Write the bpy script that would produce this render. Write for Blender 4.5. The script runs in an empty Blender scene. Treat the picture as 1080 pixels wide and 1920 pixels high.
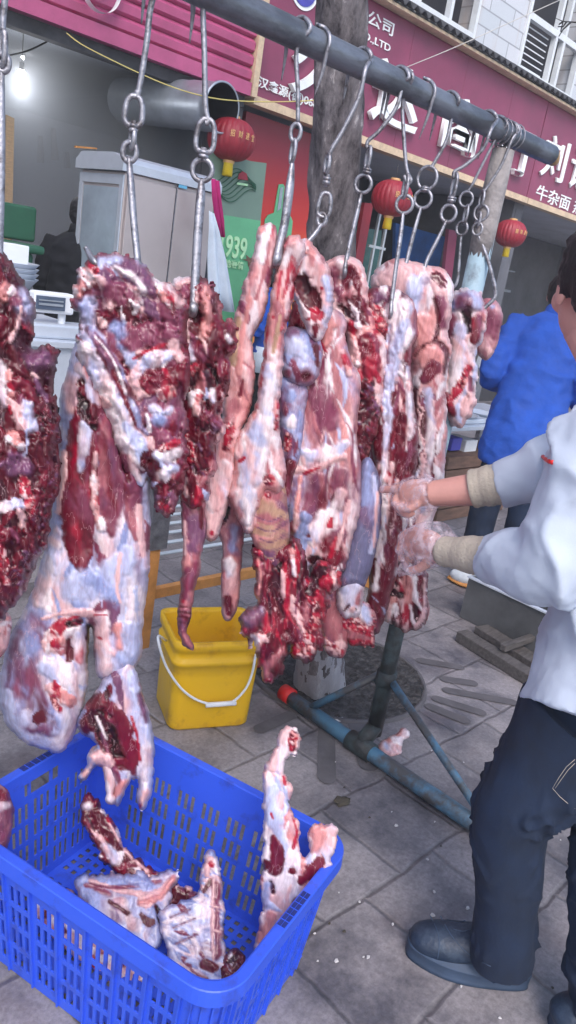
import bpy, bmesh, math, random
import numpy as np
from mathutils import Vector, Matrix, Euler
R_ = math.radians
sc = bpy.context.scene
# ------------------------------------------------------------------ camera
CX, CY, F, HC = 540., 960., 1458., 1.5
def _cam():
    def ray(x, y): return np.array([x-CX, -(y-CY), -F])
    vx = ray(2013, 754); vx /= np.linalg.norm(vx)
    up = -ray(-250, 5650); up /= np.linalg.norm(up)
    up = up-up.dot(vx)*vx; up /= np.linalg.norm(up)
    return np.array([vx, np.cross(up, vx), up])
RM = _cam()
cam_d = bpy.data.cameras.new('camera'); cam = bpy.data.objects.new('camera', cam_d)
sc.collection.objects.link(cam); sc.camera = cam
cam_d.sensor_fit = 'VERTICAL'; cam_d.sensor_height = 36; cam_d.lens = F/1920*36
cam_d.clip_start = .05; cam_d.clip_end = 500
mw = Matrix.Identity(4)
for i in range(3):
    for j in range(3): mw[i][j] = RM[i][j]
mw[2][3] = HC
cam.matrix_world = mw
# ------------------------------------------------------------------ light
w = bpy.data.worlds.new('World'); sc.world = w; w.use_nodes = True
nt = w.node_tree; bg = nt.nodes['Background']
sky = nt.nodes.new('ShaderNodeTexSky'); sky.sky_type = 'NISHITA'; sky.sun_disc = False
SUN_EL, SUN_AZ = R_(48), R_(215)
sky.sun_elevation = SUN_EL; sky.sun_rotation = SUN_AZ; sky.altitude = 100; sky.air_density = 1.0; sky.dust_density = 2.5; sky.ozone_density = 1.0
nt.links.new(sky.outputs[0], bg.inputs[0]); bg.inputs[1].default_value = .15
sd = bpy.data.lights.new('sun', 'SUN'); sd.energy = 1.0; sd.angle = R_(25); sd.color = (1, .94, .93)
so = bpy.data.objects.new('sun', sd); sc.collection.objects.link(so)
sdir = Vector((math.sin(SUN_AZ)*math.cos(SUN_EL), math.cos(SUN_AZ)*math.cos(SUN_EL), math.sin(SUN_EL)))
so.rotation_euler = sdir.to_track_quat('Z', 'Y').to_euler()
sc.view_settings.view_transform = 'Standard'; sc.view_settings.look = 'None'
sc.view_settings.exposure = 1.0; sc.view_settings.gamma = 1
# ------------------------------------------------------------------ geometry from pixels of known planes
def WR(px, py): return RM @ np.array([px-CX, -(py-CY), -F])
def G(px, py, z=0.):
    d = WR(px, py); t = (z-HC)/d[2]; return Vector(d*t+np.array([0, 0, HC]))
def onY(px, py, Y):
    d = WR(px, py); return Vector(d*(Y/d[1])+np.array([0, 0, HC]))
def DP(px, py, dep):
    return Vector(WR(px, py)/F*dep+np.array([0, 0, HC]))
def depth(p): return float(-(RM.T @ (np.array(p)-np.array([0, 0, HC])))[2])
# ------------------------------------------------------------------ noise (numpy)
def _h(i, j, k, s):
    n = (i*374761393+j*668265263+k*2147483647+s*974634777) & 0xffffffff
    n = ((n ^ (n >> 13))*1274126177) & 0xffffffff
    n = ((n ^ (n >> 15))*2246822519) & 0xffffffff
    return ((n ^ (n >> 16)) & 0xffff)/32767.5-1
def vn(x, y, z, s=0):
    x, y, z = np.broadcast_arrays(x, y, z)
    xi, yi, zi = [np.floor(a).astype(np.int64) for a in (x, y, z)]
    fx, fy, fz = x-xi, y-yi, z-zi
    u, v, q = [a*a*(3-2*a) for a in (fx, fy, fz)]
    r = 0
    for a in (0, 1):
        for b in (0, 1):
            for c in (0, 1):
                r = r+_h(xi+a, yi+b, zi+c, s)*(u if a else 1-u)*(v if b else 1-v)*(q if c else 1-q)
    return r
def fbm(x, y, z=0., s=0, o=4):
    r = 0; a = 1; t = 0
    for k in range(o):
        r = r+a*vn(x*2**k+k*17.3, y*2**k-k*9.1, z*2**k+k*3.7, s+k); t += a; a *= .5
    return r/t*1.6
# ------------------------------------------------------------------ objects
COL = sc.collection
def tag(o, label=None, cat=None, group=None, kind=None):
    if label: o['label'] = label
    if cat: o['category'] = cat
    if group: o['group'] = group
    if kind: o['kind'] = kind
    return o
def thing(name, loc, label, cat, group=None):
    o = bpy.data.objects.new(name, None); COL.objects.link(o); o.location = loc; o.empty_display_size = .1
    return tag(o, label, cat, group)
def link(name, me, mat, parent=None, smooth=True):
    o = bpy.data.objects.new(name, me); COL.objects.link(o)
    if mat is not None:
        me.materials.clear(); me.materials.append(mat)
    if smooth:
        me.polygons.foreach_set('use_smooth', [True]*len(me.polygons))
    if parent is not None:
        o.parent = parent; o.matrix_parent_inverse = Matrix.Translation(-Vector(parent.location))
    return o
def bm_obj(name, bm, mat, parent=None, smooth=False, bevel=0, seg=2, autosm=None):
    bmesh.ops.recalc_face_normals(bm, faces=bm.faces)
    me = bpy.data.meshes.new(name); bm.to_mesh(me); bm.free()
    o = link(name, me, mat, parent, smooth)
    if bevel:
        m = o.modifiers.new('b', 'BEVEL'); m.width = bevel; m.segments = seg; m.limit_method = 'ANGLE'
    return o
def box(bm, p0, p1, M=None):
    vs = [bm.verts.new((x, y, z)) for x in (p0[0], p1[0]) for y in (p0[1], p1[1]) for z in (p0[2], p1[2])]
    for f in ((0, 1, 3, 2), (4, 6, 7, 5), (0, 4, 5, 1), (2, 3, 7, 6), (0, 2, 6, 4), (1, 5, 7, 3)):
        bm.faces.new([vs[i] for i in f])
    if M is not None: bmesh.ops.transform(bm, matrix=M, verts=vs)
    return vs
def bar(bm, a, b, wd, th, upv=(0, 0, 1)):
    a = Vector(a); b = Vector(b); d = (b-a).normalized(); s = d.cross(Vector(upv)).normalized(); t = s.cross(d)
    vs = []
    for p in (a, b):
        for i, j in ((-1, -1), (1, -1), (1, 1), (-1, 1)): vs.append(bm.verts.new(p+s*i*wd/2+t*j*th/2))
    for f in ((0, 1, 2, 3), (7, 6, 5, 4), (0, 4, 5, 1), (1, 5, 6, 2), (2, 6, 7, 3), (3, 7, 4, 0)):
        bm.faces.new([vs[i] for i in f])
def cr(pts, n=6, closed=False):
    """Catmull-Rom through points (any dim)"""
    P = [np.array(p, float) for p in pts]; N = len(P); out = []
    rng = range(N) if closed else range(N-1)
    for i in rng:
        if closed: a, b, c, d = P[(i-1) % N], P[i], P[(i+1) % N], P[(i+2) % N]
        else: a, b, c, d = P[max(i-1, 0)], P[i], P[i+1], P[min(i+2, N-1)]
        for k in range(n):
            t = k/n
            out.append(.5*((2*b)+(c-a)*t+(2*a-5*b+4*c-d)*t*t+(3*b-a-3*c+d)*t**3))
    if not closed: out.append(P[-1])
    return out
def tube(bm, pts, rad, seg=10, closed=False, smooth=0, flat=1., cap=True, up=None):
    pts = [Vector(p) for p in pts]; rs = rad if isinstance(rad, (list, tuple)) else [rad]*len(pts)
    if smooth:
        q = cr([list(p)+[r] for p, r in zip(pts, rs)], smooth, closed); pts = [Vector(a[:3]) for a in q]; rs = [a[3] for a in q]
    N = len(pts); rings = []
    prev = None
    for i in range(N):
        if closed: d = (pts[(i+1) % N]-pts[i-1]).normalized()
        else: d = (pts[min(i+1, N-1)]-pts[max(i-1, 0)]).normalized()
        if prev is None:
            u = Vector(up) if up is not None else (Vector((0, 0, 1)) if abs(d.z) < .9 else Vector((1, 0, 0)))
            prev = u
        s = prev-d*prev.dot(d)
        if s.length < 1e-6: s = d.orthogonal()
        s.normalize(); prev = s; t = d.cross(s)
        rings.append([bm.verts.new(pts[i]+(s*math.cos(a)+t*flat*math.sin(a))*rs[i]) for a in [2*math.pi*k/seg for k in range(seg)]])
    M = N if closed else N-1
    for i in range(M):
        A, B = rings[i], rings[(i+1) % N]
        for k in range(seg): bm.faces.new((A[k], A[(k+1) % seg], B[(k+1) % seg], B[k]))
    if not closed and cap:
        bm.faces.new(rings[0][::-1]); bm.faces.new(rings[-1])
def lathe(bm, prof, seg=24, M=None):
    rings = []; vs = []
    for r, z in prof:
        if r < 1e-6: v = bm.verts.new((0, 0, z)); rings.append([v]); vs.append(v)
        else:
            g = [bm.verts.new((r*math.cos(2*math.pi*k/seg), r*math.sin(2*math.pi*k/seg), z)) for k in range(seg)]
            rings.append(g); vs += g
    for A, B in zip(rings, rings[1:]):
        for k in range(seg):
            k2 = (k+1) % seg
            if len(A) == 1 and len(B) == 1: continue
            if len(A) == 1: bm.faces.new((A[0], B[k2], B[k]))
            elif len(B) == 1: bm.faces.new((A[k], A[k2], B[0]))
            else: bm.faces.new((A[k], A[k2], B[k2], B[k]))
    if M is not None: bmesh.ops.transform(bm, matrix=M, verts=vs)
def ell(bm, c, r, M=None, seg=16):
    mm = Matrix.Translation(Vector(c)) @ (M if M is not None else Matrix.Identity(4)) @ Matrix.Diagonal((*r, 1))
    bmesh.ops.create_uvsphere(bm, u_segments=seg, v_segments=seg//2+2, radius=1, matrix=mm)
def fuse(bm, voxel, smooth_it=4, fac=.5):
    """one continuous surface out of overlapping closed shapes"""
    bmesh.ops.recalc_face_normals(bm, faces=bm.faces)
    me = bpy.data.meshes.new('fuse'); bm.to_mesh(me); bm.free()
    o = bpy.data.objects.new('fuse', me); COL.objects.link(o)
    m = o.modifiers.new('r', 'REMESH'); m.mode = 'VOXEL'; m.voxel_size = voxel
    if smooth_it:
        s = o.modifiers.new('s', 'SMOOTH'); s.iterations = smooth_it; s.factor = fac
    dg = bpy.context.evaluated_depsgraph_get(); dg.update()
    r = bpy.data.meshes.new_from_object(o.evaluated_get(dg)); bpy.data.objects.remove(o)
    return r
def mesh_co(me):
    a = np.empty(len(me.vertices)*3); me.vertices.foreach_get('co', a); return a.reshape(-1, 3)
def mesh_no(me):
    a = np.empty(len(me.vertices)*3); me.vertices.foreach_get('normal', a); return a.reshape(-1, 3)
def set_co(me, a): me.vertices.foreach_set('co', a.ravel()); me.update()
# ------------------------------------------------------------------ materials
def N(nt, t, **k):
    n = nt.nodes.new(t)
    for a, b in k.items():
        if a.startswith('i_'): n.inputs[a[2:].replace('_', ' ')].default_value = b
        else: setattr(n, a, b)
    return n
def mat(name, col, rough=.6, metal=0., var=.15, sc_=8., bump=.15, bsc=40., spec=.5, col2=None, thr=.5, coat=0., em=None, ems=0., alpha=1., trans=0., stretch=(1, 1, 1), rvar=.15, bdist=.004):
    m = bpy.data.materials.new(name); m.use_nodes = True; nt = m.node_tree; b = nt.nodes['Principled BSDF']; L = nt.links.new
    tc = N(nt, 'ShaderNodeTexCoord'); mp = N(nt, 'ShaderNodeMapping'); mp.inputs['Scale'].default_value = stretch; L(tc.outputs['Object'], mp.inputs[0])
    n1 = N(nt, 'ShaderNodeTexNoise', i_Scale=sc_, i_Detail=6., i_Roughness=.65); L(mp.outputs[0], n1.inputs['Vector'])
    cr_ = N(nt, 'ShaderNodeValToRGB'); cr_.color_ramp.elements[0].position = .5-.2 if col2 is None else thr-.06; cr_.color_ramp.elements[1].position = .7 if col2 is None else thr+.1
    c = np.array(col[:3]); lo = c*(1-var) if col2 is None else np.array(col2[:3]); hi = c*(1+var) if col2 is None else c
    cr_.color_ramp.elements[0].color = (*lo, 1); cr_.color_ramp.elements[1].color = (*np.clip(hi, 0, 1), 1)
    L(n1.outputs[0], cr_.inputs[0]); L(cr_.outputs[0], b.inputs['Base Color'])
    mr = N(nt, 'ShaderNodeMapRange'); mr.inputs[3].default_value = max(rough-rvar, .03); mr.inputs[4].default_value = min(rough+rvar, 1); L(n1.outputs[0], mr.inputs[0]); L(mr.outputs[0], b.inputs['Roughness'])
    b.inputs['Metallic'].default_value = metal; b.inputs['Specular IOR Level'].default_value = spec; b.inputs['Coat Weight'].default_value = coat; b.inputs['Coat Roughness'].default_value = .15
    if bump:
        n2 = N(nt, 'ShaderNodeTexNoise', i_Scale=bsc, i_Detail=4.); L(mp.outputs[0], n2.inputs['Vector'])
        bp = N(nt, 'ShaderNodeBump', i_Strength=bump, i_Distance=bdist); L(n2.outputs[0], bp.inputs['Height']); L(bp.outputs[0], b.inputs['Normal'])
    if em: b.inputs['Emission Color'].default_value = (*em, 1); b.inputs['Emission Strength'].default_value = ems
    if alpha < 1: b.inputs['Alpha'].default_value = alpha
    if trans: b.inputs['Transmission Weight'].default_value = trans
    return m
M = {}
M['steel'] = mat('steel', (.3, .3, .33), .42, .85, var=.35, sc_=30, bump=.3, bsc=150)
M['hook'] = mat('hook_steel', (.34, .34, .38), .45, .8, var=.4, sc_=45, bump=.4, bsc=160, col2=(.14, .13, .14), thr=.42)
M['pipe'] = mat('galvanised_pipe', (.2, .22, .26), .42, .55, sc_=14, bump=.3, bsc=90, stretch=(.4, 1, 1), col2=(.11, .12, .14), thr=.48)
M['bluepipe'] = mat('blue_painted_pipe', (.08, .2, .31), .45, 0, sc_=9, col2=(.075, .075, .08), thr=.5, bump=.4, bsc=80)
M['greenpipe'] = mat('grimy_pipe', (.045, .065, .07), .6, .1, sc_=16, col2=(.02, .022, .024), thr=.5, bump=.5)
M['lightblue'] = mat('light_blue_paint', (.3, .42, .5), .5, 0, sc_=14, col2=(.16, .2, .24), thr=.42)
M['card'] = mat('weathered_cardboard', (.27, .25, .25), .85, 0, var=.3, sc_=22, bump=.8, bsc=40, bdist=.01)
M['wood'] = mat('raw_wood', (.42, .27, .13), .7, 0, var=.35, sc_=20, stretch=(1, 6, 6))
M['oldwood'] = mat('dirty_wood', (.075, .068, .068), .85, 0, var=.45, sc_=14, bump=.6, bsc=30, stretch=(1, 5, 5))
M['orange'] = mat('orange_wood', (.5, .22, .06), .6, 0, var=.25, sc_=20)
M['burg'] = mat('burgundy_panel', (.235, .045, .1), .5, 0, var=.22, sc_=1.6, bump=.05)
M['pink'] = mat('pink_corrugated', (.46, .09, .21), .45, 0, var=.2, sc_=3, bump=.05)
M['letter'] = mat('white_letter', (.86, .9, .92), .5, 0, var=.08)
M['letterside'] = M['letter']
M['cream'] = mat('cream_trim', (.62, .48, .33), .6, 0, var=.2, sc_=12)
M['roof'] = mat('dark_roofing', (.05, .052, .06), .8, 0, var=.4, sc_=10)
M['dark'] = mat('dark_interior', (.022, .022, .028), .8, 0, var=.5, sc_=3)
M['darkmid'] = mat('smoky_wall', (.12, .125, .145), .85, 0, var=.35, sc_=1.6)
M['ceil'] = mat('grey_ceiling', (.45, .48, .54), .8, 0, var=.2, sc_=1.5)
M['plaster'] = mat('pale_plaster', (.52, .53, .6), .8, 0, var=.1, sc_=2)
M['frame'] = mat('white_frame', (.68, .72, .75), .5, 0, var=.08)
M['glass'] = mat('window_glass', (.3, .36, .42), .12, 0, var=.4, sc_=1.2, bump=0, rvar=.03)
M['barmetal'] = mat('window_bars', (.5, .54, .58), .4, .3)
M['red'] = mat('lantern_red', (.3, .018, .035), .5, 0, var=.15, sc_=6)
M['yellow'] = mat('lantern_yellow', (.75, .55, .02), .5)
M['gold'] = mat('gold_print', (.75, .45, .2), .4, .2)
M['stain'] = mat('stainless_front', (.5, .44, .44), .38, .35, var=.1, sc_=1.5, bump=.03)
M['stainl'] = mat('stainless_light', (.55, .6, .68), .4, .3, var=.08)
M['duct'] = mat('duct_metal', (.42, .46, .52), .38, .6, var=.2, sc_=6)
M['binG'] = mat('green_bin', (.018, .1, .055), .5, 0, var=.2, sc_=5)
M['bucket'] = mat('yellow_bucket', (.85, .5, .012), .38, 0, sc_=13, bump=.05, coat=.05, col2=(.62, .32, .015), thr=.36)
M['crate'] = mat('blue_crate', (.03, .095, .66), .42, 0, sc_=16, bump=.12, bsc=60, col2=(.03, .06, .38), thr=.36)
M['white'] = mat('white_plastic', (.75, .78, .82), .4, 0, var=.06)
M['cloth'] = mat('white_cloth', (.6, .68, .78), .9, 0, var=.1)
M['lcd'] = mat('scale_display', (.08, .11, .17), .25, 0, var=.3)
M['magenta'] = mat('magenta_cloth', (.42, .01, .14), .8)
M['blackcloth'] = mat('black_cloth', (.004, .005, .009), .9)
M['bluecoat'] = mat('royal_blue_cloth', (.014, .075, .4), .85, 0, var=.18, sc_=6, bump=.5, bsc=14, bdist=.02)
M['denim'] = mat('dark_denim', (.005, .014, .038), .9, 0, var=.4, sc_=7, bump=.35, bsc=160, bdist=.002)
M['shirt'] = mat('white_work_shirt', (.46, .52, .63), .9, 0, var=.04, sc_=5, bump=.25, bsc=300, bdist=.001)
M['cuff'] = mat('beige_knit_cuff', (.42, .37, .31), .95, 0, var=.1, sc_=40, bump=.6, bsc=200, stretch=(1, 1, 1))
M['skin'] = mat('skin', (.58, .29, .25), .5, 0, var=.1, sc_=14, bump=.15, bsc=200, bdist=.001)
M['hair'] = mat('black_hair', (.009, .008, .01), .55, 0, var=.5, sc_=60, bump=.6, bsc=120)
M['shoe'] = mat('navy_shoe', (.012, .024, .05), .5, 0, sc_=22, bump=.5, bsc=70, col2=(.035, .055, .09), thr=.4)
M['sole'] = mat('shoe_sole', (.03, .052, .095), .6, 0, var=.35, sc_=10)
M['trainer'] = mat('pale_trainer', (.5, .55, .6), .6, 0, var=.15)
M['poster'] = mat('red_poster', (.42, .02, .03), .45, 0, var=.08, sc_=2)
M['bangreen'] = mat('green_banner', (.12, .42, .22), .6, 0, var=.12, sc_=4)
M['bangrey'] = mat('grey_green_banner', (.16, .25, .2), .6, 0, var=.1, sc_=4)
M['banlight'] = mat('pale_green_print', (.45, .75, .45), .6, 0, var=.1)
M['bluedoor'] = mat('blue_panel', (.02, .1, .33), .5, 0, var=.35, sc_=4)
M['greenglass'] = mat('teal_glass', (.02, .1, .1), .2, 0, var=.4, sc_=3)
M['yel'] = mat('yellow_string', (.7, .6, .2), .7)
M['string'] = mat('pale_string', (.5, .48, .45), .7)
M['wire'] = mat('black_wire', (.02, .02, .02), .6)
M['grit'] = mat('steel_box_grey', (.085, .088, .095), .6, .2, var=.3, sc_=6, bump=.3)
M['capred'] = mat('red_cap', (.62, .012, .012), .5)
M['litter'] = mat('white_litter', (.5, .49, .5), .7)
M['leaf'] = mat('dry_leaf', (.05, .042, .03), .8)
M['brownbox'] = mat('brown_planks', (.15, .085, .06), .8, 0, var=.4, sc_=9, stretch=(1, 1, 5))
M['bluebox'] = mat('violet_box', (.07, .07, .42), .6)
def emis(name, col, s):
    m = bpy.data.materials.new(name); m.use_nodes = True; b = m.node_tree.nodes['Principled BSDF']
    b.inputs['Base Color'].default_value = (*col, 1); b.inputs['Emission Color'].default_value = (*col, 1); b.inputs['Emission Strength'].default_value = s; return m
M['lamp'] = emis('lit_bulb', (1, .97, .93), 30)
def ground_mat():
    m = bpy.data.materials.new('paving_stone'); m.use_nodes = True; nt = m.node_tree; b = nt.nodes['Principled BSDF']; L = nt.links.new
    tc = N(nt, 'ShaderNodeTexCoord')
    nz = N(nt, 'ShaderNodeTexNoise', i_Scale=5., i_Detail=3.); L(tc.outputs['Object'], nz.inputs['Vector'])
    vm = N(nt, 'ShaderNodeVectorMath', operation='MULTIPLY_ADD'); vm.inputs[1].default_value = (.045, .045, 0); L(nz.outputs['Color'], vm.inputs[0]); 
    mp = N(nt, 'ShaderNodeMapping'); mp.inputs['Location'].default_value = (-.125, .02, 0); L(tc.outputs['Object'], mp.inputs[0]); L(mp.outputs[0], vm.inputs[2])
    br = N(nt, 'ShaderNodeTexBrick'); br.offset = .5; br.squash = 1
    br.inputs['Scale'].default_value = 1; br.inputs['Brick Width'].default_value = .30; br.inputs['Row Height'].default_value = .30
    br.inputs['Mortar Size'].default_value = .011; br.inputs['Mortar Smooth'].default_value = 1.; br.inputs['Bias'].default_value = 0
    br.inputs['Color1'].default_value = (.262, .25, .268, 1); br.inputs['Color2'].default_value = (.212, .202, .216, 1); br.inputs['Mortar'].default_value = (.16, .152, .164, 1)
    L(vm.outputs[0], br.inputs['Vector'])
    n1 = N(nt, 'ShaderNodeTexNoise', i_Scale=2.3, i_Detail=8., i_Roughness=.7); L(tc.outputs['Object'], n1.inputs['Vector'])
    r1 = N(nt, 'ShaderNodeValToRGB'); e = r1.color_ramp.elements; e[0].position = .38; e[0].color = (.38, .38, .42, 1); e[1].position = .56; e[1].color = (1.08, 1.05, 1.04, 1); L(n1.outputs[0], r1.inputs[0])
    mx = N(nt, 'ShaderNodeMix', data_type='RGBA', blend_type='MULTIPLY'); mx.inputs[0].default_value = 1; L(br.outputs[0], mx.inputs[6]); L(r1.outputs[0], mx.inputs[7])
    n2 = N(nt, 'ShaderNodeTexNoise', i_Scale=70., i_Detail=6., i_Roughness=.75); L(tc.outputs['Object'], n2.inputs['Vector'])
    r2 = N(nt, 'ShaderNodeValToRGB'); e = r2.color_ramp.elements; e[0].position = .3; e[0].color = (.6, .6, .6, 1); e[1].position = .7; e[1].color = (1.2, 1.2, 1.2, 1); L(n2.outputs[0], r2.inputs[0])
    m2 = N(nt, 'ShaderNodeMix', data_type='RGBA', blend_type='MULTIPLY'); m2.inputs[0].default_value = 1; L(mx.outputs[2], m2.inputs[6]); L(r2.outputs[0], m2.inputs[7])
    # bloodish brown stains
    n3 = N(nt, 'ShaderNodeTexNoise', i_Scale=3.7, i_Detail=5.); mp3 = N(nt, 'ShaderNodeMapping'); mp3.inputs['Location'].default_value = (3, 7, 0); L(tc.outputs['Object'], mp3.inputs[0]); L(mp3.outputs[0], n3.inputs['Vector'])
    r3 = N(nt, 'ShaderNodeValToRGB'); e = r3.color_ramp.elements; e[0].position = .6; e[0].color = (0, 0, 0, 1); e[1].position = .75; e[1].color = (.5, .5, .5, 1); L(n3.outputs[0], r3.inputs[0])
    m3 = N(nt, 'ShaderNodeMix', data_type='RGBA'); m3.inputs[7].default_value = (.07, .04, .045, 1); L(r3.outputs[0], m3.inputs[0]); L(m2.outputs[2], m3.inputs[6])
    L(m3.outputs[2], b.inputs['Base Color'])
    mr = N(nt, 'ShaderNodeMapRange'); mr.inputs[1].default_value = .35; mr.inputs[2].default_value = .65; mr.inputs[3].default_value = .42; mr.inputs[4].default_value = .8; L(n1.outputs[0], mr.inputs[0]); L(mr.outputs[0], b.inputs['Roughness'])
    inv = N(nt, 'ShaderNodeMath', operation='MULTIPLY'); inv.inputs[1].default_value = -1.; L(br.outputs['Fac'], inv.inputs[0])
    ad = N(nt, 'ShaderNodeMath', operation='MULTIPLY_ADD'); ad.inputs[1].default_value = .35; L(n2.outputs[0], ad.inputs[0]); L(inv.outputs[0], ad.inputs[2])
    bp = N(nt, 'ShaderNodeBump', i_Strength=.8, i_Distance=.005); L(ad.outputs[0], bp.inputs['Height']); L(bp.outputs[0], b.inputs['Normal'])
    return m
M['ground'] = ground_mat()
def tile_mat():
    m = bpy.data.materials.new('white_wall_tile'); m.use_nodes = True; nt = m.node_tree; b = nt.nodes['Principled BSDF']; L = nt.links.new
    tc = N(nt, 'ShaderNodeTexCoord'); mp = N(nt, 'ShaderNodeMapping'); mp.inputs['Rotation'].default_value = (R_(90), 0, 0); L(tc.outputs['Object'], mp.inputs[0])
    br = N(nt, 'ShaderNodeTexBrick'); br.inputs['Scale'].default_value = 1; br.inputs['Brick Width'].default_value = .5; br.inputs['Row Height'].default_value = .17; br.inputs['Mortar Size'].default_value = .008
    br.inputs['Color1'].default_value = (.6, .62, .66, 1); br.inputs['Color2'].default_value = (.52, .56, .6, 1); br.inputs['Mortar'].default_value = (.3, .32, .35, 1); L(mp.outputs[0], br.inputs['Vector'])
    n1 = N(nt, 'ShaderNodeTexNoise', i_Scale=1.5, i_Detail=6.); mp2 = N(nt, 'ShaderNodeMapping'); mp2.inputs['Scale'].default_value = (4, 1, .3); L(tc.outputs['Object'], mp2.inputs[0]); L(mp2.outputs[0], n1.inputs['Vector'])
    r = N(nt, 'ShaderNodeValToRGB'); e = r.color_ramp.elements; e[0].position = .55; e[0].color = (0, 0, 0, 1); e[1].position = .75; e[1].color = (.8, .8, .8, 1); L(n1.outputs[0], r.inputs[0])
    mx = N(nt, 'ShaderNodeMix', data_type='RGBA'); mx.inputs[7].default_value = (.45, .33, .26, 1); L(r.outputs[0], mx.inputs[0]); L(br.outputs[0], mx.inputs[6]); L(mx.outputs[2], b.inputs['Base Color']); b.inputs['Roughness'].default_value = .5
    return m
M['tile'] = tile_mat()
def bark_mat():
    m = bpy.data.materials.new('tree_bark'); m.use_nodes = True; nt = m.node_tree; b = nt.nodes['Principled BSDF']; L = nt.links.new
    tc = N(nt, 'ShaderNodeTexCoord'); mp = N(nt, 'ShaderNodeMapping'); mp.inputs['Scale'].default_value = (1, 1, .45); L(tc.outputs['Object'], mp.inputs[0])
    n1 = N(nt, 'ShaderNodeTexNoise', i_Scale=26., i_Detail=8., i_Roughness=.7); L(mp.outputs[0], n1.inputs['Vector'])
    r = N(nt, 'ShaderNodeValToRGB'); e = r.color_ramp.elements; e[0].position = .35; e[0].color = (.028, .023, .028, 1); e[1].position = .6; e[1].color = (.19, .17, .18, 1)
    x = e.new(.66); x.color = (.42, .39, .39, 1); L(n1.outputs[0], r.inputs[0])
    sp = N(nt, 'ShaderNodeSeparateXYZ'); L(tc.outputs['Object'], sp.inputs[0])
    n2 = N(nt, 'ShaderNodeTexNoise', i_Scale=30., i_Detail=6.); L(mp.outputs[0], n2.inputs['Vector'])
    a = N(nt, 'ShaderNodeMath', operation='MULTIPLY_ADD'); a.inputs[1].default_value = .9; L(n2.outputs[0], a.inputs[0]); L(sp.outputs[2], a.inputs[2])
    g = N(nt, 'ShaderNodeMath', operation='LESS_THAN'); g.inputs[1].default_value = .62; L(a.outputs[0], g.inputs[0])
    gm = N(nt, 'ShaderNodeMath', operation='MULTIPLY'); gm.inputs[1].default_value = .75; L(g.outputs[0], gm.inputs[0])
    mx = N(nt, 'ShaderNodeMix', data_type='RGBA'); mx.inputs[7].default_value = (.36, .36, .4, 1); L(gm.outputs[0], mx.inputs[0]); L(r.outputs[0], mx.inputs[6]); L(mx.outputs[2], b.inputs['Base Color']); b.inputs['Roughness'].default_value = .85
    bp = N(nt, 'ShaderNodeBump', i_Strength=.9, i_Distance=.015); L(n1.outputs[0], bp.inputs['Height']); L(bp.outputs[0], b.inputs['Normal'])
    return m
M['bark'] = bark_mat()
M['soil'] = mat('tree_soil', (.07, .066, .068), .85, 0, sc_=38, col2=(.018, .017, .018), thr=.5, bump=1., bsc=50, bdist=.03)
M['slot'] = mat('dark_inlay', (.085, .08, .088), .8, 0, var=.3, sc_=9, bump=.5)  # plain darker grey for the recessed slots and the pit rim
def poster_mat():
    m = mat('red_gradient_poster', (.4, .02, .03), .45); nt = m.node_tree; b = nt.nodes['Principled BSDF']; L = nt.links.new
    tc = N(nt, 'ShaderNodeTexCoord'); sp = N(nt, 'ShaderNodeSeparateXYZ'); L(tc.outputs['Object'], sp.inputs[0])
    mr = N(nt, 'ShaderNodeMapRange'); mr.inputs[1].default_value = 1.25; mr.inputs[2].default_value = 2.7; L(sp.outputs[2], mr.inputs[0])
    r = N(nt, 'ShaderNodeValToRGB'); e = r.color_ramp.elements; e[0].position = 0; e[0].color = (.85, .3, .05, 1); e[1].position = .45; e[1].color = (.55, .03, .02, 1); x = e.new(.85); x.color = (.2, .01, .025, 1)
    L(mr.outputs[0], r.inputs[0]); L(r.outputs[0], b.inputs['Base Color']); return m
M['poster'] = poster_mat()
# ================================================================== SETTING
def struct(name, bm, mt, smooth=False): return tag(bm_obj(name, bm, mt, None, smooth), kind='structure')
bm = bmesh.new()
nx = 60
def plate(bm, x0, x1, y0, y1, z):
    v = [bm.verts.new(p) for p in ((x0, y0, z), (x1, y0, z), (x1, y1, z), (x0, y1, z))]; bm.faces.new(v)
plate(bm, -60, 120, -60, 60, 0)
struct('pavement', bm, M['ground'])
# sky dome is the world; soil disc round the tree with a rim of stone
TR = G(600, 1290)
pc = Vector((2.27, 1.70, 0))
def disc(c, r, z, wob=0, seed=0, n=64):
    return [(c[0]+(r*(1+wob*vn(math.cos(a)*3, math.sin(a)*3, seed)))*math.cos(a), c[1]+(r*(1+wob*vn(math.cos(a)*3, math.sin(a)*3, seed)))*math.sin(a), z) for a in [2*math.pi*i/n for i in range(n)]]
bm = bmesh.new()
bmesh.ops.create_grid(bm, x_segments=70, y_segments=70, size=.37)
for f in [f for f in bm.faces if (f.calc_center_median().xy).length > .35]: bm.faces.remove(f)
for v in bm.verts:
    v.co.z = .006+.012*abs(float(fbm(v.co.x*22, v.co.y*22, 0, 3))); v.co += Vector((pc.x, pc.y, 0))
tag(bm_obj('tree_pit_soil', bm, M['soil'], None, True), kind='structure')
bm = bmesh.new()
a = disc(pc, .348, .012); b_ = disc(pc, .362, .012); c_ = disc(pc, .348, -.02); d_ = disc(pc, .366, .0)
V = [[bm.verts.new(p) for p in r] for r in (c_, a, b_, d_)]
for A, B in zip(V, V[1:]):
    for k in range(64): bm.faces.new((A[k], A[(k+1) % 64], B[(k+1) % 64], B[k]))
tag(bm_obj('tree_pit_rim', bm, M['slot'], None, True), kind='structure')
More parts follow.
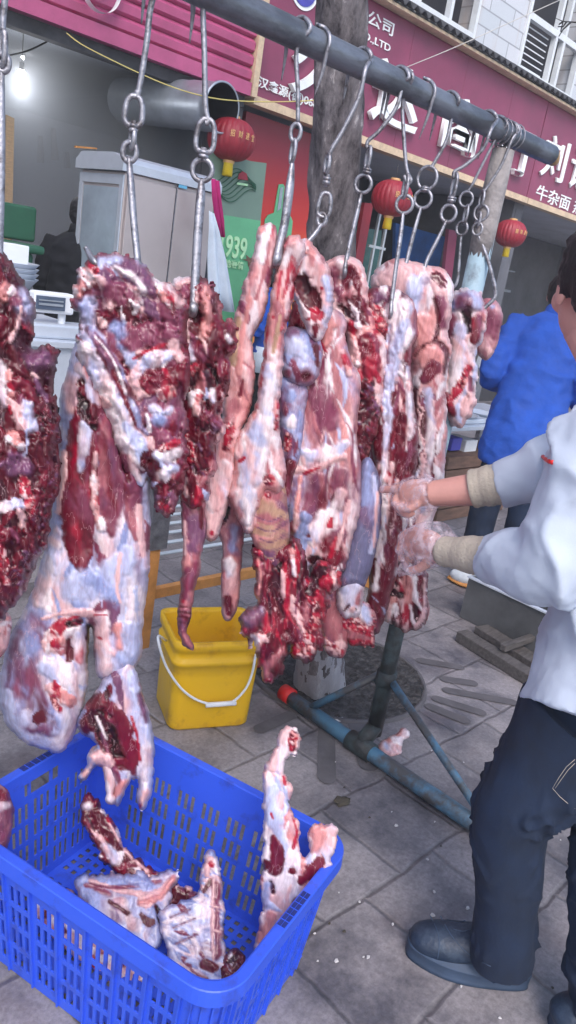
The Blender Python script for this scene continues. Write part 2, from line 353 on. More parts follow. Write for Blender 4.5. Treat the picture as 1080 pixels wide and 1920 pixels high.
# radial inlaid slots of the paving round the pit
bm = bmesh.new()
def slot(p, q, wd):
    p = Vector(p); q = Vector(q); d = (q-p).normalized(); s = Vector((-d.y, d.x, 0))*wd/2; pts = []
    for k in range(9): a = math.pi*k/8; pts.append(q+s*math.cos(a)+d*wd/2*math.sin(a))
    for k in range(9): a = math.pi*k/8; pts.append(p-s*math.cos(a)-d*wd/2*math.sin(a))
    bm.faces.new([bm.verts.new((v.x, v.y, .004)) for v in pts])
for p, q, wd in [((808, 1327), (870, 1352), .05), ((820, 1312), (900, 1337), .05), ((840, 1296), (960, 1318), .05), ((835, 1275), (885, 1282), .05),
                 ((612, 1360), (612, 1460), .06), ((665, 1345), (690, 1435), .07), ((488, 1368), (545, 1342), .05), ((790, 1240), (860, 1252), .05)]:
    slot(G(*p), G(*q), wd)
struct('pavement_inlay', bm, M['slot'])

# ---------------- tree
TT = onY(640, 0, TR.y)
tree = thing('street_tree', (TR.x, TR.y, 0), 'dark rough-barked street tree with a whitewashed foot behind the hanging meat', 'tree')
bm = bmesh.new()
pts = []; rs = []
for i in range(61):
    z = -.02+i*.1; pts.append((TR.x+(TT.x-TR.x)*z/TT.z+.006*math.sin(z*3), TR.y+.006*math.sin(z*1.7), z)); rs.append(.088+.012*math.exp(-max(z, 0)*9)-.011*z)
tube(bm, pts, rs, 40)
me = bpy.data.meshes.new('x'); bm.to_mesh(me); bm.free()
bm = bmesh.new(); bm.from_mesh(me); bmesh.ops.subdivide_edges(bm, edges=[e for e in bm.edges if abs(e.verts[0].co.z-e.verts[1].co.z) > .05], cuts=5); bm.to_mesh(me); bm.free()
co = mesh_co(me); no = mesh_no(me)
n = fbm(co[:, 0]*30, co[:, 1]*30, co[:, 2]*9, 5, 4)
co += no*(.012*n[:, None]); set_co(me, co)
link('trunk', me, M['bark'], tree)
bm = bmesh.new(); rr = random.Random(4)
for k in range(7):
    a = k*2.4; base = Vector((TR.x+.06, TR.y, 4.2+k*.25)); p = base; P = [p]; d = Vector((math.cos(a), math.sin(a), .7))
    for j in range(6): d = (d+Vector((rr.uniform(-.3, .3), rr.uniform(-.3, .3), .12))).normalized(); p = p+d*.4; P.append(p)
    tube(bm, P, [.05, .04, .03, .022, .015, .01, .005], 8)
link_b = bm_obj('branches', bm, M['bark'], tree, True)
bm = bmesh.new()
for k in range(2600):
    a = rr.uniform(0, 6.283); r = 2.3*rr.random()**.5; z = 5.6+rr.gauss(0, .7)
    c = Vector((TR.x+r*math.cos(a), TR.y+r*math.sin(a), max(z, 4.6))); u = Vector((rr.gauss(0, 1), rr.gauss(0, 1), rr.gauss(0, .5))).normalized()*.07; v = u.orthogonal().normalized()*.035
    bm.faces.new([bm.verts.new(c+q) for q in (-u, v, u, -v)])
bm_obj('crown', bm, mat('tree_leaves', (.03, .06, .02), .6), tree)
# bare twig of a second tree, far right
tw = thing('bare_twig_branch', DP(1110, 40, 4.5), 'thin bare black twigs reaching in beside the upper floor window', 'branch')
bm = bmesh.new()
for P in ([(1110, 40), (1080, 42), (1055, 40), (1042, 34)], [(1070, 42), (1056, 55), (1048, 68)], [(1062, 41), (1056, 50), (1046, 50)], [(1056, 40), (1048, 46)]):
    tube(bm, [DP(x, y, 4.5) for x, y in P], [.006, .004, .003, .0015][:len(P)], 6)
bm_obj('twig', bm, M['wire'], tw)

# ---------------- main building
YF = 5.66
FACING = Matrix.Rotation(R_(90), 4, 'X')
def text(name, body, x0, x1, z0, z1, y, mt, parent, ext=.0, bold=0., rotz=0, label=None):
    c = bpy.data.curves.new(name, 'FONT'); c.body = body; c.extrude = ext; c.size = 1; c.offset = bold
    o = bpy.data.objects.new(name, c); COL.objects.link(o)
    dg = bpy.context.evaluated_depsgraph_get(); me = bpy.data.meshes.new_from_object(o.evaluated_get(dg)); bpy.data.objects.remove(o)
    co = mesh_co(me); lo = co.min(0); hi = co.max(0)
    co2 = co.copy()
    co2[:, 0] = (co[:, 0]-lo[0])/(hi[0]-lo[0])*(x1-x0)-(x1-x0)/2
    co2[:, 2] = z0+(co[:, 1]-lo[1])/(hi[1]-lo[1])*(z1-z0)
    co2[:, 1] = -co[:, 2]
    ca, sa = math.cos(rotz), math.sin(rotz); X, Y = co2[:, 0].copy(), co2[:, 1].copy()
    co2[:, 0] = X*ca-Y*sa+(x0+x1)/2; co2[:, 1] = X*sa+Y*ca+y
    set_co(me, co2); me.validate()
    o = link(name, me, mt, parent, False)
    if label: o['label'] = label
    return o
bld = thing('market_building', (6, YF+.2, 0), 'white tiled street building with barred upper windows and open shops below', 'building')
bm = bmesh.new()   # ceiling, floor slab, back and side walls of the open ground floor
X0, X1, YB = -4, 16, 9.5
box(bm, (X0, YF+.05, 2.86), (X1, YB, 3.0)); bm_obj('ceiling', bm, M['ceil'], bld)
bm = bmesh.new(); box(bm, (X0, YB, 0), (X1, YB+.2, 3.0)); bm_obj('back_wall', bm, M['darkmid'], bld)
for a_, y_ in ((X0, YF+.1), (X1-.2, YF+.1), (4.55, YF+.32), (9.7, YF+.32)): bm = bmesh.new(); box(bm, (a_, y_, 0), (a_+.15, YB-.002, 2.85)); bm_obj('partition_wall', bm, M['darkmid'], bld)
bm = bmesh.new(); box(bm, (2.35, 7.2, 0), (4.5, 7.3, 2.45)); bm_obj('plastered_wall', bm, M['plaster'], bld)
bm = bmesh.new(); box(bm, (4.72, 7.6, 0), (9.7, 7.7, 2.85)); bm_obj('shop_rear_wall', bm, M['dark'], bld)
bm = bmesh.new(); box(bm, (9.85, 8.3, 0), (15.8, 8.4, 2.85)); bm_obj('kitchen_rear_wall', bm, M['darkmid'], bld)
YW = 5.9
bm = bmesh.new()
wins = [(6.4, 8.05, 4.25, 6.0), (9.02, 10.42, 4.22, 6.0)]
xs = [X0]+[v for q in wins for v in q[:2]]+[X1]
for i in range(len(xs)-1):
    if i % 2 == 0: box(bm, (xs[i], YW, 3.0), (xs[i+1], YW+.25, 9))
for q in wins: box(bm, (q[0], YW+.002, 3.0), (q[1], YW+.25, q[2])); box(bm, (q[0], YW+.002, q[3]), (q[1], YW+.25, 9))
bm_obj('upper_wall', bm, M['tile'], bld)
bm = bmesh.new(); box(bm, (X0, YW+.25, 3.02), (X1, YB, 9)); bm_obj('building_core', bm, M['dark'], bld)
def window(q, sashx, bars):
    x0, x1, z0, z1 = q
    bm = bmesh.new(); t = .045
    for p, r in (((x0, z0), (x1, z0+t)), ((x0, z0+t), (x0+t, z1)), ((x1-t, z0+t), (x1, z1))): box(bm, (p[0], YW-.02, p[1]), (r[0], YW+.06, r[1]))
    for s in sashx: box(bm, (s-.02, YW-.015, z0+t+.002), (s+.03, YW+.055, z1))
    box(bm, (x0+t+.002, YW-.017, z0+.55), (x1-t-.002, YW+.05, z0+.62))
    f = bm_obj('window', bm, M['frame'], bld)
    bm = bmesh.new(); box(bm, (x0+t, YW+.07, z0+t), (x1-t, YW+.08, z1)); g = bm_obj('pane', bm, M['glass'], None); g.parent = f; g.matrix_parent_inverse = Matrix.Translation(-Vector(bld.location))
    bm = bmesh.new(); box(bm, (x0-.05, YW-.05, z0-.04), (x1+.05, YW-.004, z0-.002)); g = bm_obj('sill', bm, M['tile'], None); g.parent = f; g.matrix_parent_inverse = Matrix.Translation(-Vector(bld.location))
    bm = bmesh.new(); n = int((x1-x0)/bars)
    for k in range(n+1):
        x = x0+.02+(x1-x0-.04)*k/n; tube(bm, [(x, YW-.12, z0), (x, YW-.12, z1)], .009, 6)
    for z in (z0+.02, z0+.5, z0+1.): tube(bm, [(x0, YW-.13, z), (x1, YW-.13, z)], .012, 6)
    g = bm_obj('security_bars', bm, M['barmetal'], None); g.parent = f; g.matrix_parent_inverse = Matrix.Translation(-Vector(bld.location))
window(wins[0], (7.0, 7.55), .085)
window(wins[1], (9.75, 9.95), 1.3)
bm = bmesh.new()
for z in (4.3, 4.37, 4.44, 4.51, 4.58, 4.65, 4.72): box(bm, (9.2, YW+.058, z), (9.68, YW+.066, z+.012))
bm_obj('louvre_slats', bm, M['frame'], bld)
# corrugated roofing strip above the sign
bm = bmesh.new(); n = 1500
ro = []
for k in range(n+1):
    x = X0+(X1-X0)*k/n; d = .022*math.sin(x*2*math.pi/.125)
    ro.append([bm.verts.new((x, YF-.16, 4.035+d)), bm.verts.new((x, YW-.01, 4.22+d)), ])
for A, B in zip(ro, ro[1:]): bm.faces.new((A[0], A[1], B[1], B[0]))
o = bm_obj('corrugated_canopy', bm, M['roof'], bld, True); m = o.modifiers.new('s', 'SOLIDIFY'); m.thickness = .012
bm = bmesh.new(); box(bm, (X0, YF-.12, 3.985), (X1, YF+.1, 4.012)); bm_obj('canopy_batten', bm, M['cream'], bld)
# pillars between shops
for x in (4.68, 9.6): bm = bmesh.new(); box(bm, (x-.12, YF+.12, 0), (x+.12, YF+.3, 2.84)); bm_obj('pillar', bm, M['darkmid'], bld)
# doors and posts of the dark middle shop
bm = bmesh.new()
p = onY(712, 520, 6.2)
for px, py in ((716, 470), (700, 470)): a = onY(px, py, 6.2); box(bm, (a.x-.015, 6.19, 0), (a.x+.015, 6.22, 2.3))
box(bm, (onY(690, 470, 6.2).x, 6.195, 1.9), (onY(722, 470, 6.2).x, 6.215, 1.93))
bm_obj('door_frame', bm, M['barmetal'], bld)
# sign boards
def sign(name, x0, x1, label):
    s = thing(name, ((x0+x1)/2, YF, 2.8), label, 'shop sign')
    bm = bmesh.new(); k = x0
    while k < x1-.01:
        e = min(k+.98, x1); box(bm, (k+.002, YF, 2.862), (e-.002, YF+.1, 3.98)); k += .98
    bm_obj('sign_board', bm, M['burg'], s, bevel=.004)
    bm = bmesh.new(); box(bm, (x0, YF-.03, 2.79), (x1, YF+.1, 2.858)); bm_obj('bottom_trim', bm, M['cream'], s)
    return s
s1 = sign('shop_sign', 4.78, 9.52, 'long burgundy shop sign with large white raised characters behind the rack pipe')
s2 = sign('shop_sign', 9.535, 15.5, 'burgundy noodle shop sign at the right edge with two rows of white writing')
for ch, x0, x1, z0, z1 in (('久', 5.15, 5.82, 2.99, 3.55), ('达', 6.24, 7.0, 3.02, 3.58), ('商', 7.4, 8.16, 3.03, 3.57), ('行', 8.58, 9.36, 3.04, 3.58)):
    text('sign_letter', ch, x0, x1, z0, z1, YF-.035, M['letter'], s1, .025, .016)
text('small_writing', '汉鑫源(德)0684', 4.82, 5.62, 2.92, 3.02, YF-.006, M['letter'], s1, .004, .01)
text('small_writing', '商贸有限公司', 5.2, 6.42, 3.78, 3.9, YF-.006, M['letter'], s1, .004, .01)
text('small_writing', 'TRADE CO.,LTD', 5.45, 6.42, 3.64, 3.71, YF-.006, M['letter'], s1, .004, .008)
bm = bmesh.new(); lathe(bm, [(0, 0), (.15, 0), (.15, .006), (.17, .006), (.17, 0)], 32, Matrix.Translation((5.2, YF-.002, 3.8)) @ FACING); bm_obj('round_emblem', bm, M['letter'], s1)
bm = bmesh.new(); lathe(bm, [(0, .01), (.14, .01), (.14, 0)], 32, Matrix.Translation((5.2, YF-.002, 3.8)) @ FACING); bm_obj('emblem_centre', bm, M['bluebox'], s1)
for ch, x0, x1, z0, z1 in (('刘', 9.66, 10.28, 3.16, 3.66), ('记', 10.42, 11.06, 3.16, 3.66)):
    text('sign_letter', ch, x0, x1, z0, z1, YF-.02, M['letter'], s2, .012, .008)
text('small_writing', '牛杂面 热干面', 9.72, 11.75, 2.88, 3.06, YF-.006, M['letter'], s2, .004, .008)
# pink corrugated fascia of the left shop
fs = thing('corrugated_fascia', (3, YF, 2.85), 'bright pink ribbed fascia above the steamy left shop', 'shop fascia')
bm = bmesh.new(); prof = []
z = 2.83; k = 0
prof = [(YF+.02, 2.83), (YF-.07, 2.83), (YF-.07, 2.93)]
z = 2.935
while z < 4.0:
    prof += [(YF-.012, z+.004), (YF-.05, z+.022), (YF-.056, z+.075), (YF-.03, z+.1)]; z += .107
prof += [(YF-.01, z), (YF+.02, z)]
rows = []
for x in np.linspace(-3, 4.7, 12): rows.append([bm.verts.new((x, y, zz)) for y, zz in prof])
for A, B in zip(rows, rows[1:]):
    for i in range(len(prof)-1): bm.faces.new((A[i], B[i], B[i+1], A[i+1]))
bm.faces.new(rows[-1])
bm_obj('ribbed_panel', bm, M['pink'], fs)
bm = bmesh.new(); box(bm, (4.705, YF-.08, 2.83), (4.765, YF+.1, 4.0)); bm_obj('edge_trim', bm, M['cream'], fs)
text('fascia_letter', 'ð', 3.06, 3.38, 2.99, 3.6, YF-.1, M['letter'], fs, .03, .02)
bm = bmesh.new(); box(bm, (-3, YF+.0, 2.74), (4.7, YF+.1, 2.825)); bm_obj('lintel', bm, M['roof'], fs)
# posters and banner
ps = thing('wall_poster', (5.3, YF+.1, 1), 'tall red to orange lightbox poster with a green bottle, left of the tree', 'poster')
xA, xB = 4.84, 6.35
bm = bmesh.new(); box(bm, (xA, YF+.12, .2), (xB, YF+.2, 2.75)); bm_obj('poster_panel', bm, M['poster'], ps)
def outl(name, pts_px, Y, mt, parent, th=.01):
    P = [onY(x, y, Y) for x, y in pts_px]; bm = bmesh.new()
    a = [bm.verts.new(p) for p in P]; b = [bm.verts.new(p+Vector((0, th, 0))) for p in P]
    bm.faces.new(a); bm.faces.new(b[::-1])
    for i in range(len(P)): j = (i+1) % len(P); bm.faces.new((a[i], b[i], b[j], a[j]))
    return bm_obj(name, bm, mt, parent)
outl('bottle_print', [(522, 352), (523, 346), (531, 345), (534, 350), (529, 395), (545, 405), (549, 415), (545, 455), (535, 540), (490, 540), (497, 412), (503, 403), (514, 399)], YF+.108, M['bangreen'], ps, .008)
outl('bottle_shine', [(526, 352), (531, 351), (527, 390), (520, 396)], YF+.1, M['duct'], ps, .004)
ba = thing('roll_up_banner', onY(440, 560, 5.35)*1, 'green roll-up banner printed 1939 standing beside the red poster', 'banner')
YBn = 5.35
outl('banner_sheet', [(392, 280), (470, 302), (500, 306), (488, 420), (474, 530), (470, 700), (395, 700), (400, 420)], YBn, M['bangrey'], ba, .012)
outl('lower_print', [(398, 400), (489, 414), (476, 524), (472, 690), (397, 690)], YBn-.006, M['bangreen'], ba, .005)
q0, q1 = onY(419, 415, YBn-.012), onY(475, 372, YBn-.012)
text('banner_year', '1939', q0.x, q1.x, 1.52, 1.70, YBn-.014, M['banlight'], ba, .003, .02)
text('banner_words', '天地豪情', q0.x, q1.x-.01, 1.44, 1.505, YBn-.014, M['banlight'], ba, .003, .015)
outl('red_emblem', [(446, 336), (448, 326), (455, 321), (463, 326), (465, 338)], YBn-.014, M['red'], ba, .004)
outl('emblem_writing', [(445, 342), (465, 345), (464, 349), (444, 346)], YBn-.014, M['banlight'], ba, .004)
bm = bmesh.new()
for k in range(7):
    P = [onY(410+i*10, 362-k*6+14*math.sin(i*.75+k*.35)+i*1.2, YBn-.01) for i in range(8)]
    tube(bm, P, .004, 5, smooth=4)
bm_obj('wave_lines', bm, M['binG'], ba)
outl('star_print', [(462, 478), (470, 485), (478, 478), (476, 488), (482, 494), (472, 493), (466, 500), (465, 490), (455, 486), (463, 486)], YBn-.014, M['brownbox'], ba, .004)
# dark stuff in the middle shop: blue panels, teal glass, shelves
o = outl('interior_blue_partition', [(742, 418), (856, 450), (838, 640), (738, 620)], 6.9, M['bluedoor'], None, .05); tag(o, 'blue panel inside the dark shop seen between the hooks', 'partition')
o = outl('glass_door', [(668, 425), (716, 432), (700, 620), (655, 600)], 6.4, M['greenglass'], None, .04); tag(o, 'teal glass door leaf of the dark shop just right of the tree', 'door')
o = outl('red_door_post', [(684, 380), (700, 382), (672, 540), (658, 538)], 5.95, M['red'], None, .05); tag(o, 'narrow red post beside the tree under the sign', 'post')
o = outl('maroon_door_post', [(842, 430), (858, 433), (838, 600), (824, 598)], 6.2, M['burg'], None, .05); tag(o, 'dark maroon post left of the rack post inside the shop', 'post')
# ---------------- lanterns
def lantern(px, py, Y, wpx, label):
    c = onY(px, py, Y); r = depth(c)*wpx/2/F
    L = thing('red_lantern', (0, 0, 0), label, 'lantern', 'red lanterns under the shop signs')
    bm = bmesh.new(); n = 24; sg = n*6; rings = []
    for i in range(17):
        t = -1+2*i/16; rz = .8*r*math.sin(t*math.pi/2); rr_ = r*math.cos(t*math.pi/2*.86)
        rings.append([bm.verts.new((rr_*(1-.035*abs(math.cos(n/2*2*math.pi*k/sg))**6)*math.cos(2*math.pi*k/sg), rr_*(1-.035*abs(math.cos(n/2*2*math.pi*k/sg))**6)*math.sin(2*math.pi*k/sg), rz)) for k in range(sg)])
    for A, B in zip(rings, rings[1:]):
        for k in range(sg): bm.faces.new((A[k], A[(k+1) % sg], B[(k+1) % sg], B[k]))
    bm.faces.new(rings[0][::-1]); bm.faces.new(rings[-1])
    bm_obj('lantern_body', bm, M['red'], L, True)
    bm = bmesh.new(); lathe(bm, [(0, .79*r), (.24*r, .79*r), (.24*r, .9*r), (0, .9*r)], 20); bm_obj('top_cap', bm, M['gold'], L)
    bm = bmesh.new(); lathe(bm, [(0, -.9*r), (.24*r, -.9*r), (.24*r, -.79*r), (0, -.79*r)], 20); bm_obj('bottom_cap', bm, M['gold'], L)
    bm = bmesh.new(); lathe(bm, [(.2*r, -.9*r), (.22*r, -1.4*r), (.19*r, -1.41*r), (0, -1.2*r)], 16); bm_obj('tassel', bm, M['yellow'], L, True)
    bm = bmesh.new(); tube(bm, [(0, 0, .88*r), (0, 0, 1.5*r)], .003, 6); bm_obj('cord', bm, M['wire'], L)
    for k, ch in enumerate('招财进宝'):
        a = R_(-128+k*19)
        text('lantern_writing', ch, 1.0*r*math.cos(a)-.09*r, 1.0*r*math.cos(a)+.09*r, .0, .26*r, 1.0*r*math.sin(a), M['gold'], L, .003, .01, rotz=a+R_(90))
    L.location = c
    return L
l0 = lantern(735, 372, 5.5, 78, 'round red lantern just right of the tree trunk')
def dup(root, loc, label, s=1):
    r = root.copy(); COL.objects.link(r); r.location = loc; r['label'] = label; r.scale = (s, s, s)
    for ch in root.children:
        c = ch.copy(); COL.objects.link(c); c.parent = r
    return r
dup(l0, onY(434, 262, 5.3), 'round red lantern beside the round duct mouth', .9)
dup(l0, onY(957, 438, 5.5), 'round red lantern at the right under the noodle sign', .92)
# ---------------- left shop contents
du = thing('exhaust_duct', onY(415, 203, 5.2), 'large round silver exhaust duct with its black mouth facing the street', 'duct')
a = onY(417, 202, 5.2); b_ = onY(235, 188, 6.4)
d = (b_-a).normalized(); q = d.to_track_quat('Z', 'Y').to_matrix().to_4x4()
ln = (b_-a).length; R0 = .175
bm = bmesh.new(); lathe(bm, [(R0-.006, .0), (R0, -.004), (R0+.008, .0), (R0+.008, .03), (R0, .034)]+[(R0+.004*(i % 2), .1+i*.07) for i in range(int(ln/.07))], 48, Matrix.Translation(a) @ q)
bm_obj('duct_tube', bm, M['duct'], du, True)
bm = bmesh.new(); lathe(bm, [(0, .9), (R0-.007, .9), (R0-.007, .001)], 40, Matrix.Translation(a) @ q); bm_obj('mouth_shade_lining', bm, M['blackcloth'], du, True)  # black shell: the dark inside the duct mouth is put into its colour
# stainless cabinet
Yc = 4.75
A = onY(235, 322, Yc); B = onY(403, 372, Yc); x0, x1, zt = A.x, B.x, A.z
cb = thing('stainless_cabinet', ((x0+x1)/2, Yc, 0), 'tall pale stainless steel cabinet with a rounded top and glass side in the left shop', 'cabinet')
bm = bmesh.new(); dd = .55
box(bm, (x0, Yc, 0), (x1, Yc+dd, zt)); bm_obj('cabinet_body', bm, M['stain'], cb, bevel=.01)
bm = bmesh.new()
pr_ = [(-.03, 0), (-.03, .05), (.0, .085), (.1, .11), (dd-.05, .11), (dd+.02, .06), (dd+.02, 0)]
rw = [[bm.verts.new((x, Yc+y, zt+z+.002)) for y, z in pr_] for x in (x0-.04, x1+.03)]
for i in range(len(pr_)): j = (i+1) % len(pr_); bm.faces.new((rw[0][i], rw[0][j], rw[1][j], rw[1][i]))
bm.faces.new(rw[0]); bm.faces.new(rw[1]); bm_obj('cabinet_top', bm, M['stainl'], cb)
xm = onY(330, 345, Yc).x
for u, v in ((x0+.02, xm-.006), (xm+.006, x1-.02)):
    bm = bmesh.new(); box(bm, (u, Yc-.02, .1), (v, Yc-.002, zt-.03)); dr = bm_obj('cabinet_door', bm, M['stain'], cb, bevel=.005)
bm = bmesh.new()
box(bm, (xm-.004, Yc-.022, .1), (xm+.004, Yc-.001, zt-.02)); bm_obj('door_strip', bm, M['steel'], cb)
bm = bmesh.new(); box(bm, (x0-.004, Yc+.04, .2), (x0-.001, Yc+dd-.05, zt-.1)); bm_obj('side_glass', bm, M['glass'], cb)
bm = bmesh.new(); 
for y in (Yc+.02, Yc+dd-.02): box(bm, (x0-.012, y-.02, .1), (x0-.0015, y+.02, zt-.02))
box(bm, (x0-.012, Yc+.041, zt-.08), (x0-.0015, Yc+dd-.041, zt-.02)); box(bm, (x0-.012, Yc+.041, 1.25), (x0-.0015, Yc+dd-.041, 1.29)); bm_obj('side_frame', bm, M['stainl'], cb)
c = onY(343, 346, Yc-.022); bm = bmesh.new(); box(bm, (c.x-.035, Yc-.026, c.z-.025), (c.x+.035, Yc-.021, c.z+.025)); bm_obj('blue_sticker', bm, mat('sticker', (.15, .5, .75)), cb)
# hanging white cloth and magenta cloth
Yk = 4.45
def cloth(name, pxs, Y, mt, label, cat):
    rows = []; bm = bmesh.new()
    for j, (xa, xb, y) in enumerate(pxs):
        row = []
        for i in range(25):
            t = i/24; p = onY(xa+(xb-xa)*t, y+6*t, Y); p.y += .02*math.sin(t*14+j*.3)*(.3+j*.2); row.append(bm.verts.new(p))
        rows.append(row)
    for A_, B_ in zip(rows, rows[1:]):
        for i in range(24): bm.faces.new((A_[i], A_[i+1], B_[i+1], B_[i]))
    o = bm_obj(name, bm, mt, None, True); m = o.modifiers.new('s', 'SOLIDIFY'); m.thickness = .008
    return tag(o, label, cat)
cloth('hanging_cloth', [(392, 400, 395), (392, 412, 430), (390, 425, 480), (392, 436, 540), (400, 442, 580)], Yk, M['cloth'], 'pale blue-white cloth hanging on the cabinet corner', 'cloth')
cloth('magenta_cloth', [(396, 411, 334), (398, 415, 370), (404, 420, 410), (408, 421, 440)], Yk+.08, M['magenta'], 'narrow magenta cloth above the pale hanging cloth', 'cloth')
# green wheelie bin
bn = thing('wheelie_bin', (2.55, 4.9, 0), 'dark green wheelie bin with its lid thrown open at the left', 'bin')
Y0 = 4.9; A = onY(-20, 460, Y0); B = onY(72, 470, Y0)
bm = bmesh.new()
zr = B.z-.02
vs = box(bm, (B.x-.62, Y0, 0.05), (B.x-.02, Y0+.6, zr))
for v in vs:
    if v.co.z < .5: v.co.x += (B.x-.3-v.co.x)*.14; v.co.y += (Y0+.3-v.co.y)*.14
bm_obj('bin_body', bm, M['binG'], bn, bevel=.03)
bm = bmesh.new(); box(bm, (B.x-.66, Y0-.04, zr-.005), (B.x+.03, Y0+.06, zr+.05)); box(bm, (B.x-.05, Y0+.065, zr-.005), (B.x+.03, Y0+.6, zr+.05)); bm_obj('bin_rim', bm, M['binG'], bn, bevel=.02)
bm = bmesh.new(); zl = onY(60, 388, Y0+.55).z
xr = onY(70, 400, Y0+.52).x; box(bm, (xr-.7, Y0+.52, zr+.055), (xr, Y0+.58, zl)); bm_obj('bin_lid', bm, M['binG'], bn, bevel=.02, seg=4)
bm = bmesh.new()
for dx in (-.5, -.12): tube(bm, [(B.x+dx, Y0+.5, .08), (B.x+dx+.05, Y0+.5, .08)], .08, 16)
bm_obj('wheel', bm, M['wire'], bn)
# lamp bulbs
for i, (px, py, Y, r, lb) in enumerate(((40, 140, 6.2, .032, 'bright white bulb glowing under the shop ceiling at far left'), (43, 108, 7.0, .014, 'small dim bulb glowing above the brighter one'))):
    c = onY(px, py, Y); lm = thing('light_bulb', c, lb, 'lamp')
    bm = bmesh.new(); ell(bm, c, (r, r, r*1.1)); bm_obj('bulb', bm, M['lamp'], lm, True)
    bm = bmesh.new(); tube(bm, [c+Vector((0, 0, r)), c+Vector((0, 0, r+.05))], .018, 10); tube(bm, [c+Vector((0, 0, r+.05)), (c.x, c.y, 2.86)], .004, 6); bm_obj('lamp_holder', bm, M['wire'], lm)
    if i == 0:
        pl_ = bpy.data.lights.new('bulb_light', 'POINT'); pl_.energy = 3.5; pl_.shadow_soft_size = .05; pl_.color = (.95, .97, 1); po = bpy.data.objects.new('bulb_light', pl_); COL.objects.link(po); po.location = c-Vector((0, 0, .1)); po.parent = lm; po.matrix_parent_inverse = Matrix.Translation(-c)
# brown post, hanging tools, beam
o = outl('wooden_post', [(12, 215), (27, 222), (22, 470), (5, 470)], 6.0, M['wood'], None, .08); tag(o, 'thin brown wooden post behind the green bin', 'post')
hb = thing('tool_hooks', onY(75, 250, 7.1), 'dark utensils hanging on the pale wall above the bin', 'utensils')
for P in ([(76, 255), (76, 305)], [(100, 240), (103, 300)], [(125, 285), (126, 315)]):
    bm = bmesh.new(); tube(bm, [onY(*P[0], 7.1), onY(*P[1], 7.1)], [.02, .035], 8); bm_obj('utensil', bm, M['brownbox'], hb)
o = outl('orange_stick', [(142, 273), (182, 277), (182, 280), (142, 277)], 5.5, M['orange'], None, .02); tag(o, 'thin orange stick above the cabinet', 'stick')
o = outl('blue_ceiling_panel', [(300, 245), (345, 255), (335, 305), (285, 292)], 7.0, M['bluedoor'], None, .05); tag(o, 'dark blue panel in the gloom above the cabinet', 'panel')
# strings and wires
for nm, P, mt, r, lb in (('string', [((125, 62), 5.4), ((165, 90), 5.2), ((290, 150), 4.8), ((380, 180), 4.5), ((460, 190), 4.3), ((560, 190), 4.1), ((620, 185), 4.0)], M['yel'], .0035, 'thin yellowish string sagging across in front of the duct'),
                         ('overhead_cord', [((745, 133), 5.0), ((850, 90), 5.0), ((950, 45), 5.0), ((1050, 0), 5.0)], M['string'], .004, 'thin pale cord running up past the upper windows'),
                         ('black_wire', [((-20, 110), 5.9), ((22, 103), 5.9), ((60, 92), 5.85), ((110, 66), 5.8)], M['wire'], .006, 'black wire slung under the ceiling by the bulbs')):
    bm = bmesh.new(); tube(bm, [onY(*p, Y) for p, Y in P], r, 6, smooth=5); tag(bm_obj(nm, bm, mt, None, True), lb, 'wire' if 'wire' in nm else 'string')
# ---------------- scale table at left
Yt = 2.95
tb = thing('serving_table', onY(120, 640, Yt), 'pale metal table with the white scale on it, behind the left meat', 'table')
zt = onY(110, 640, Yt).z
tb.location.z = 0
bm = bmesh.new(); box(bm, (1.0, Yt, zt-.03), (2.15, Yt+.7, zt)); bm_obj('table_top', bm, M['stainl'], tb, bevel=.005)
bm = bmesh.new(); box(bm, (1.02, Yt+.02, zt-.28), (2.13, Yt+.03, zt-.032)); bm_obj('apron_panel', bm, M['stainl'], tb)
for x, y in ((1.05, Yt+.05), (2.08, Yt+.05), (1.05, Yt+.65), (2.08, Yt+.65)):
    bm = bmesh.new(); box(bm, (x, y, 0), (x+.04, y+.04, zt-.032)); bm_obj('leg', bm, M['steel'], tb)
sl = thing('counter_scale', (onY(110, 600, Yt).x, Yt+.1, zt), 'white scale with a grey display on a pole beside the left meat', 'scale')
c0 = onY(62, 544, Yt+.1); c1 = onY(137, 552, Yt+.1); zc = c0.z
bm = bmesh.new(); box(bm, (c0.x, Yt+.08, zc-.085), (c1.x, Yt+.14, zc)); bm_obj('display_head', bm, M['white'], sl, bevel=.01)
bm = bmesh.new(); w_ = c1.x-c0.x; box(bm, (c0.x+.03*w_, Yt+.074, zc-.07), (c0.x+.74*w_, Yt+.0815, zc-.016)); bm_obj('display', bm, M['lcd'], sl)
bm = bmesh.new(); box(bm, (c0.x+.08*w_, Yt+.07, zc-.053), (c0.x+.68*w_, Yt+.0735, zc-.044)); box(bm, (c0.x+.08*w_, Yt+.07, zc-.035), (c0.x+.68*w_, Yt+.0735, zc-.03)); bm_obj('display_mark', bm, M['duct'], sl)
p = onY(116, 590, Yt+.12); bm = bmesh.new(); tube(bm, [(p.x, Yt+.12, zt+.03), (p.x, Yt+.12, zc-.08)], .016, 14); bm_obj('pole', bm, M['white'], sl)
bm = bmesh.new(); box(bm, (c0.x-.02, Yt+.05, zt+.0), (c1.x+.03, Yt+.4, zt+.06)); bm_obj('weighing_plate', bm, M['stainl'], sl, bevel=.01)
for k in range(4):
    p = onY(18, 500, 4.0); bm = bmesh.new(); z0 = p.z-.12+.025*k
    lathe(bm, [(0, z0), (.1, z0), (.16, z0+.07), (.165, z0+.075), (.15, z0+.07), (.09, z0+.006), (0, z0+.006)], 28, Matrix.Translation((p.x-.02, 4.0, 0)))
    tag(bm_obj('steel_bowl', bm, M['stainl'], None, True), ('lowest', 'second lowest', 'third', 'topmost')[k]+' of the shiny steel bowls stacked behind the far left meat', 'bowl', 'stacked steel bowls')
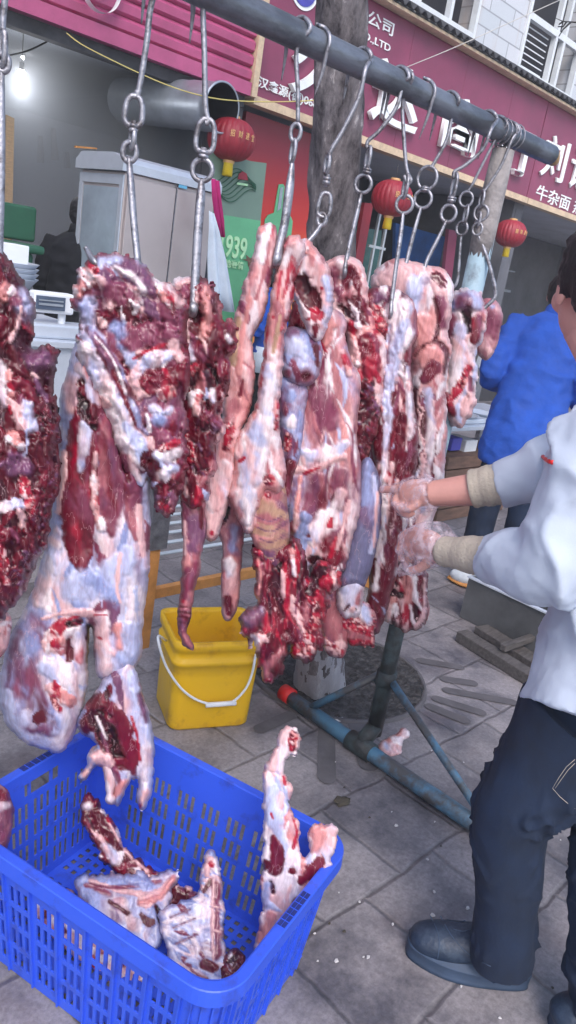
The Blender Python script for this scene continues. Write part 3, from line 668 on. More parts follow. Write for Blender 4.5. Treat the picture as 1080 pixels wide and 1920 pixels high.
p = onY(20, 475, 4.0); bm = bmesh.new(); box(bm, (p.x-.12, 3.9, p.z-.06), (p.x+.05, 4.05, p.z+.05)); tag(bm_obj('white_box', bm, M['white'], None, bevel=.005), 'small white box on the bowls by the green bin', 'box')
bm = bmesh.new(); z = onY(18, 500, 4.0).z-.125; box(bm, (1.2, 3.7, z-.04), (2.25, 4.25, z-.004)); 
for x in (1.25, 2.2):
    for y in (3.75, 4.2): box(bm, (x-.02, y-.02, 0), (x+.02, y+.02, z-.042))
tag(bm_obj('bowl_stand', bm, M['steel'], None), 'plain metal stand carrying the stacked bowls', 'stand')
# ---------------- low slatted rack and orange frame
bn2 = thing('slatted_bench', (2.2, 2.5, 0), 'low bench of thin metal rails on an orange wooden frame behind the yellow bucket', 'bench')
for k in range(6):
    y = 2.42+k*.1; bm = bmesh.new(); tube(bm, [(1.7, y, .30), (3.1, y, .30)], .009, 8); bm_obj('rail', bm, M['barmetal'], bn2)
p = G(266, 1212); t_ = onY(300, 950, p.y)
bm = bmesh.new(); box(bm, (p.x-.03, p.y-.02, 0), (p.x+.02, p.y+.03, .42)); bm_obj('leg', bm, M['orange'], bn2); bm = bmesh.new(); box(bm, (p.x-.03, p.y+.55, 0), (p.x+.02, p.y+.6, .42)); bm_obj('leg', bm, M['orange'], bn2)
bm = bmesh.new(); box(bm, (p.x+.022, p.y+.0, .2), (3.1, p.y+.03, .24)); bm_obj('crossbar', bm, M['orange'], bn2)
bm = bmesh.new(); box(bm, (3.102, p.y-.02, 0), (3.15, p.y+.03, .42)); bm_obj('leg', bm, M['orange'], bn2); bm = bmesh.new(); box(bm, (3.102, p.y+.55, 0), (3.15, p.y+.6, .42)); bm_obj('leg', bm, M['orange'], bn2)
bm = bmesh.new(); box(bm, (p.x-.035, p.y-.025, .421), (p.x+.045, p.y+.035, .78)); bm_obj('grey_post', bm, M['steel'], bn2)

# ---------------- butcher's rack
YP = 1.283; PX0, PX1 = -.35, 2.235; PZ = 1.939; PR = .0272
rk = thing('meat_rack', (1.95, YP, 0), 'grey steel pipe rack on a T-shaped foot from which all the meat hangs', 'rack')
bm = bmesh.new(); tube(bm, [(PX0+i*(PX1-PX0)/40, YP, PZ) for i in range(41)], PR, 24, cap=False); o = bm_obj('top_pipe', bm, M['pipe'], rk, True); m = o.modifiers.new('s', 'SOLIDIFY'); m.thickness = .003
bm = bmesh.new(); r0 = PR-.004; tube(bm, [(PX1-.03, YP, PZ), (PX1+.012, YP, PZ-.002), (PX1+.035, YP+.003, PZ-.01), (PX1+.045, YP, PZ-.014)], [r0, r0, r0*.7, r0*.35], 16); bm_obj('wooden_plug', bm, M['wood'], rk, True)
pb = Vector((1.985, YP, 0))
for X in (pb.x, -.3):
    bm = bmesh.new(); tube(bm, [(X, YP, .06), (X, YP, .62)], .027, 20); bm_obj('lower_post', bm, M['greenpipe'], rk, True)
    bm = bmesh.new(); tube(bm, [(X, YP, .60), (X, YP, 1.68)], .031, 20); bm_obj('upper_post', bm, M['lightblue'], rk, True)
    bm = bmesh.new(); tube(bm, [(X, YP, 1.62), (X-.003, YP, 1.7), (X, YP, 1.8), (X+.002, YP, 1.9)], [.031, .033, .032, .030], 14); bm_obj('cardboard_wrap', bm, M['card'], rk, True)
    bm = bmesh.new(); tube(bm, [(X-.06 if X > 0 else X, 1.64, .03), (X-.06 if X > 0 else X, .62, .03)], .026, 20); bm_obj('foot_pipe', bm, M['bluepipe'], rk, True)
    x = X-.06 if X > 0 else X
    bm = bmesh.new(); tube(bm, [(x, 1.62, .035), (x, 1.665, .035)], .030, 20); bm_obj('end_cap', bm, M['capred'], rk, True)
    for yy in (1.52, .78):
        bm = bmesh.new(); tube(bm, [(x, yy, .05), (X, YP+(.03 if yy > YP else -.03), .27)], .013, 12); bm_obj('brace', bm, M['bluepipe'], rk, True)
    bm = bmesh.new(); tube(bm, [(X, YP, .25), (X, YP, .3)], .034, 20); bm_obj('collar', bm, M['greenpipe'], rk, True); bm = bmesh.new(); tube(bm, [(x, YP-.05, .03), (x, YP+.05, .03)], .034, 20); tube(bm, [(x, YP, .04), (X, YP, .09)], .028, 14); bm_obj('joint_sleeve', bm, M['greenpipe'], rk, True)
bm = bmesh.new()
for k in range(5): tube(bm, [(pb.x-.05+.022*k+.06*math.cos(a)*0, YP+(PR+.006)*math.sin(a), PZ+(PR+.006)*math.cos(a)) for a in [2*math.pi*i/16 for i in range(16)]], .0022, 6, closed=True)
bm_obj('wire_binding', bm, M['hook'], rk)

# ---------------- yellow bucket
A = G(318, 1372); B = G(463, 1361); u = (B-A).normalized(); v = Vector((-u.y, u.x, 0)); Lw = (B-A).length
bu = thing('yellow_bucket', A+u*Lw/2+v*.11, 'square yellow plastic bucket with a white wire handle on the pavement', 'bucket')
def rrect(cx, cy, hx, hy, r, n=6):
    P = []
    for sx, sy, a0 in ((1, 1, 0), (-1, 1, 90), (-1, -1, 180), (1, -1, 270)):
        for k in range(n+1):
            a = R_(a0+90*k/n); P.append((cx+sx*(hx-r)+r*math.cos(a), cy+sy*(hy-r)+r*math.sin(a)))
    return P
def loft(bm, prof, M_, n=6, close_bottom=True):
    rings = []
    for hx, hy, r, z in prof: rings.append([bm.verts.new(M_ @ Vector((x, y, z))) for x, y in rrect(0, 0, hx, hy, r, n)])
    for A_, B_ in zip(rings, rings[1:]):
        k_ = len(A_)
        for k in range(k_): bm.faces.new((A_[k], A_[(k+1) % k_], B_[(k+1) % k_], B_[k]))
    return rings
MB_ = Matrix.Translation(bu.location) @ Matrix(((u.x, v.x, 0, 0), (u.y, v.y, 0, 0), (0, 0, 1, 0), (0, 0, 0, 1)))
hx, hy = Lw/2+.005, .115; H_ = .335
bm = bmesh.new()
rg = loft(bm, [(hx-.01, hy-.01, .03, 0), (hx, hy, .035, .012), (hx+.004, hy+.004, .036, .2), (hx+.006, hy+.006, .036, .245), (hx+.016, hy+.016, .04, .25), (hx+.017, hy+.017, .04, .265), (hx+.009, hy+.009, .037, .27), (hx+.010, hy+.010, .037, .30), (hx+.017, hy+.017, .04, .303), (hx+.018, hy+.018, .04, H_), (hx+.008, hy+.008, .036, H_+.002), (hx+.004, hy+.004, .034, H_-.015), (hx-.004, hy-.004, .03, .02)], MB_)
bm.faces.new(rg[0][::-1]); bm.faces.new(rg[-1]); bm_obj('bucket_body', bm, M['bucket'], bu, True)
HP = [(296, 1195), (312, 1250), (345, 1296), (385, 1318), (430, 1318), (458, 1295), (472, 1265), (478, 1235)]
def plane_front(px, py, dist=.028):   # vertical plane just outside the bucket's front
    P0 = MB_ @ Vector((0, -hy-dist, 0)); nrm = MB_.to_3x3() @ Vector((0, -1, 0)); o_ = Vector((0, 0, HC)); d_ = Vector(WR(px, py)); return o_+d_*((P0-o_).dot(nrm)/d_.dot(nrm))
hp = [plane_front(x, y) for x, y in HP]
bm = bmesh.new(); tube(bm, [MB_ @ Vector((-hx-.02, -.02, .29))]+hp+[MB_ @ Vector((hx+.02, -.02, .29))], .0042, 8, smooth=6); bm_obj('handle_wire', bm, M['white'], bu, True)
bm = bmesh.new(); tube(bm, [plane_front(386, 1322, .03), plane_front(442, 1318, .03)], .0085, 12); bm_obj('handle_grip', bm, M['white'], bu, True)

# ---------------- blue crate
HZ = .33
A, B, C = [G(*p, HZ) for p in ((225, 1345), (668, 1575), (400, 1880))]
u = (B-A).normalized(); v = Vector((u.y, -u.x, 0));
if (C-B).dot(v) < 0: v = -v
LL = (B-A).length+.03; WW = (C-B).dot(v)-.0
cc = B-u*LL/2+v*WW/2; cc.z = 0
cr_t = thing('plastic_crate', cc, 'big blue perforated plastic crate holding meat scraps in the foreground', 'crate')
CM = Matrix.Translation(cc) @ Matrix(((u.x, v.x, 0, 0), (u.y, v.y, 0, 0), (0, 0, 1, 0), (0, 0, 0, 1)))
HX, HY = LL/2-.022, WW/2-.022; TAP = .028; RC = .06
# perimeter as list of (side point, arc length)
def perim(hx, hy, r, us):
    """position on rounded rectangle for arclength parameter list us measured on the top loop; returns xy"""
    segs = [('l', (-hx+r, -hy), (1, 0), 2*(hx-r)), ('a', (hx-r, -hy+r), -90, r), ('l', (hx, -hy+r), (0, 1), 2*(hy-r)), ('a', (hx-r, hy-r), 0, r), ('l', (hx-r, hy), (-1, 0), 2*(hx-r)), ('a', (-hx+r, hy-r), 90, r), ('l', (-hx, hy-r), (0, -1), 2*(hy-r)), ('a', (-hx+r, -hy+r), 180, r)]
    return segs
def side_breaks(L, n_groups, per, slotw, gapw):
    """breakpoints along a side 0..L, with hole flags"""
    gl = per*slotw+(per-1)*gapw; sp = (L-n_groups*gl)/(n_groups+1); bps = [0.]; fl = []
    x = 0
    for g in range(n_groups):
        x += sp; bps.append(x); fl.append(0)
        for k in range(per):
            x += slotw; bps.append(x); fl.append(1)
            if k < per-1: x += gapw; bps.append(x); fl.append(0)
    bps.append(L); fl.append(0); return bps, fl
sides = perim(HX, HY, RC, None)
ub = []; 
for s in sides:
    if s[0] == 'l':
        L = s[3]; ng = 7 if L > .5 else 5
        b_, f_ = side_breaks(L, ng, 3, .0115, .0085); b_ = list(b_)
        hd = (L < .5)
        for i in range(len(f_)): ub.append(('l', s, b_[i]/L, b_[i+1]/L, f_[i], hd, (b_[i]+b_[i+1])/2/L))
    else:
        for k in range(6): ub.append(('a', s, k/6, (k+1)/6, 0, False, 0))
def ppt(kind, s, t, ins):
    if kind == 'l': x = s[1][0]+s[2][0]*s[3]*t; y = s[1][1]+s[2][1]*s[3]*t
    else:
        a = R_(s[2]+90*t); x = s[1][0]+s[3]*math.cos(a); y = s[1][1]+s[3]*math.sin(a)
    return x*(1-ins/HX), y*(1-ins/HY)
zb = [0.004, .03]; zf = [0]
z = .03
for r in range(4):
    zb += [z+.044, z+.044+.0125]; zf += [1, 0]; z += .0565
zb[-1] = zb[-1]; zb += [.262, .295, HZ-.012]; zf += [0, 2, 0]
zb = sorted(zb)
bm = bmesh.new(); grid = {}
def gv(i, j):
    if (i, j) not in grid:
        e = ub[i % len(ub)]; x, y = ppt(e[0], e[1], e[2], TAP*(1-zb[j]/HZ)); grid[(i, j)] = bm.verts.new(CM @ Vector((x, y, zb[j])))
    return grid[(i, j)]
nU = len(ub)
for i in range(nU):
    e = ub[i]
    for j in range(len(zb)-1):
        hole = (e[4] and zf[j] == 1)
        if e[5] and zf[j] == 2 and .36 < e[6] < .64: hole = True
        if hole: continue
        i2 = (i+1) % nU
        bm.faces.new((gv(i, j), gv(i2, j), gv(i2, j+1), gv(i, j+1)))
o = bm_obj('crate_wall', bm, M['crate'], cr_t, False); m = o.modifiers.new('s', 'SOLIDIFY'); m.thickness = .0035; m.offset = 0
bm = bmesh.new()   # rim lip with down-turned flange
rl = loft(bm, [(HX-.004, HY-.004, RC, HZ-.014), (HX-.003, HY-.003, RC, HZ-.002), (HX+.001, HY+.001, RC, HZ), (HX+.019, HY+.019, RC+.016, HZ), (HX+.021, HY+.021, RC+.018, HZ-.002), (HX+.022, HY+.022, RC+.018, HZ-.034), (HX+.019, HY+.019, RC+.016, HZ-.034), (HX+.017, HY+.017, RC+.014, HZ-.006), (HX+.002, HY+.002, RC, HZ-.008), (HX+.001, HY+.001, RC, HZ-.014)], CM, 10)
A_, B_ = rl[-1], rl[0]
for k in range(len(A_)): bm.faces.new((A_[k], A_[(k+1) % len(A_)], B_[(k+1) % len(A_)], B_[k]))
bm_obj('crate_rim', bm, M['crate'], cr_t, False)
for sx in (1, -1):      # dark blue pads painting the shade of open pockets on the short side rims
    bm = bmesh.new()
    for a in range(6): 
        for b_ in range(2):
            xx = HX+.0045+b_*.009; yy = -.054+a*.018
            box(bm, (sx*xx-.0037, yy+.002, HZ+.0005), (sx*xx+.0037, yy+.016, HZ+.0016), CM)
    bm_obj('rim_shade_pad', bm, mat('pocket_shade_blue', (.008, .02, .16), .6) if sx == 1 else bpy.data.materials['pocket_shade_blue'], cr_t)
bm = bmesh.new()   # vertical ribs on the outside
for s in sides:
    if s[0] != 'l': continue
    L = s[3]; ng = 7 if L > .5 else 5; gl = 3*.0115+2*.0085; sp = (L-ng*gl)/(ng+1)
    for g in range(ng+1):
        t = (g*(gl+sp)+sp/2)/L
        n_ = Vector((s[2][1], -s[2][0], 0)); 
        x0_, y0_ = ppt('l', s, t, TAP); x1_, y1_ = ppt('l', s, t, .0015)
        bar(bm, CM @ (Vector((x0_, y0_, .006))+n_*.004), CM @ (Vector((x1_, y1_, HZ-.03))+n_*.004), .004, .008, CM.to_3x3() @ n_)
for s in sides:
    if s[0] != 'a': continue
    for k in range(5):
        a = R_(s[2]+10+70*k/4)
        c0_ = Vector((s[1][0]*(1-TAP/HX)+(RC-.0)*math.cos(a), s[1][1]*(1-TAP/HY)+(RC)*math.sin(a), .01)); c1_ = Vector((s[1][0]+(RC+.002)*math.cos(a), s[1][1]+(RC+.002)*math.sin(a), HZ-.03))
        bar(bm, CM @ c0_, CM @ c1_, .0035, .008, CM.to_3x3() @ Vector((math.cos(a), math.sin(a), 0)))
bm_obj('crate_rib', bm, M['crate'], cr_t)
bm = bmesh.new(); g = .0125; vs = {}
fx, fy = HX-TAP, HY-TAP; nx_, ny_ = int(2*fx/g), int(2*fy/g)
def fv(i, j):
    if (i, j) not in vs: vs[(i, j)] = bm.verts.new(CM @ Vector((-fx+2*fx*i/nx_, -fy+2*fy*j/ny_, .008)))
    return vs[(i, j)]
for i in range(nx_):
    for j in range(ny_):
        if (i % 2 == 1 and j % 2 == 1 and (i//2) % 7 != 6 and (j//2) % 7 != 6): continue
        bm.faces.new((fv(i, j), fv(i+1, j), fv(i+1, j+1), fv(i, j+1)))
o = bm_obj('crate_floor', bm, M['crate'], cr_t, False); m = o.modifiers.new('s', 'SOLIDIFY'); m.thickness = .003

# ---------------- right side stuff
tr = thing('metal_trough', G(930, 1200), 'grey metal box standing on the pavement behind the white-shirted man', 'trough')
A = G(861, 1157); B = G(1007, 1232); d = (B-A).normalized(); nrm = Vector((-d.y, d.x, 0)); nrm = nrm if nrm.x > 0 else -nrm
TM = Matrix.Translation(A) @ Matrix(((d.x, nrm.x, 0, 0), (d.y, nrm.y, 0, 0), (0, 0, 1, 0), (0, 0, 0, 1)))
ht = .215; t = .012
bm = bmesh.new(); Lx, Ly = 1.1, .5
for p, q in (((0, 0, .003), (Lx, t, ht)), ((0, Ly-t, .003), (Lx, Ly, ht)), ((0, t, .003), (t, Ly-t, ht)), ((Lx-t, t, .003), (Lx, Ly-t, ht)), ((t, t, .003), (Lx-t, Ly-t, .02))): box(bm, p, q, TM)
bm_obj('trough_body', bm, M['grit'], tr)
bm = bmesh.new(); box(bm, (-.004, -.01, ht+.001), (Lx+.004, .016, ht+.008), TM); box(bm, (-.004, Ly-.016, ht+.001), (Lx+.004, Ly+.01, ht+.008), TM); bm_obj('trough_lip', bm, M['stainl'], tr)
for (p, q, wd, th, lb) in (((862, 1200), (1005, 1290), .07, .05, 'grimy plank lying in front of the metal box, nearest the camera'), ((900, 1185), (1010, 1255), .09, .035, 'dark plank tucked along the foot of the metal box')):
    bm = bmesh.new(); a, b_ = G(*p), G(*q); dd_ = (b_-a); bar(bm, a+Vector((0, 0, th/2+.002)), a+dd_*1.4+Vector((0, 0, th/2+.002)), wd, th); tag(bm_obj('timber_plank', bm, M['oldwood'], None, bevel=.004), lb, 'plank')
bm = bmesh.new(); a, b_ = G(935, 1243), G(1010, 1215); bar(bm, a+Vector((0, 0, .075)), b_+Vector((0, 0, .075)), .03, .03); tag(bm_obj('timber_plank', bm, M['oldwood'], None, bevel=.003), 'thin stick lying across the two planks', 'stick')
# market table with trays behind the blue coat
Yq = 2.75; zt = onY(880, 800, Yq).z
mt_ = thing('market_table', (onY(880, 800, Yq).x, Yq, 0), 'stainless market table under the scale, left of the man in the blue coat', 'table')
xa, xb = onY(830, 800, Yq).x, onY(880, 800, Yq).x+1.3
bm = bmesh.new(); box(bm, (xa, Yq, zt-.03), (xb, Yq+.7, zt)); bm_obj('table_top', bm, M['stainl'], mt_, bevel=.004)
for x, y in ((xa+.02, Yq+.03), (xb-.06, Yq+.03), (xa+.02, Yq+.63), (xb-.06, Yq+.63)):
    bm = bmesh.new(); box(bm, (x, y, 0), (x+.04, y+.04, zt-.032)); bm_obj('leg', bm, M['steel'], mt_)
bm = bmesh.new(); box(bm, (xa+.02, Yq+.08, zt-.3), (xb-.02, Yq+.6, zt-.27)); bm_obj('shelf', bm, M['steel'], mt_)
def bx(name, px0, px1, py0, py1, Y, dp, mtl, lb, cat):
    a = onY(px0, py1, Y); b_ = onY(px1, py0, Y); zz = sorted((onY((px0+px1)/2, py1, Y).z, onY((px0+px1)/2, py0, Y).z))
    bm = bmesh.new(); box(bm, (a.x, Y, zz[0]), (b_.x, Y+dp, zz[1])); return tag(bm_obj(name, bm, mtl, None, bevel=.006), lb, cat)
bx('plastic_tub', 845, 868, 822, 845, Yq+.15, .2, M['bluebox'], 'violet-blue tub on the shelf under the market table', 'tub')
bx('plastic_tub', 870, 897, 826, 850, Yq+.15, .2, M['white'], 'off-white tub beside the violet one on the shelf', 'tub')
bm = bmesh.new(); z0 = 0.0
ax = onY(835, 900, Yq+.05).x; az = onY(860, 856, Yq+.05).z
for k in range(5): box(bm, (ax, Yq+.05+.002*k, az*k/5+.004), (ax+.9, Yq+.5, az*(k+1)/5-.006))
tag(bm_obj('wooden_box', bm, M['brownbox'], None), 'brown slatted wooden box under the market table', 'box')
for k, (px, py, s) in enumerate(((860, 795, .16), (905, 800, .13))):
    p = onY(px, py, Yq+.15); bm = bmesh.new(); lathe(bm, [(0, 0), (s*.7, 0), (s, .05), (s+.012, .052), (s-.006, .045), (s*.65, .006), (0, .006)], 28, Matrix.Translation((p.x, Yq+.2, zt+.001)))
    tag(bm_obj('steel_tray', bm, M['stainl'], None, True), ('wider round steel tray on the market table' if k == 0 else 'smaller round steel tray on the market table by the blue coat'), 'tray')
sc2 = thing('counter_scale', (onY(905, 800, Yq+.1).x, Yq+.1, zt), 'white scale with a dark green display on a pole left of the blue coat', 'scale')
a = onY(897, 636, Yq+.1); b_ = onY(937, 705, Yq+.1)
p = onY(917, 668, Yq+.1); hw = .057; hh = .095
SM = Matrix.Translation(p) @ Matrix.Rotation(R_(-25), 4, 'Z') @ Matrix.Rotation(R_(8), 4, 'Y')
bm = bmesh.new(); box(bm, (-hw, -.02, -hh), (hw, .05, hh), SM); bm_obj('display_head', bm, M['white'], sc2, bevel=.015, seg=3)
bm = bmesh.new(); box(bm, (-.012, -.026, -.05), (hw-.006, -.0215, hh-.02), SM); bm_obj('display', bm, M['binG'], sc2)
bm = bmesh.new()
for k in range(4): box(bm, (-.002, -.029, -.035+k*.028), (hw-.016, -.0265, -.025+k*.028), SM)
bm_obj('display_mark', bm, M['duct'], sc2)
bm = bmesh.new(); tube(bm, [(p.x-.02, Yq+.13, zt+.02), (p.x-.01, Yq+.13, p.z-.09)], .013, 12); bm_obj('pole', bm, M['steel'], sc2)
bm = bmesh.new(); box(bm, (p.x-.18, Yq+.05, zt+.002), (p.x+.12, Yq+.4, zt+.035)); bm_obj('weighing_plate', bm, M['stainl'], sc2, bevel=.008)
# kitchen clutter at the back right
rr = random.Random(8)
kt = thing('kitchen_counter', (10.8, 7.0, 0), 'cluttered dark kitchen counter deep in the right-hand shop', 'counter')
bm = bmesh.new(); box(bm, (9.95, 6.6, 0), (13, 7.2, 1.0)); bm_obj('counter_body', bm, M['dark'], kt)
for k in range(9):
    x = 10.0+k*.24; h = rr.uniform(.1, .3); r = rr.uniform(.05, .1); bm = bmesh.new(); lathe(bm, [(0, 1.0), (r, 1.0), (r*1.1, 1.0+h), (r, 1.0+h+.01), (0, 1.0+h*.9)], 16, Matrix.Translation((x, 6.8, 0))); bm_obj('pot', bm, [M['stainl'], M['white'], M['steel'], M['brownbox']][k % 4], kt, True)
bm = bmesh.new(); box(bm, (9.9, 7.6, 1.75), (13, 7.9, 1.79)); box(bm, (9.9, 7.6, 2.1), (13, 7.9, 2.12)); bm_obj('shelf', bm, M['duct'], kt)

# steam drifting in the left shop
bm = bmesh.new(); box(bm, (1.5, 5.85, 1.35), (4.5, 9.3, 2.84)); o = bm_obj('steam', bm, None); tag(o, kind='stuff')
vm_ = bpy.data.materials.new('steam'); vm_.use_nodes = True; nt = vm_.node_tree; nt.nodes.remove(nt.nodes['Principled BSDF']); pv = N(nt, 'ShaderNodeVolumePrincipled'); pv.inputs['Color'].default_value = (.85, .9, 1, 1); pv.inputs['Density'].default_value = 1.0
nt.links.new(pv.outputs[0], nt.nodes['Material Output'].inputs['Volume']); o.data.materials.append(vm_)
# thin steam and damp air of the street
bm = bmesh.new(); box(bm, (-8, -6, -1), (20, 9.45, 9.3)); o = bm_obj('haze', bm, None); tag(o, kind='stuff')
vm_ = bpy.data.materials.new('haze'); vm_.use_nodes = True; nt = vm_.node_tree; nt.nodes.remove(nt.nodes['Principled BSDF']); pv = N(nt, 'ShaderNodeVolumePrincipled'); pv.inputs['Color'].default_value = (.9, .92, 1, 1); pv.inputs['Density'].default_value = .006
nt.links.new(pv.outputs[0], nt.nodes['Material Output'].inputs['Volume']); o.data.materials.append(vm_)
# ---------------- small litter
rr = random.Random(21)
for k in range(46):
    px = rr.uniform(560, 1075); py = rr.uniform(1380, 1915); p = G(px, py)
    s = rr.uniform(.003, .009); bm = bmesh.new()
    P = [Vector((s*rr.uniform(.4, 1.2)*math.cos(a), s*rr.uniform(.3, .9)*math.sin(a), 0)) for a in [i*1.2566 for i in range(5)]]
    lo = [bm.verts.new(p+q+Vector((0, 0, .004))) for q in P]; hi = [bm.verts.new(p+q*.7+Vector((0, 0, .0045+s*.35))) for q in P]
    bm.faces.new(lo[::-1]); bm.faces.new(hi)
    for i in range(5): bm.faces.new((lo[i], lo[(i+1) % 5], hi[(i+1) % 5], hi[i]))
    tag(bm_obj('litter_scrap', bm, M['litter'] if k % 4 else M['leaf'], None), 'tiny pale or dark crumb of litter on the paving', 'litter', 'crumbs of litter on the pavement')
for px, py, s, lb, mt2 in ((630, 1350, .02, 'crumpled white tissue lying by the blue foot pipe', 'litter'), (944, 1186, .018, 'crumpled white scrap by the planks', 'litter'), (640, 1505, .022, 'small dry leaf heap on the paving seam right of the crate', 'leaf')):
    p = G(px, py); bm = bmesh.new(); bmesh.ops.create_icosphere(bm, subdivisions=3, radius=s)
    for v_ in bm.verts: f = 1+.5*float(vn(v_.co.x*90, v_.co.y*90, v_.co.z*90, 7)); v_.co = Vector((v_.co.x*f*1.3, v_.co.y*f*.8, v_.co.z*.3*f))+p+Vector((0, 0, s*.28))
    tag(bm_obj('paper_scrap' if mt2 == 'litter' else 'leaf_scrap', bm, M[mt2], None, True), lb, 'litter')
# ================================================================== MEAT
T = dict(m=(.14, .005, .02), d=(.042, .003, .011), r=(.36, .009, .034), f=(.68, .42, .42), w=(.76, .68, .7), s=(.25, .3, .52), p=(.15, .055, .115),
         y=(.42, .26, .17), k=(.015, .003, .006), o=(.6, .25, .24), b=(.13, .13, .23), q=(.19, .04, .08), z=(.36, .115, .135), n=(.085, .004, .013), c=(.46, .5, .7))
HGT = dict(m=.0, d=-.006, r=.002, f=.005, w=.005, s=.003, p=0, y=0, k=-.012, o=.004, b=0, q=.001, z=.001, n=-.003, c=.003)
def mix(s, ang, st, *t, amp=1.): return dict(s=s, ang=ang, st=st, t=t, amp=amp)
MIX = {
 'scrap': mix(21, 72, 2.6, ('m', 5), ('n', 5), ('d', 3.), ('f', 1.4), ('w', .7), ('r', .8), ('q', 1.5), ('p', .8)),
 'scrapd': mix(19, 80, 2.6, ('m', 4), ('n', 6), ('d', 5), ('f', 1.1), ('w', .5), ('r', .9), ('q', 1), ('p', 1.)),
 'scrapw': mix(23, 55, 2.6, ('m', 3.5), ('n', 2.5), ('d', 1), ('f', 2.2), ('w', 1.8), ('s', 1.6), ('r', 1), ('q', 3)),
 'fat': mix(26, 82, 3.2, ('f', 6), ('w', 3), ('o', 3.2), ('r', .35), ('z', .6), amp=.6),
 'fatw': mix(26, 80, 2.4, ('f', 3), ('w', 6), ('o', 1.4), ('c', 2), ('r', .3), amp=.6),
 'lump': mix(18, 70, 1.9, ('f', 5), ('w', 2.5), ('o', 2.6), ('r', 1.2), ('z', 1)),
 'silver': mix(30, 84, 3.2, ('s', 4.5), ('c', 5), ('w', 3), ('p', 1.3), ('f', 1), amp=.5),
 'silvp': mix(24, 84, 2.4, ('s', 3), ('q', 3), ('p', 4), ('c', 1.5), amp=.6),
 'purp': mix(24, 75, 2., ('p', 5), ('s', 1.2), ('n', 2), ('q', 2), ('c', .6), amp=.6),
 'flank': mix(20, 88, 6., ('q', 3), ('z', 3.2), ('f', 2.2), ('w', 1.5), ('o', 1.4), ('c', 1), amp=.5),
 'blood': mix(12, 86, 5.5, ('m', 4), ('n', 4), ('d', 3.), ('r', 2.6), ('f', 1.), ('z', .8)),
 'redgr': mix(6, 60, 1.2, ('r', 6), ('m', 2.5), ('f', 1.2), ('o', 1)),
 'strips': mix(9, 88, 9., ('m', 4), ('w', 2), ('q', 3), ('f', 2), ('n', 2), ('c', 1.4)),
 'pinks': mix(22, 85, 2.6, ('z', 4), ('q', 3), ('f', 1.6), ('p', 1.4), ('o', 1), amp=.6),
 'tan': mix(16, 5, 3., ('y', 6), ('z', 1.2), ('o', .8), ('p', .5), amp=.7),
 'blue': mix(30, 76, 5., ('b', 6), ('s', 1.), ('p', 1.2), amp=.3),
 'musc': mix(18, 80, 3.5, ('m', 6), ('n', 3.4), ('q', .9), ('r', .5), amp=.7),
 'muscp': mix(18, 80, 3.5, ('q', 4), ('m', 4), ('p', 2), ('z', 1.2), amp=.7),
 'dmusc': mix(9, 60, 1.3, ('n', 5), ('m', 3), ('d', 3), ('p', .7), amp=1.1),
 'dmusc2': mix(18, 75, 2.5, ('n', 5), ('m', 2.5), ('d', 3.5)),
 'cav': mix(13, 75, 2.5, ('d', 6), ('n', 3), ('k', 2), ('m', 1)),
 'white': mix(22, 80, 2.5, ('w', 6), ('c', 3), ('f', 1.5), amp=.5),
 'ribs': mix(16, 20, 3., ('c', 4), ('s', 3), ('w', 3), ('f', 1), ('q', .7), amp=.7),
 'muscw': mix(15, 60, 2.6, ('m', 3.5), ('n', 4), ('w', 1.8), ('f', 1.2), ('q', 1)),
}
SOFT = {'silver', 'silvp', 'flank', 'blue', 'white', 'purp', 'pinks', 'tan', 'muscp', 'ribs', 'fat', 'fatw', 'musc'}
SP = {'c', 's', 'silver', 'silvp', 'q', 'z', 'o', 'p', 'purp', 'ribs', 'muscp', 'b'}
def eval_mix(nm, x, y, seed):
    if nm in T: nm_ = dict(s=22, ang=80, st=2.5, t=((nm, 1),), amp=.5)
    else: nm_ = MIX[nm]
    a = R_(nm_['ang']); ca, sa = math.cos(a), math.sin(a)
    wx = x+14*fbm(x/50, y/50, 0, seed+50, 3)+2.5*fbm(x/10, y/14, 0, seed+54, 2); wy = y+14*fbm(x/50, y/50, 5, seed+60, 3)+2.5*fbm(x/10, y/14, 3, seed+64, 2)
    u = (wx*ca+wy*sa)/(nm_['s']*nm_['st']); v = (-wx*sa+wy*ca)/nm_['s']
    t = nm_['t']; S = np.stack([fbm(u, v, k*3.3, seed+k*11, 4)+.22*math.log(wt) for k, (tt, wt) in enumerate(t)])
    tmp = .19 if nm in SOFT else .04
    E_ = np.exp((S-S.max(0))/tmp); E_ /= E_.sum(0)
    C_ = np.tensordot(E_.T, np.array([T[tt] for tt, _ in t]), 1)
    H = np.tensordot(E_.T, np.array([HGT[tt] for tt, _ in t]), 1)
    if len(t) > 1:
        so_ = np.sort(S, 0); gap = so_[-1]-so_[-2]; H = H-(.0012 if nm in SOFT else .004)*np.exp(-(gap/.045)**2)
    return C_, H*nm_['amp']*(.45 if nm in SOFT else 1), (u, v)
def sstep(a, b, x): t = np.clip((x-a)/(b-a), 0, 1); return t*t*(3-2*t)
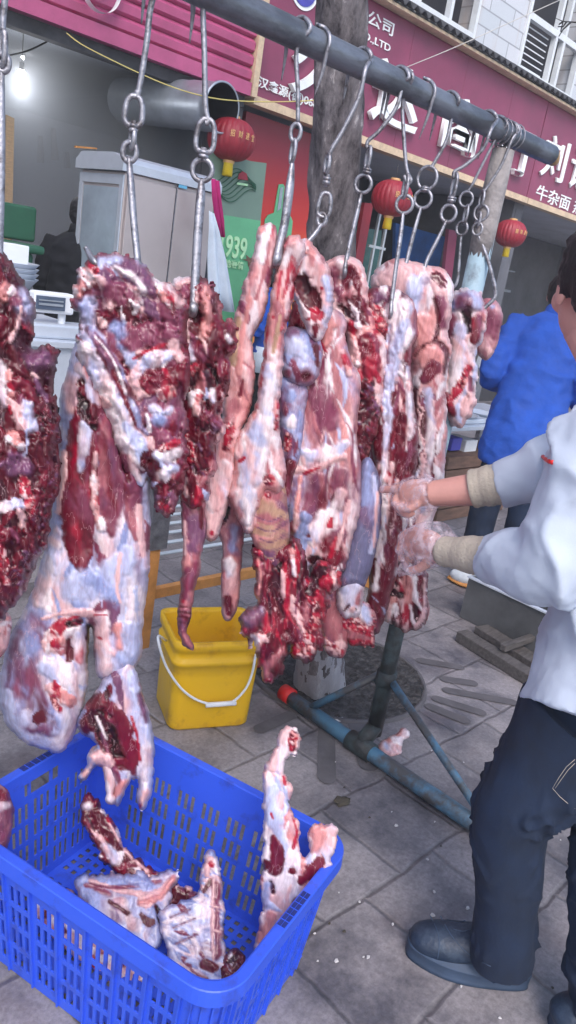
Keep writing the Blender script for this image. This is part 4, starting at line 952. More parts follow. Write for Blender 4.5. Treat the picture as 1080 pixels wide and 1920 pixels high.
def meat_mat():
    m = bpy.data.materials.new('raw_meat'); m.use_nodes = True; nt = m.node_tree; b = nt.nodes['Principled BSDF']; L = nt.links.new
    at = N(nt, 'ShaderNodeAttribute', attribute_name='tissue'); tc = N(nt, 'ShaderNodeTexCoord')
    mp = N(nt, 'ShaderNodeMapping'); mp.inputs['Scale'].default_value = (1, 1, .28); L(tc.outputs['Object'], mp.inputs[0])
    n1 = N(nt, 'ShaderNodeTexNoise', i_Scale=120., i_Detail=5., i_Roughness=.65); L(mp.outputs[0], n1.inputs['Vector'])
    r = N(nt, 'ShaderNodeValToRGB'); e = r.color_ramp.elements; e[0].position = .32; e[0].color = (.84, .8, .81, 1); e[1].position = .68; e[1].color = (1.14, 1.14, 1.14, 1); L(n1.outputs[0], r.inputs[0])
    mx = N(nt, 'ShaderNodeMix', data_type='RGBA', blend_type='MULTIPLY'); mx.inputs[0].default_value = 1; L(at.outputs['Color'], mx.inputs[6]); L(r.outputs[0], mx.inputs[7])
    # thin pale sinew threads
    n2 = N(nt, 'ShaderNodeTexNoise', i_Scale=38., i_Detail=3., i_Roughness=.5); L(mp.outputs[0], n2.inputs['Vector'])
    r2 = N(nt, 'ShaderNodeValToRGB'); r2.color_ramp.interpolation = 'EASE'; e = r2.color_ramp.elements; e[0].position = .492; e[0].color = (0, 0, 0, 1); e[1].position = .5; e[1].color = (.4, .4, .4, 1); x = e.new(.508); x.color = (0, 0, 0, 1); L(n2.outputs[0], r2.inputs[0])
    m2 = N(nt, 'ShaderNodeMix', data_type='RGBA'); m2.inputs[7].default_value = (.62, .42, .44, 1); L(r2.outputs[0], m2.inputs[0]); L(mx.outputs[2], m2.inputs[6]); L(m2.outputs[2], b.inputs['Base Color'])
    mp5 = N(nt, 'ShaderNodeMapping'); mp5.inputs['Scale'].default_value = (1, 1, .07); L(tc.outputs['Object'], mp5.inputs[0])
    n5 = N(nt, 'ShaderNodeTexNoise', i_Scale=75., i_Detail=5., i_Roughness=.6, i_Distortion=.3); L(mp5.outputs[0], n5.inputs['Vector'])
    r5 = N(nt, 'ShaderNodeValToRGB'); e = r5.color_ramp.elements; e[0].position = .36; e[0].color = (.74, .62, .7, 1); e[1].position = .6; e[1].color = (1.1, 1.1, 1.1, 1); L(n5.outputs[0], r5.inputs[0])
    m5 = N(nt, 'ShaderNodeMix', data_type='RGBA', blend_type='MULTIPLY'); m5.inputs[0].default_value = .55; L(m2.outputs[2], m5.inputs[6]); L(r5.outputs[0], m5.inputs[7]); L(m5.outputs[2], b.inputs['Base Color'])
    n3 = N(nt, 'ShaderNodeTexNoise', i_Scale=30., i_Detail=3.); L(tc.outputs['Object'], n3.inputs['Vector'])
    mr = N(nt, 'ShaderNodeMapRange'); mr.inputs[1].default_value = .3; mr.inputs[2].default_value = .7; mr.inputs[3].default_value = .28; mr.inputs[4].default_value = .55; L(n3.outputs[0], mr.inputs[0]); L(mr.outputs[0], b.inputs['Roughness'])
    b.inputs['Specular IOR Level'].default_value = .42; b.inputs['Coat Weight'].default_value = .2; b.inputs['Coat Roughness'].default_value = .16
    b.inputs['Subsurface Weight'].default_value = .06; b.inputs['Subsurface Radius'].default_value = (.012, .004, .003); b.inputs['Subsurface Scale'].default_value = .5
    n4 = N(nt, 'ShaderNodeTexNoise', i_Scale=95., i_Detail=4.); L(mp.outputs[0], n4.inputs['Vector'])
    bp = N(nt, 'ShaderNodeBump', i_Strength=.3, i_Distance=.0025); L(n4.outputs[0], bp.inputs['Height']); L(bp.outputs[0], b.inputs['Normal']); L(bp.outputs[0], b.inputs['Coat Normal'])
    return m
M['meat'] = meat_mat()
class Plane:
    """real plane in the scene through point P0; normal faces the viewer's side"""
    def __init__(s, P0, nrm=None, yaw=0):
        s.P0 = np.array(P0, float)
        if nrm is None:
            n = np.array([-s.P0[0], -s.P0[1], 0.]); n /= np.linalg.norm(n); a = R_(yaw)
            n = np.array([n[0]*math.cos(a)-n[1]*math.sin(a), n[0]*math.sin(a)+n[1]*math.cos(a), 0])
        else: n = np.array(nrm, float); n /= np.linalg.norm(n)
        s.n = n; s.o = np.array([0, 0, HC])
    def pt(s, x, y, off=0.):
        x = np.asarray(x, float); y = np.asarray(y, float)
        d = np.stack([x-CX, -(y-CY), np.full_like(x, -F)], -1) @ RM.T
        t = (s.P0-s.o) @ s.n/(d @ s.n)
        P = s.o+d*t[..., None]
        return P+s.n*np.asarray(off)[..., None]
    def v(s, x, y, off=0.): return Vector(s.pt(float(x), float(y), off))
FL = {'scrap': (1.0, 68, 34, (28, 90), (5, 14), 'm5 n5 q2 p1.2 w1 f1.8 d1.6 c.8 r.8 z.8', 'musc'),
      'scrapd': (1.05, 78, 30, (30, 95), (5, 15), 'm4.5 n8 q.9 p1.3 w.6 f1.2 d6 r.6 c.3', 'dmusc2'),
      'scrapw': (.95, 56, 36, (34, 110), (5, 16), 'm4 n2.5 q3.2 p1.4 w2.2 f2.4 d.9 c2 r.8 z1.2', 'muscp'),
      'blood': (1.5, 86, 14, (40, 120), (2.5, 7), 'm5 n4 r2.4 d2.5 z1.4 f1. q1', 'musc'),
      'strips': (1.5, 92, 6, (70, 220), (2.5, 7), 'm4 q3 w2.4 f2 n1.8 c1.6 z1', 'musc'),
      'muscw': (1.2, 60, 40, (18, 50), (3, 9), 'm3 n4 w2 f1.5 q1.5 d1', 'musc'),
      'lump': (.9, 70, 60, (16, 45), (4, 10), 'f4 w2 o2.4 z1.6 r.9 q1 m.6', 'fat'),
      'fat': (.4, 84, 9, (40, 150), (3, 9), 'w3 o2.2 z1.6 r.3 f3 q.6', 'fat'),
      'fatw': (.4, 82, 12, (35, 120), (3, 9), 'w3 o1.2 z1.2 r.25 f2 c2', 'fatw'),
      'silver': (.22, 84, 10, (40, 150), (4, 13), 'c4 s4 p1.2 w1.6 q1', 'silver'),
      'silvp': (.5, 84, 16, (25, 80), (3, 9), 'c2 s3 p3 q2.4 n.5', 'silvp'),
      'pinks': (.5, 85, 8, (30, 90), (2.5, 7), 'z3 q2.4 f1 p1 m.6', 'pinks'),
      'ribs': (.4, 30, 20, (20, 60), (3, 7), 'c3 s2 w2 q1', 'ribs'),
      'lobes': (1.5, 84, 16, (28, 80), (4, 9), 'f3 m3 n2.4 o2 w1.2 d1.6 r.5', 'musc'),
      'flank': (.5, 90, 8, (60, 170), (2, 5), 'w2 c1.4 q2 f2 z2', 'flank')}
def auto_flakes(base, poly, sd):
    if base not in FL: return []
    den, ang, spr, ln, wd, ts, _ = FL[base]; rn = random.Random(sd); ts = [(t[0], float(t[1:] or 1)) for t in ts.split()]
    x0, y0 = poly.min(0); x1, y1 = poly.max(0); A = (x1-x0)*(y1-y0); n = int(den*A/(.5*(ln[0]+ln[1])*(wd[0]+wd[1])*.75)); out = []
    for k in range(n):
        cx, cy = rn.uniform(x0, x1), rn.uniform(y0, y1); a = R_(ang+rn.gauss(0, spr)+25*float(vn(cx/90, cy/90, 0, sd))); L_ = rn.uniform(*ln); w_ = rn.uniform(*wd); cv = rn.uniform(-.5, .5)
        P = []
        for q in (-.5, -.2, .15, .5): aa = a+cv*q*1.6; P.append((cx+math.cos(aa)*L_*q, cy+math.sin(aa)*L_*q, w_*(.18 if abs(q) > .4 else rn.uniform(.75, 1.1))))
        t = rn.choices([q for q, _ in ts], [q for _, q in ts])[0]
        out.append((t, P, (-.004 if t in 'dk' else rn.uniform(.002, .008))*(w_/9)*(.45 if base in SOFT else 1)))
    return out
_seed = [11]
def meat(name, parent, pl, outline, th=.05, off=0., base='scrap', pats=(), step=3.0, rag=3., R=None, lump=.006, lumps=40, smooth_o=4, back=.8, grow=3.):
    _seed[0] += 37; sd = _seed[0]
    poly = np.array(cr([(float(a), float(b)) for a, b in outline], smooth_o, True)); Q = np.roll(poly, -1, 0)
    x0, y0 = poly.min(0)-6; x1, y1 = poly.max(0)+6
    gx = np.arange(x0, x1, step); gy = np.arange(y0, y1, step); X, Y = np.meshgrid(gx, gy, indexing='ij')
    def sdist(X, Y):
        d = np.full(X.shape, 1e9); ins = np.zeros(X.shape, bool)
        for (ax, ay), (bx_, by) in zip(poly, Q):
            ex, ey = bx_-ax, by-ay; L2 = ex*ex+ey*ey+1e-9
            t = np.clip(((X-ax)*ex+(Y-ay)*ey)/L2, 0, 1); d = np.minimum(d, np.hypot(X-ax-t*ex, Y-ay-t*ey))
            c = ((ay > Y) != (by > Y)) & (X < ex*(Y-ay)/(ey if abs(ey) > 1e-9 else 1e-9)+ax); ins ^= c
        return np.where(ins, d, -d)
    S = sdist(X, Y); S0 = S.copy()
    S = S+grow+rag*(fbm(X/(11 if rag < 5 else 7), Y/(11 if rag < 5 else 14), 0, sd, 3)+.6*fbm(X/30, Y/30, 1, sd+5, 2))
    inn = (S > 0) & (S0 > -rag*1.5-grow)
    cell = inn[:-1, :-1] & inn[1:, :-1] & inn[1:, 1:] & inn[:-1, 1:]
    use = np.zeros_like(inn); use[:-1, :-1] |= cell; use[1:, :-1] |= cell; use[1:, 1:] |= cell; use[:-1, 1:] |= cell
    cnt = np.zeros(inn.shape, int); cnt[:-1, :-1] += cell; cnt[1:, :-1] += cell; cnt[1:, 1:] += cell; cnt[:-1, 1:] += cell
    bnd = use & (cnt < 4)
    gxS, gyS = np.gradient(S, step); gl = np.hypot(gxS, gyS)+1e-6
    mv = np.where(bnd, np.clip(S, 0, step*1.2), 0); Xm = X-mv*gxS/gl; Ym = Y-mv*gyS/gl
    idx = -np.ones(inn.shape, int); idx[use] = np.arange(use.sum())
    x = Xm[use]; y = Ym[use]; s = np.where(bnd, 0, np.maximum(S, 0))[use]; bd = bnd[use]
    Rm = R or max(S0.max(), 8.)
    prof = np.sqrt(np.clip(1-(1-np.clip(s/Rm, 0, 1))**2, 0, 1))
    C_, H, (fu, fv_) = eval_mix(FL[base][6] if base in FL else base, x, y, sd)
    bul = np.zeros_like(x)
    pats = list(auto_flakes(base, poly, sd))+list(pats)
    for pt_ in pats:
        tn, pp, hh = pt_[0], pt_[1], (pt_[2] if len(pt_) > 2 else 0.)
        pp = [p if len(p) == 3 else (*p, 10) for p in pp]
        if len(pp) > 2: pp = [tuple(q) for q in cr(pp, 4)]
        dm = np.full(x.shape, 1e9); wm = np.ones(x.shape)
        if len(pp) == 1: pp = [pp[0], (pp[0][0]+.01, pp[0][1], pp[0][2])]
        for (ax, ay, aw), (bx_, by, bw) in zip(pp, pp[1:]):
            ex, ey = bx_-ax, by-ay; t = np.clip(((x-ax)*ex+(y-ay)*ey)/(ex*ex+ey*ey+1e-9), 0, 1)
            ww = aw+(bw-aw)*t; dd = np.hypot(x-ax-t*ex, y-ay-t*ey)-ww; c = dd < dm; dm = np.where(c, dd, dm); wm = np.where(c, ww, wm)
        sd += 7
        near = dm < 14
        if not near.any(): continue
        wob = np.minimum(wm*(.16 if tn in ('musc', 'muscp', 'purp') else .4), 5.)
        dn = dm+wob*fbm(x/9, y/13, 2, sd, 3)+wob*.8*fbm(x/24, y/24, 4, sd+3, 2)
        ew = min(9. if tn in SP else 4.5 if tn in ('white', 'fatw', 'w') else 2. if tn == 'musc' else 1.3, max(1.3, float(np.min(wm))*.6)); al = 1-sstep(-ew, ew, dn)
        c2, h2, _ = eval_mix(tn, x[near], y[near], sd)
        a_ = al[near][:, None]; C_[near] = C_[near]*(1-a_)+c2*a_; H[near] = H[near]*(1-al[near])+h2*al[near]
        if hh:
            q = np.clip(-dn/np.maximum(wm, 1), 0, 1); bul = bul+hh*.7*np.sqrt(np.clip(1-(1-q)**2, 0, 1))
        H = H-.0016*np.exp(-(dn/2.)**2)
    lum = fbm(fu*.8, fv_*.8, 7, sd+1, 3)
    fine = fbm(x/5, y/9, 0, sd+2, 3)
    C_ = C_*(1+.06*fine+.1*fbm(x/40, y/40, 0, sd+9, 2))[:, None]
    cz = fbm(x/15, y/75, 11, sd+21, 3); cz2 = fbm(x/30, y/26, 4, sd+31, 2)
    crease = -.008*np.exp(-(cz/.07)**2)*sstep(-.2, .3, cz2)
    H = H+crease*(lump/.008)*(.35 if base in SOFT else 1)
    edge = np.clip(s/7, 0, 1)
    sf = .5 if base in SOFT else 1.; rel = (H+bul+lump*fbm(x/lumps, y/(lumps*1.6), 3, sd+4, 2 if base in SOFT else 3)+lump*.45*sf*lum+.0011*sf*fine)*edge
    P = pl.pt(x, y, off); dirc = pl.o-P; dirc /= np.linalg.norm(dirc, axis=1)[:, None]
    Pf = P+dirc*(th*prof+rel)[:, None]
    ni = ~bd; bi = np.cumsum(ni)-1+len(x)
    Pb = P[ni]-pl.n*(th*back*prof[ni]+rel[ni]*.5)[:, None]
    V = np.concatenate([Pf, Pb]); CC = np.concatenate([C_, C_[ni]])
    bmap = np.where(ni, bi, np.arange(len(x)))
    I, J = np.nonzero(cell); a = idx[I, J]; b_ = idx[I+1, J]; c_ = idx[I+1, J+1]; d_ = idx[I, J+1]
    Fq = np.stack([a, b_, c_, d_], 1); Fb = bmap[Fq[:, ::-1]]; FF = np.concatenate([Fq, Fb])
    me = bpy.data.meshes.new(name); me.vertices.add(len(V)); me.vertices.foreach_set('co', V.ravel())
    me.loops.add(len(FF)*4); me.loops.foreach_set('vertex_index', FF.ravel()); me.polygons.add(len(FF)); me.polygons.foreach_set('loop_start', np.arange(len(FF))*4)
    me.polygons.foreach_set('loop_total', np.full(len(FF), 4)); me.update(calc_edges=True); me.validate()
    ca_ = me.color_attributes.new('tissue', 'FLOAT_COLOR', 'POINT'); ca_.data.foreach_set('color', np.concatenate([np.clip(CC, 0, 1), np.ones((len(CC), 1))], 1).ravel())
    return link(name, me, M['meat'], parent, True)
def barpt(px, py): return onY(px, py, YP)
def cut(name, px, py, label, cat='meat cut', group='cuts of meat hanging on the rack', yaw=0, dx=0., P0=None, nrm=None):
    P0 = Vector(P0) if P0 is not None else barpt(px, py)+Vector((dx, 0, 0)); t = thing(name, P0, label, cat, group); return t, Plane(P0, nrm, yaw)

# ---- far left dark cut
t0, p0 = cut('beef_trim_slab', 0, 0, 'very dark ragged slab of beef cut off by the left edge of the photo')
meat('muscle', t0, p0, [(-60, 475), (8, 474), (28, 512), (45, 532), (60, 562), (63, 600), (55, 640), (62, 655), (99, 652), (103, 690), (97, 735), (110, 785), (107, 850), (110, 900), (98, 950), (88, 1005), (70, 1060), (40, 1112), (15, 1142), (3, 1160), (-14, 1150), (-60, 1100)], .07, 0, 'scrapd',
     [('purp', [(45, 560, 22), (50, 590, 18)], .012), ('p', [(70, 672, 22), (90, 672, 12)], .01), ('f', [(40, 575, 3), (33, 610, 4), (18, 640, 4)], .003), ('w', [(3, 690, 10), (5, 720, 8)]), ('white', [(50, 765, 12), (58, 800, 10)], .006), ('white', [(2, 735, 9), (10, 760, 6)]), ('o', [(3, 545, 14), (8, 560, 8)], .008),
      ('lump', [(25, 820, 14), (40, 838, 8)], .006), ('dmusc', [(95, 780, 24), (92, 900, 26), (62, 1020, 26), (30, 1110, 16)], -.004), ('p', [(30, 870, 22), (50, 880, 12)], .008), ('white', [(0, 955, 9), (30, 945, 9), (52, 952, 4)], .005), ('redgr', [(45, 905, 12), (60, 960, 8)]), ('redgr', [(5, 1030, 9), (12, 1090, 8)]), ('f', [(60, 700, 3), (72, 708, 2)]), ('lump', [(15, 700, 6), (22, 740, 5)])], rag=5, lump=.009, R=45)  # the long dark band down the right edge is painted shade
meat('lower_flap', t0, p0, [(-60, 1165), (4, 1170), (20, 1185), (18, 1215), (6, 1246), (-20, 1262), (-60, 1270)], .03, -.05, 'lump', rag=2)
t0c, p0c = cut('beef_shank', -60, -40, 'dull pink shank end poking in over the crate rim at the left edge', yaw=0, dx=-.1)
meat('shank', t0c, p0c, [(-84, 560), (-66, 560), (-50, 900), (-40, 1250), (-25, 1445), (4, 1478), (22, 1502), (20, 1555), (8, 1600), (-20, 1640), (-90, 1660), (-105, 1300), (-96, 900)], .05, 0, 'pinks', [('musc', [(-5, 1490, 14), (5, 1500, 12)]), ('white', [(2, 1512, 9), (14, 1510, 6)], .006), ('q', [(-10, 1570, 34)])])

# ---- big leg
t1, p1 = cut('beef_haunch', 285, 0, 'largest hanging cut, a whole leg with bluish silver skin and a long dark red muscle')
meat('leg_muscle', t1, p1, [(150, 640), (128, 700), (113, 760), (113, 830), (108, 900), (100, 960), (90, 1020), (62, 1110), (45, 1152), (22, 1190), (8, 1240), (2, 1300), (10, 1350), (40, 1385), (80, 1402), (110, 1410), (130, 1388), (150, 1340), (160, 1290), (163, 1235), (166, 1180), (174, 1180), (178, 1230), (185, 1268), (215, 1272), (243, 1256), (262, 1230), (264, 1180), (272, 1110), (278, 1050), (279, 960), (277, 900), (255, 850), (225, 790), (190, 700)],
     .075, 0, 'silver', [
     ('muscp', [(200, 790, 30), (215, 880, 34), (205, 950, 26), (210, 1000, 8)], .004), ('muscp', [(250, 900, 18), (250, 960, 16), (255, 1010, 5)], .003),
     ('musc', [(160, 770, 22), (150, 850, 34), (146, 940, 37), (148, 1005, 30), (150, 1050, 17), (151, 1068, 6)], .012),
     ('silver', [(160, 800, 12), (155, 850, 9), (150, 880, 5)], .003), ('cav', [(150, 720, 10), (160, 770, 14), (175, 800, 7)], -.006), ('cav', [(205, 745, 8), (218, 800, 11), (232, 860, 8), (240, 900, 5)], -.008),
     ('lump', [(180, 850, 4), (177, 900, 7), (180, 950, 8), (190, 990, 7)], .006), ('fatw', [(178, 700, 22), (150, 690, 12)], .008),
     ('f', [(120, 850, 8), (113, 920, 7), (108, 960, 5)], .004), ('white', [(110, 1000, 12), (90, 1070, 16), (70, 1130, 12)], .006), ('c', [(140, 1100, 26), (200, 1090, 30), (240, 1040, 18)], .004),
     ('s', [(165, 1080, 16), (220, 1120, 14)], 0), ('f', [(225, 1040, 4), (220, 1090, 5), (225, 1130, 3)]), ('f', [(260, 950, 5), (268, 1040, 6)]),
     ('silvp', [(70, 1170, 30), (40, 1230, 30), (30, 1310, 26)], .004), ('purp', [(50, 1250, 20), (62, 1300, 22), (95, 1360, 24)], .006), ('p', [(85, 1368, 12), (50, 1372, 8)], .002), ('n', [(75, 1345, 12), (85, 1350, 5)]),
     ('c', [(15, 1300, 8), (25, 1360, 8), (60, 1388, 6)]), ('redgr', [(100, 1300, 8), (110, 1330, 7)]), ('lump', [(120, 1180, 24), (100, 1210, 20)], .012), ('r', [(108, 1205, 11)], .01), ('o', [(115, 1200, 8)], .006),
     ('white', [(90, 1250, 17), (120, 1265, 24), (140, 1300, 14)], .014), ('lump', [(100, 1290, 14), (130, 1310, 14)], .008), ('n', [(128, 1200, 6), (130, 1235, 7)], -.006), ('fatw', [(145, 1190, 7), (150, 1240, 8)], .006),
     ('k', [(166, 1175, 4), (165, 1240, 5)], -.02), ('fatw', [(192, 1160, 16), (194, 1210, 18), (200, 1255, 16)], .014), ('o', [(222, 1175, 8), (225, 1215, 7)], .008), ('c', [(245, 1180, 16), (250, 1225, 12)], .008),  # near-black stroke paints the dark of the open gap beside the fat column
     ('r', [(120, 1165, 3), (150, 1155, 3), (200, 1153, 2)]), ('f', [(80, 1160, 5), (130, 1148, 6), (170, 1150, 7)], .006), ('r', [(184, 1195, 2), (190, 1198, 2)]), ('cav', [(128, 1172, 5), (150, 1166, 5)], -.008)], rag=2, lump=.008, R=40)
meat('shoulder_trim', t1, p1, [(170, 487), (200, 478), (240, 477), (265, 495), (285, 520), (300, 535), (325, 540), (345, 575), (347, 640), (352, 700), (342, 760), (347, 820), (342, 880), (330, 928), (318, 955), (296, 945), (284, 905), (276, 880), (262, 905), (235, 885), (222, 850), (200, 770), (186, 740), (160, 700), (146, 655), (158, 590), (140, 565), (139, 535), (150, 515), (160, 500)],
     .055, .035, 'scrapw', [
     ('purp', [(225, 492, 16), (262, 515, 20), (285, 545, 14)], .014), ('c', [(190, 490, 8), (225, 485, 7)], .004), ('w', [(215, 500, 5), (250, 520, 6), (270, 545, 5)], .003), ('redgr', [(170, 502, 14)], .006), ('lump', [(165, 520, 14), (148, 545, 9)], .01),
     ('silver', [(165, 570, 16), (165, 610, 14)], .004), ('q', [(210, 545, 22), (245, 560, 20)], .008), ('muscw', [(200, 600, 14), (250, 575, 14)], .004), ('s', [(220, 612, 15), (228, 640, 10)], .006), ('cav', [(255, 600, 9), (285, 605, 11)], -.008),
     ('q', [(250, 630, 22), (300, 620, 24), (330, 630, 12)], .01), ('r', [(250, 668, 3), (280, 652, 4), (310, 642, 3)]), ('white', [(245, 705, 4), (262, 690, 13), (292, 668, 15), (325, 660, 5)], .01), ('musc', [(285, 710, 26), (318, 705, 20)], .014), ('lump', [(302, 530, 16), (322, 560, 16)], .012), ('f', [(322, 640, 10), (335, 665, 9)], .006),
     ('c', [(172, 615, 8), (190, 640, 9)], .006), ('white', [(160, 650, 14), (172, 690, 22), (195, 740, 30), (225, 790, 26), (252, 830, 19), (265, 860, 9)], .012), ('c', [(235, 790, 8), (262, 830, 13), (268, 855, 6)], .002), ('lump', [(180, 745, 12), (200, 752, 8)], .006), ('white', [(240, 850, 6), (255, 880, 7), (262, 892, 4)], .004), ('q', [(235, 880, 8), (232, 850, 6)]),
     ('purp', [(168, 615, 8), (195, 650, 10), (222, 695, 12), (245, 745, 10), (262, 790, 7), (275, 805, 4)], .008), ('m', [(212, 690, 4), (236, 745, 4), (255, 790, 3)], 0), ('w', [(180, 628, 2), (210, 665, 2), (236, 730, 3)]),
     ('white', [(285, 762, 8), (300, 770, 11), (318, 760, 6)], .008), ('s', [(298, 780, 10)], .002), ('w', [(275, 770, 3), (280, 800, 3)]), ('lump', [(300, 735, 10), (320, 730, 10)], .006), ('n', [(275, 855, 16), (290, 880, 12)], -.006), ('white', [(298, 850, 10), (330, 838, 9)], .006), ('white', [(305, 880, 9), (322, 868, 8)], .006), ('redgr', [(300, 835, 6), (330, 822, 6)], .004), ('dmusc', [(300, 915, 20), (320, 900, 14)], 0), ('redgr', [(310, 945, 8), (300, 935, 5)])],
     rag=6, lump=.012, R=42)
meat('knee_cavity', t1, p1, [(196, 1255), (215, 1240), (243, 1225), (264, 1275), (280, 1330), (288, 1380), (287, 1430), (283, 1470), (270, 1502), (262, 1500), (257, 1475), (262, 1450), (246, 1443), (236, 1470), (222, 1494), (211, 1484), (212, 1455), (202, 1452), (194, 1425), (178, 1424), (160, 1447), (149, 1441), (164, 1420), (163, 1400), (184, 1386), (172, 1370), (155, 1360), (147, 1340), (160, 1310), (180, 1285)],
     .05, .03, 'silver', [('musc', [(190, 1318, 30), (212, 1360, 32), (236, 1410, 22)], -.004), ('n', [(170, 1340, 20), (190, 1300, 14)], .004), ('cav', [(188, 1335, 18), (206, 1375, 19), (224, 1415, 14)], -.016), ('m', [(220, 1320, 12), (240, 1370, 17), (246, 1410, 14), (250, 1435, 6)], .008), ('cav', [(205, 1275, 8), (195, 1300, 6)], -.006), ('q', [(192, 1360, 4), (205, 1400, 5), (222, 1440, 7), (228, 1460, 4)], .004), ('w', [(182, 1330, 2), (200, 1370, 3)]), ('c', [(250, 1270, 10), (265, 1310, 9)], .003), ('p', [(262, 1290, 6), (275, 1345, 5)]), ('r', [(246, 1330, 3), (258, 1370, 3), (262, 1410, 3)]), ('white', [(272, 1350, 9), (278, 1410, 9), (274, 1440, 10)], .006), ('f', [(272, 1470, 8), (265, 1492, 6)], .002), ('r', [(262, 1495, 4)]), ('f', [(175, 1400, 13), (200, 1410, 14)], .004), ('fatw', [(160, 1432, 9)], .003), ('o', [(215, 1475, 8), (235, 1450, 7)], .002)], rag=2, lump=.008, R=28, grow=0)
meat('fat_drip', t1, p1, [(196, 1410), (212, 1408), (214, 1440), (212, 1462), (218, 1470), (210, 1480), (200, 1474), (202, 1455), (200, 1430)], .012, .05, 'fatw', rag=1.5, R=8)
# ---- rib cut with tail
t2, p2 = cut('rib_trim', 382, 0, 'dark red ragged rib cut with a long thin pink tail dangling over the yellow bucket', dx=.02)
meat('muscle', t2, p2, [(318, 540), (335, 524), (358, 518), (385, 524), (405, 540), (416, 565), (414, 597), (438, 608), (441, 640), (427, 665), (430, 700), (418, 750), (414, 800), (403, 850), (395, 900), (385, 938), (368, 952), (345, 940), (338, 870), (333, 800), (333, 700), (326, 620), (312, 575)], .055, 0, 'scrap',
     [('f', [(325, 545, 5), (345, 528, 5), (365, 525, 4)], .004), ('muscp', [(335, 560, 12), (340, 590, 10)], .006), ('o', [(385, 545, 7), (390, 590, 9), (382, 625, 7)], .008), ('f', [(345, 580, 6), (350, 640, 6)], .005), ('cav', [(368, 590, 14), (365, 620, 10)], -.01), ('n', [(398, 560, 8), (405, 585, 5)]), ('m', [(360, 535, 8), (375, 540, 6)], .003), ('musc', [(420, 625, 12), (430, 645, 8)], .006), ('w', [(428, 632, 5), (432, 640, 4)]), ('white', [(350, 655, 10), (356, 672, 8)], .006), ('z', [(385, 700, 14)], .006), ('redgr', [(365, 690, 10)]), ('cav', [(395, 690, 12), (405, 760, 14)], -.006), ('lump', [(372, 745, 8), (368, 775, 8)], .005), ('white', [(398, 730, 5), (400, 750, 4)]), ('dmusc', [(385, 800, 20), (375, 870, 20)], .003), ('redgr', [(350, 820, 8), (360, 860, 8)]), ('f', [(345, 900, 6), (350, 930, 4)]), ('z', [(378, 900, 8)])], rag=6.5, lump=.012, R=34)
meat('tail', t2, p2, [(342, 915), (380, 920), (387, 955), (384, 1010), (372, 1080), (361, 1130), (357, 1160), (351, 1185), (360, 1208), (368, 1224), (354, 1221), (340, 1206), (333, 1180), (333, 1140), (339, 1090), (342, 1020), (339, 960)], .026, -.005, 'pinks',
     [('dmusc', [(360, 935, 16)], 0), ('p', [(365, 980, 14), (360, 1030, 12)], .002), ('muscp', [(368, 1060, 10), (355, 1100, 10)], .003), ('r', [(345, 1110, 6), (342, 1130, 5)]), ('n', [(332, 1138, 2), (360, 1142, 2)]), ('n', [(332, 1148, 2), (360, 1152, 2)]), ('n', [(332, 1158, 2), (360, 1161, 2)]), ('n', [(333, 1168, 1.5), (358, 1170, 1.5)]), ('z', [(343, 1195, 10), (355, 1215, 6)], 0), ('musc', [(352, 1070, 7), (345, 1120, 7)], 0), ('n', [(375, 940, 5), (378, 990, 4)]), ('f', [(346, 980, 3), (346, 1040, 3)])], rag=2.5, lump=.006, grow=0)
# ---- pale fat strip
t3, p3 = cut('fat_strip', 520, 60, 'long pale pink strip of fat, narrow at the top, left of the two-pronged hook', dx=.03)
meat('fat', t3, p3, [(487, 428), (500, 421), (513, 425), (518, 455), (510, 500), (500, 545), (486, 600), (470, 635), (472, 680), (474, 725), (462, 775), (448, 810), (440, 850), (440, 880), (430, 925), (412, 980), (400, 1008), (386, 1000), (382, 950), (383, 915), (400, 860), (418, 795), (422, 725), (434, 640), (444, 590), (462, 530), (479, 475)], .032, 0, 'fat',
     [('o', [(470, 560, 5), (452, 640, 6), (448, 700, 5)]), ('w', [(495, 445, 9), (490, 490, 8)], .003), ('z', [(505, 455, 3), (498, 500, 4), (480, 560, 3)]), ('m', [(455, 715, 5), (450, 740, 4)], -.002), ('redgr', [(430, 800, 9), (424, 840, 7)]), ('z', [(440, 760, 12), (430, 785, 10)]), ('fatw', [(420, 880, 14), (405, 950, 12)], .004), ('r', [(398, 1000, 6)]), ('y', [(445, 600, 7), (436, 680, 7)])], rag=2.5, lump=.005, R=14, grow=4)
t3b, p3b = cut('shank_tail', 540, 70, 'short thin shank with a white knuckle hanging above the right rim of the bucket', dx=.1)
meat('shank', t3b, p3b, [(418, 940), (440, 930), (455, 965), (453, 1020), (448, 1070), (446, 1110), (440, 1150), (428, 1169), (418, 1160), (415, 1120), (416, 1070), (419, 1030), (408, 1000), (402, 975)], .026, -.02, 'pinks', [('cav', [(412, 985, 10), (422, 960, 8)]), ('white', [(430, 1062, 10), (430, 1080, 9)], .005), ('silvp', [(438, 1000, 10), (435, 1030, 9)]), ('musc', [(425, 1130, 9), (428, 1155, 7)])], rag=1.5, lump=.004)
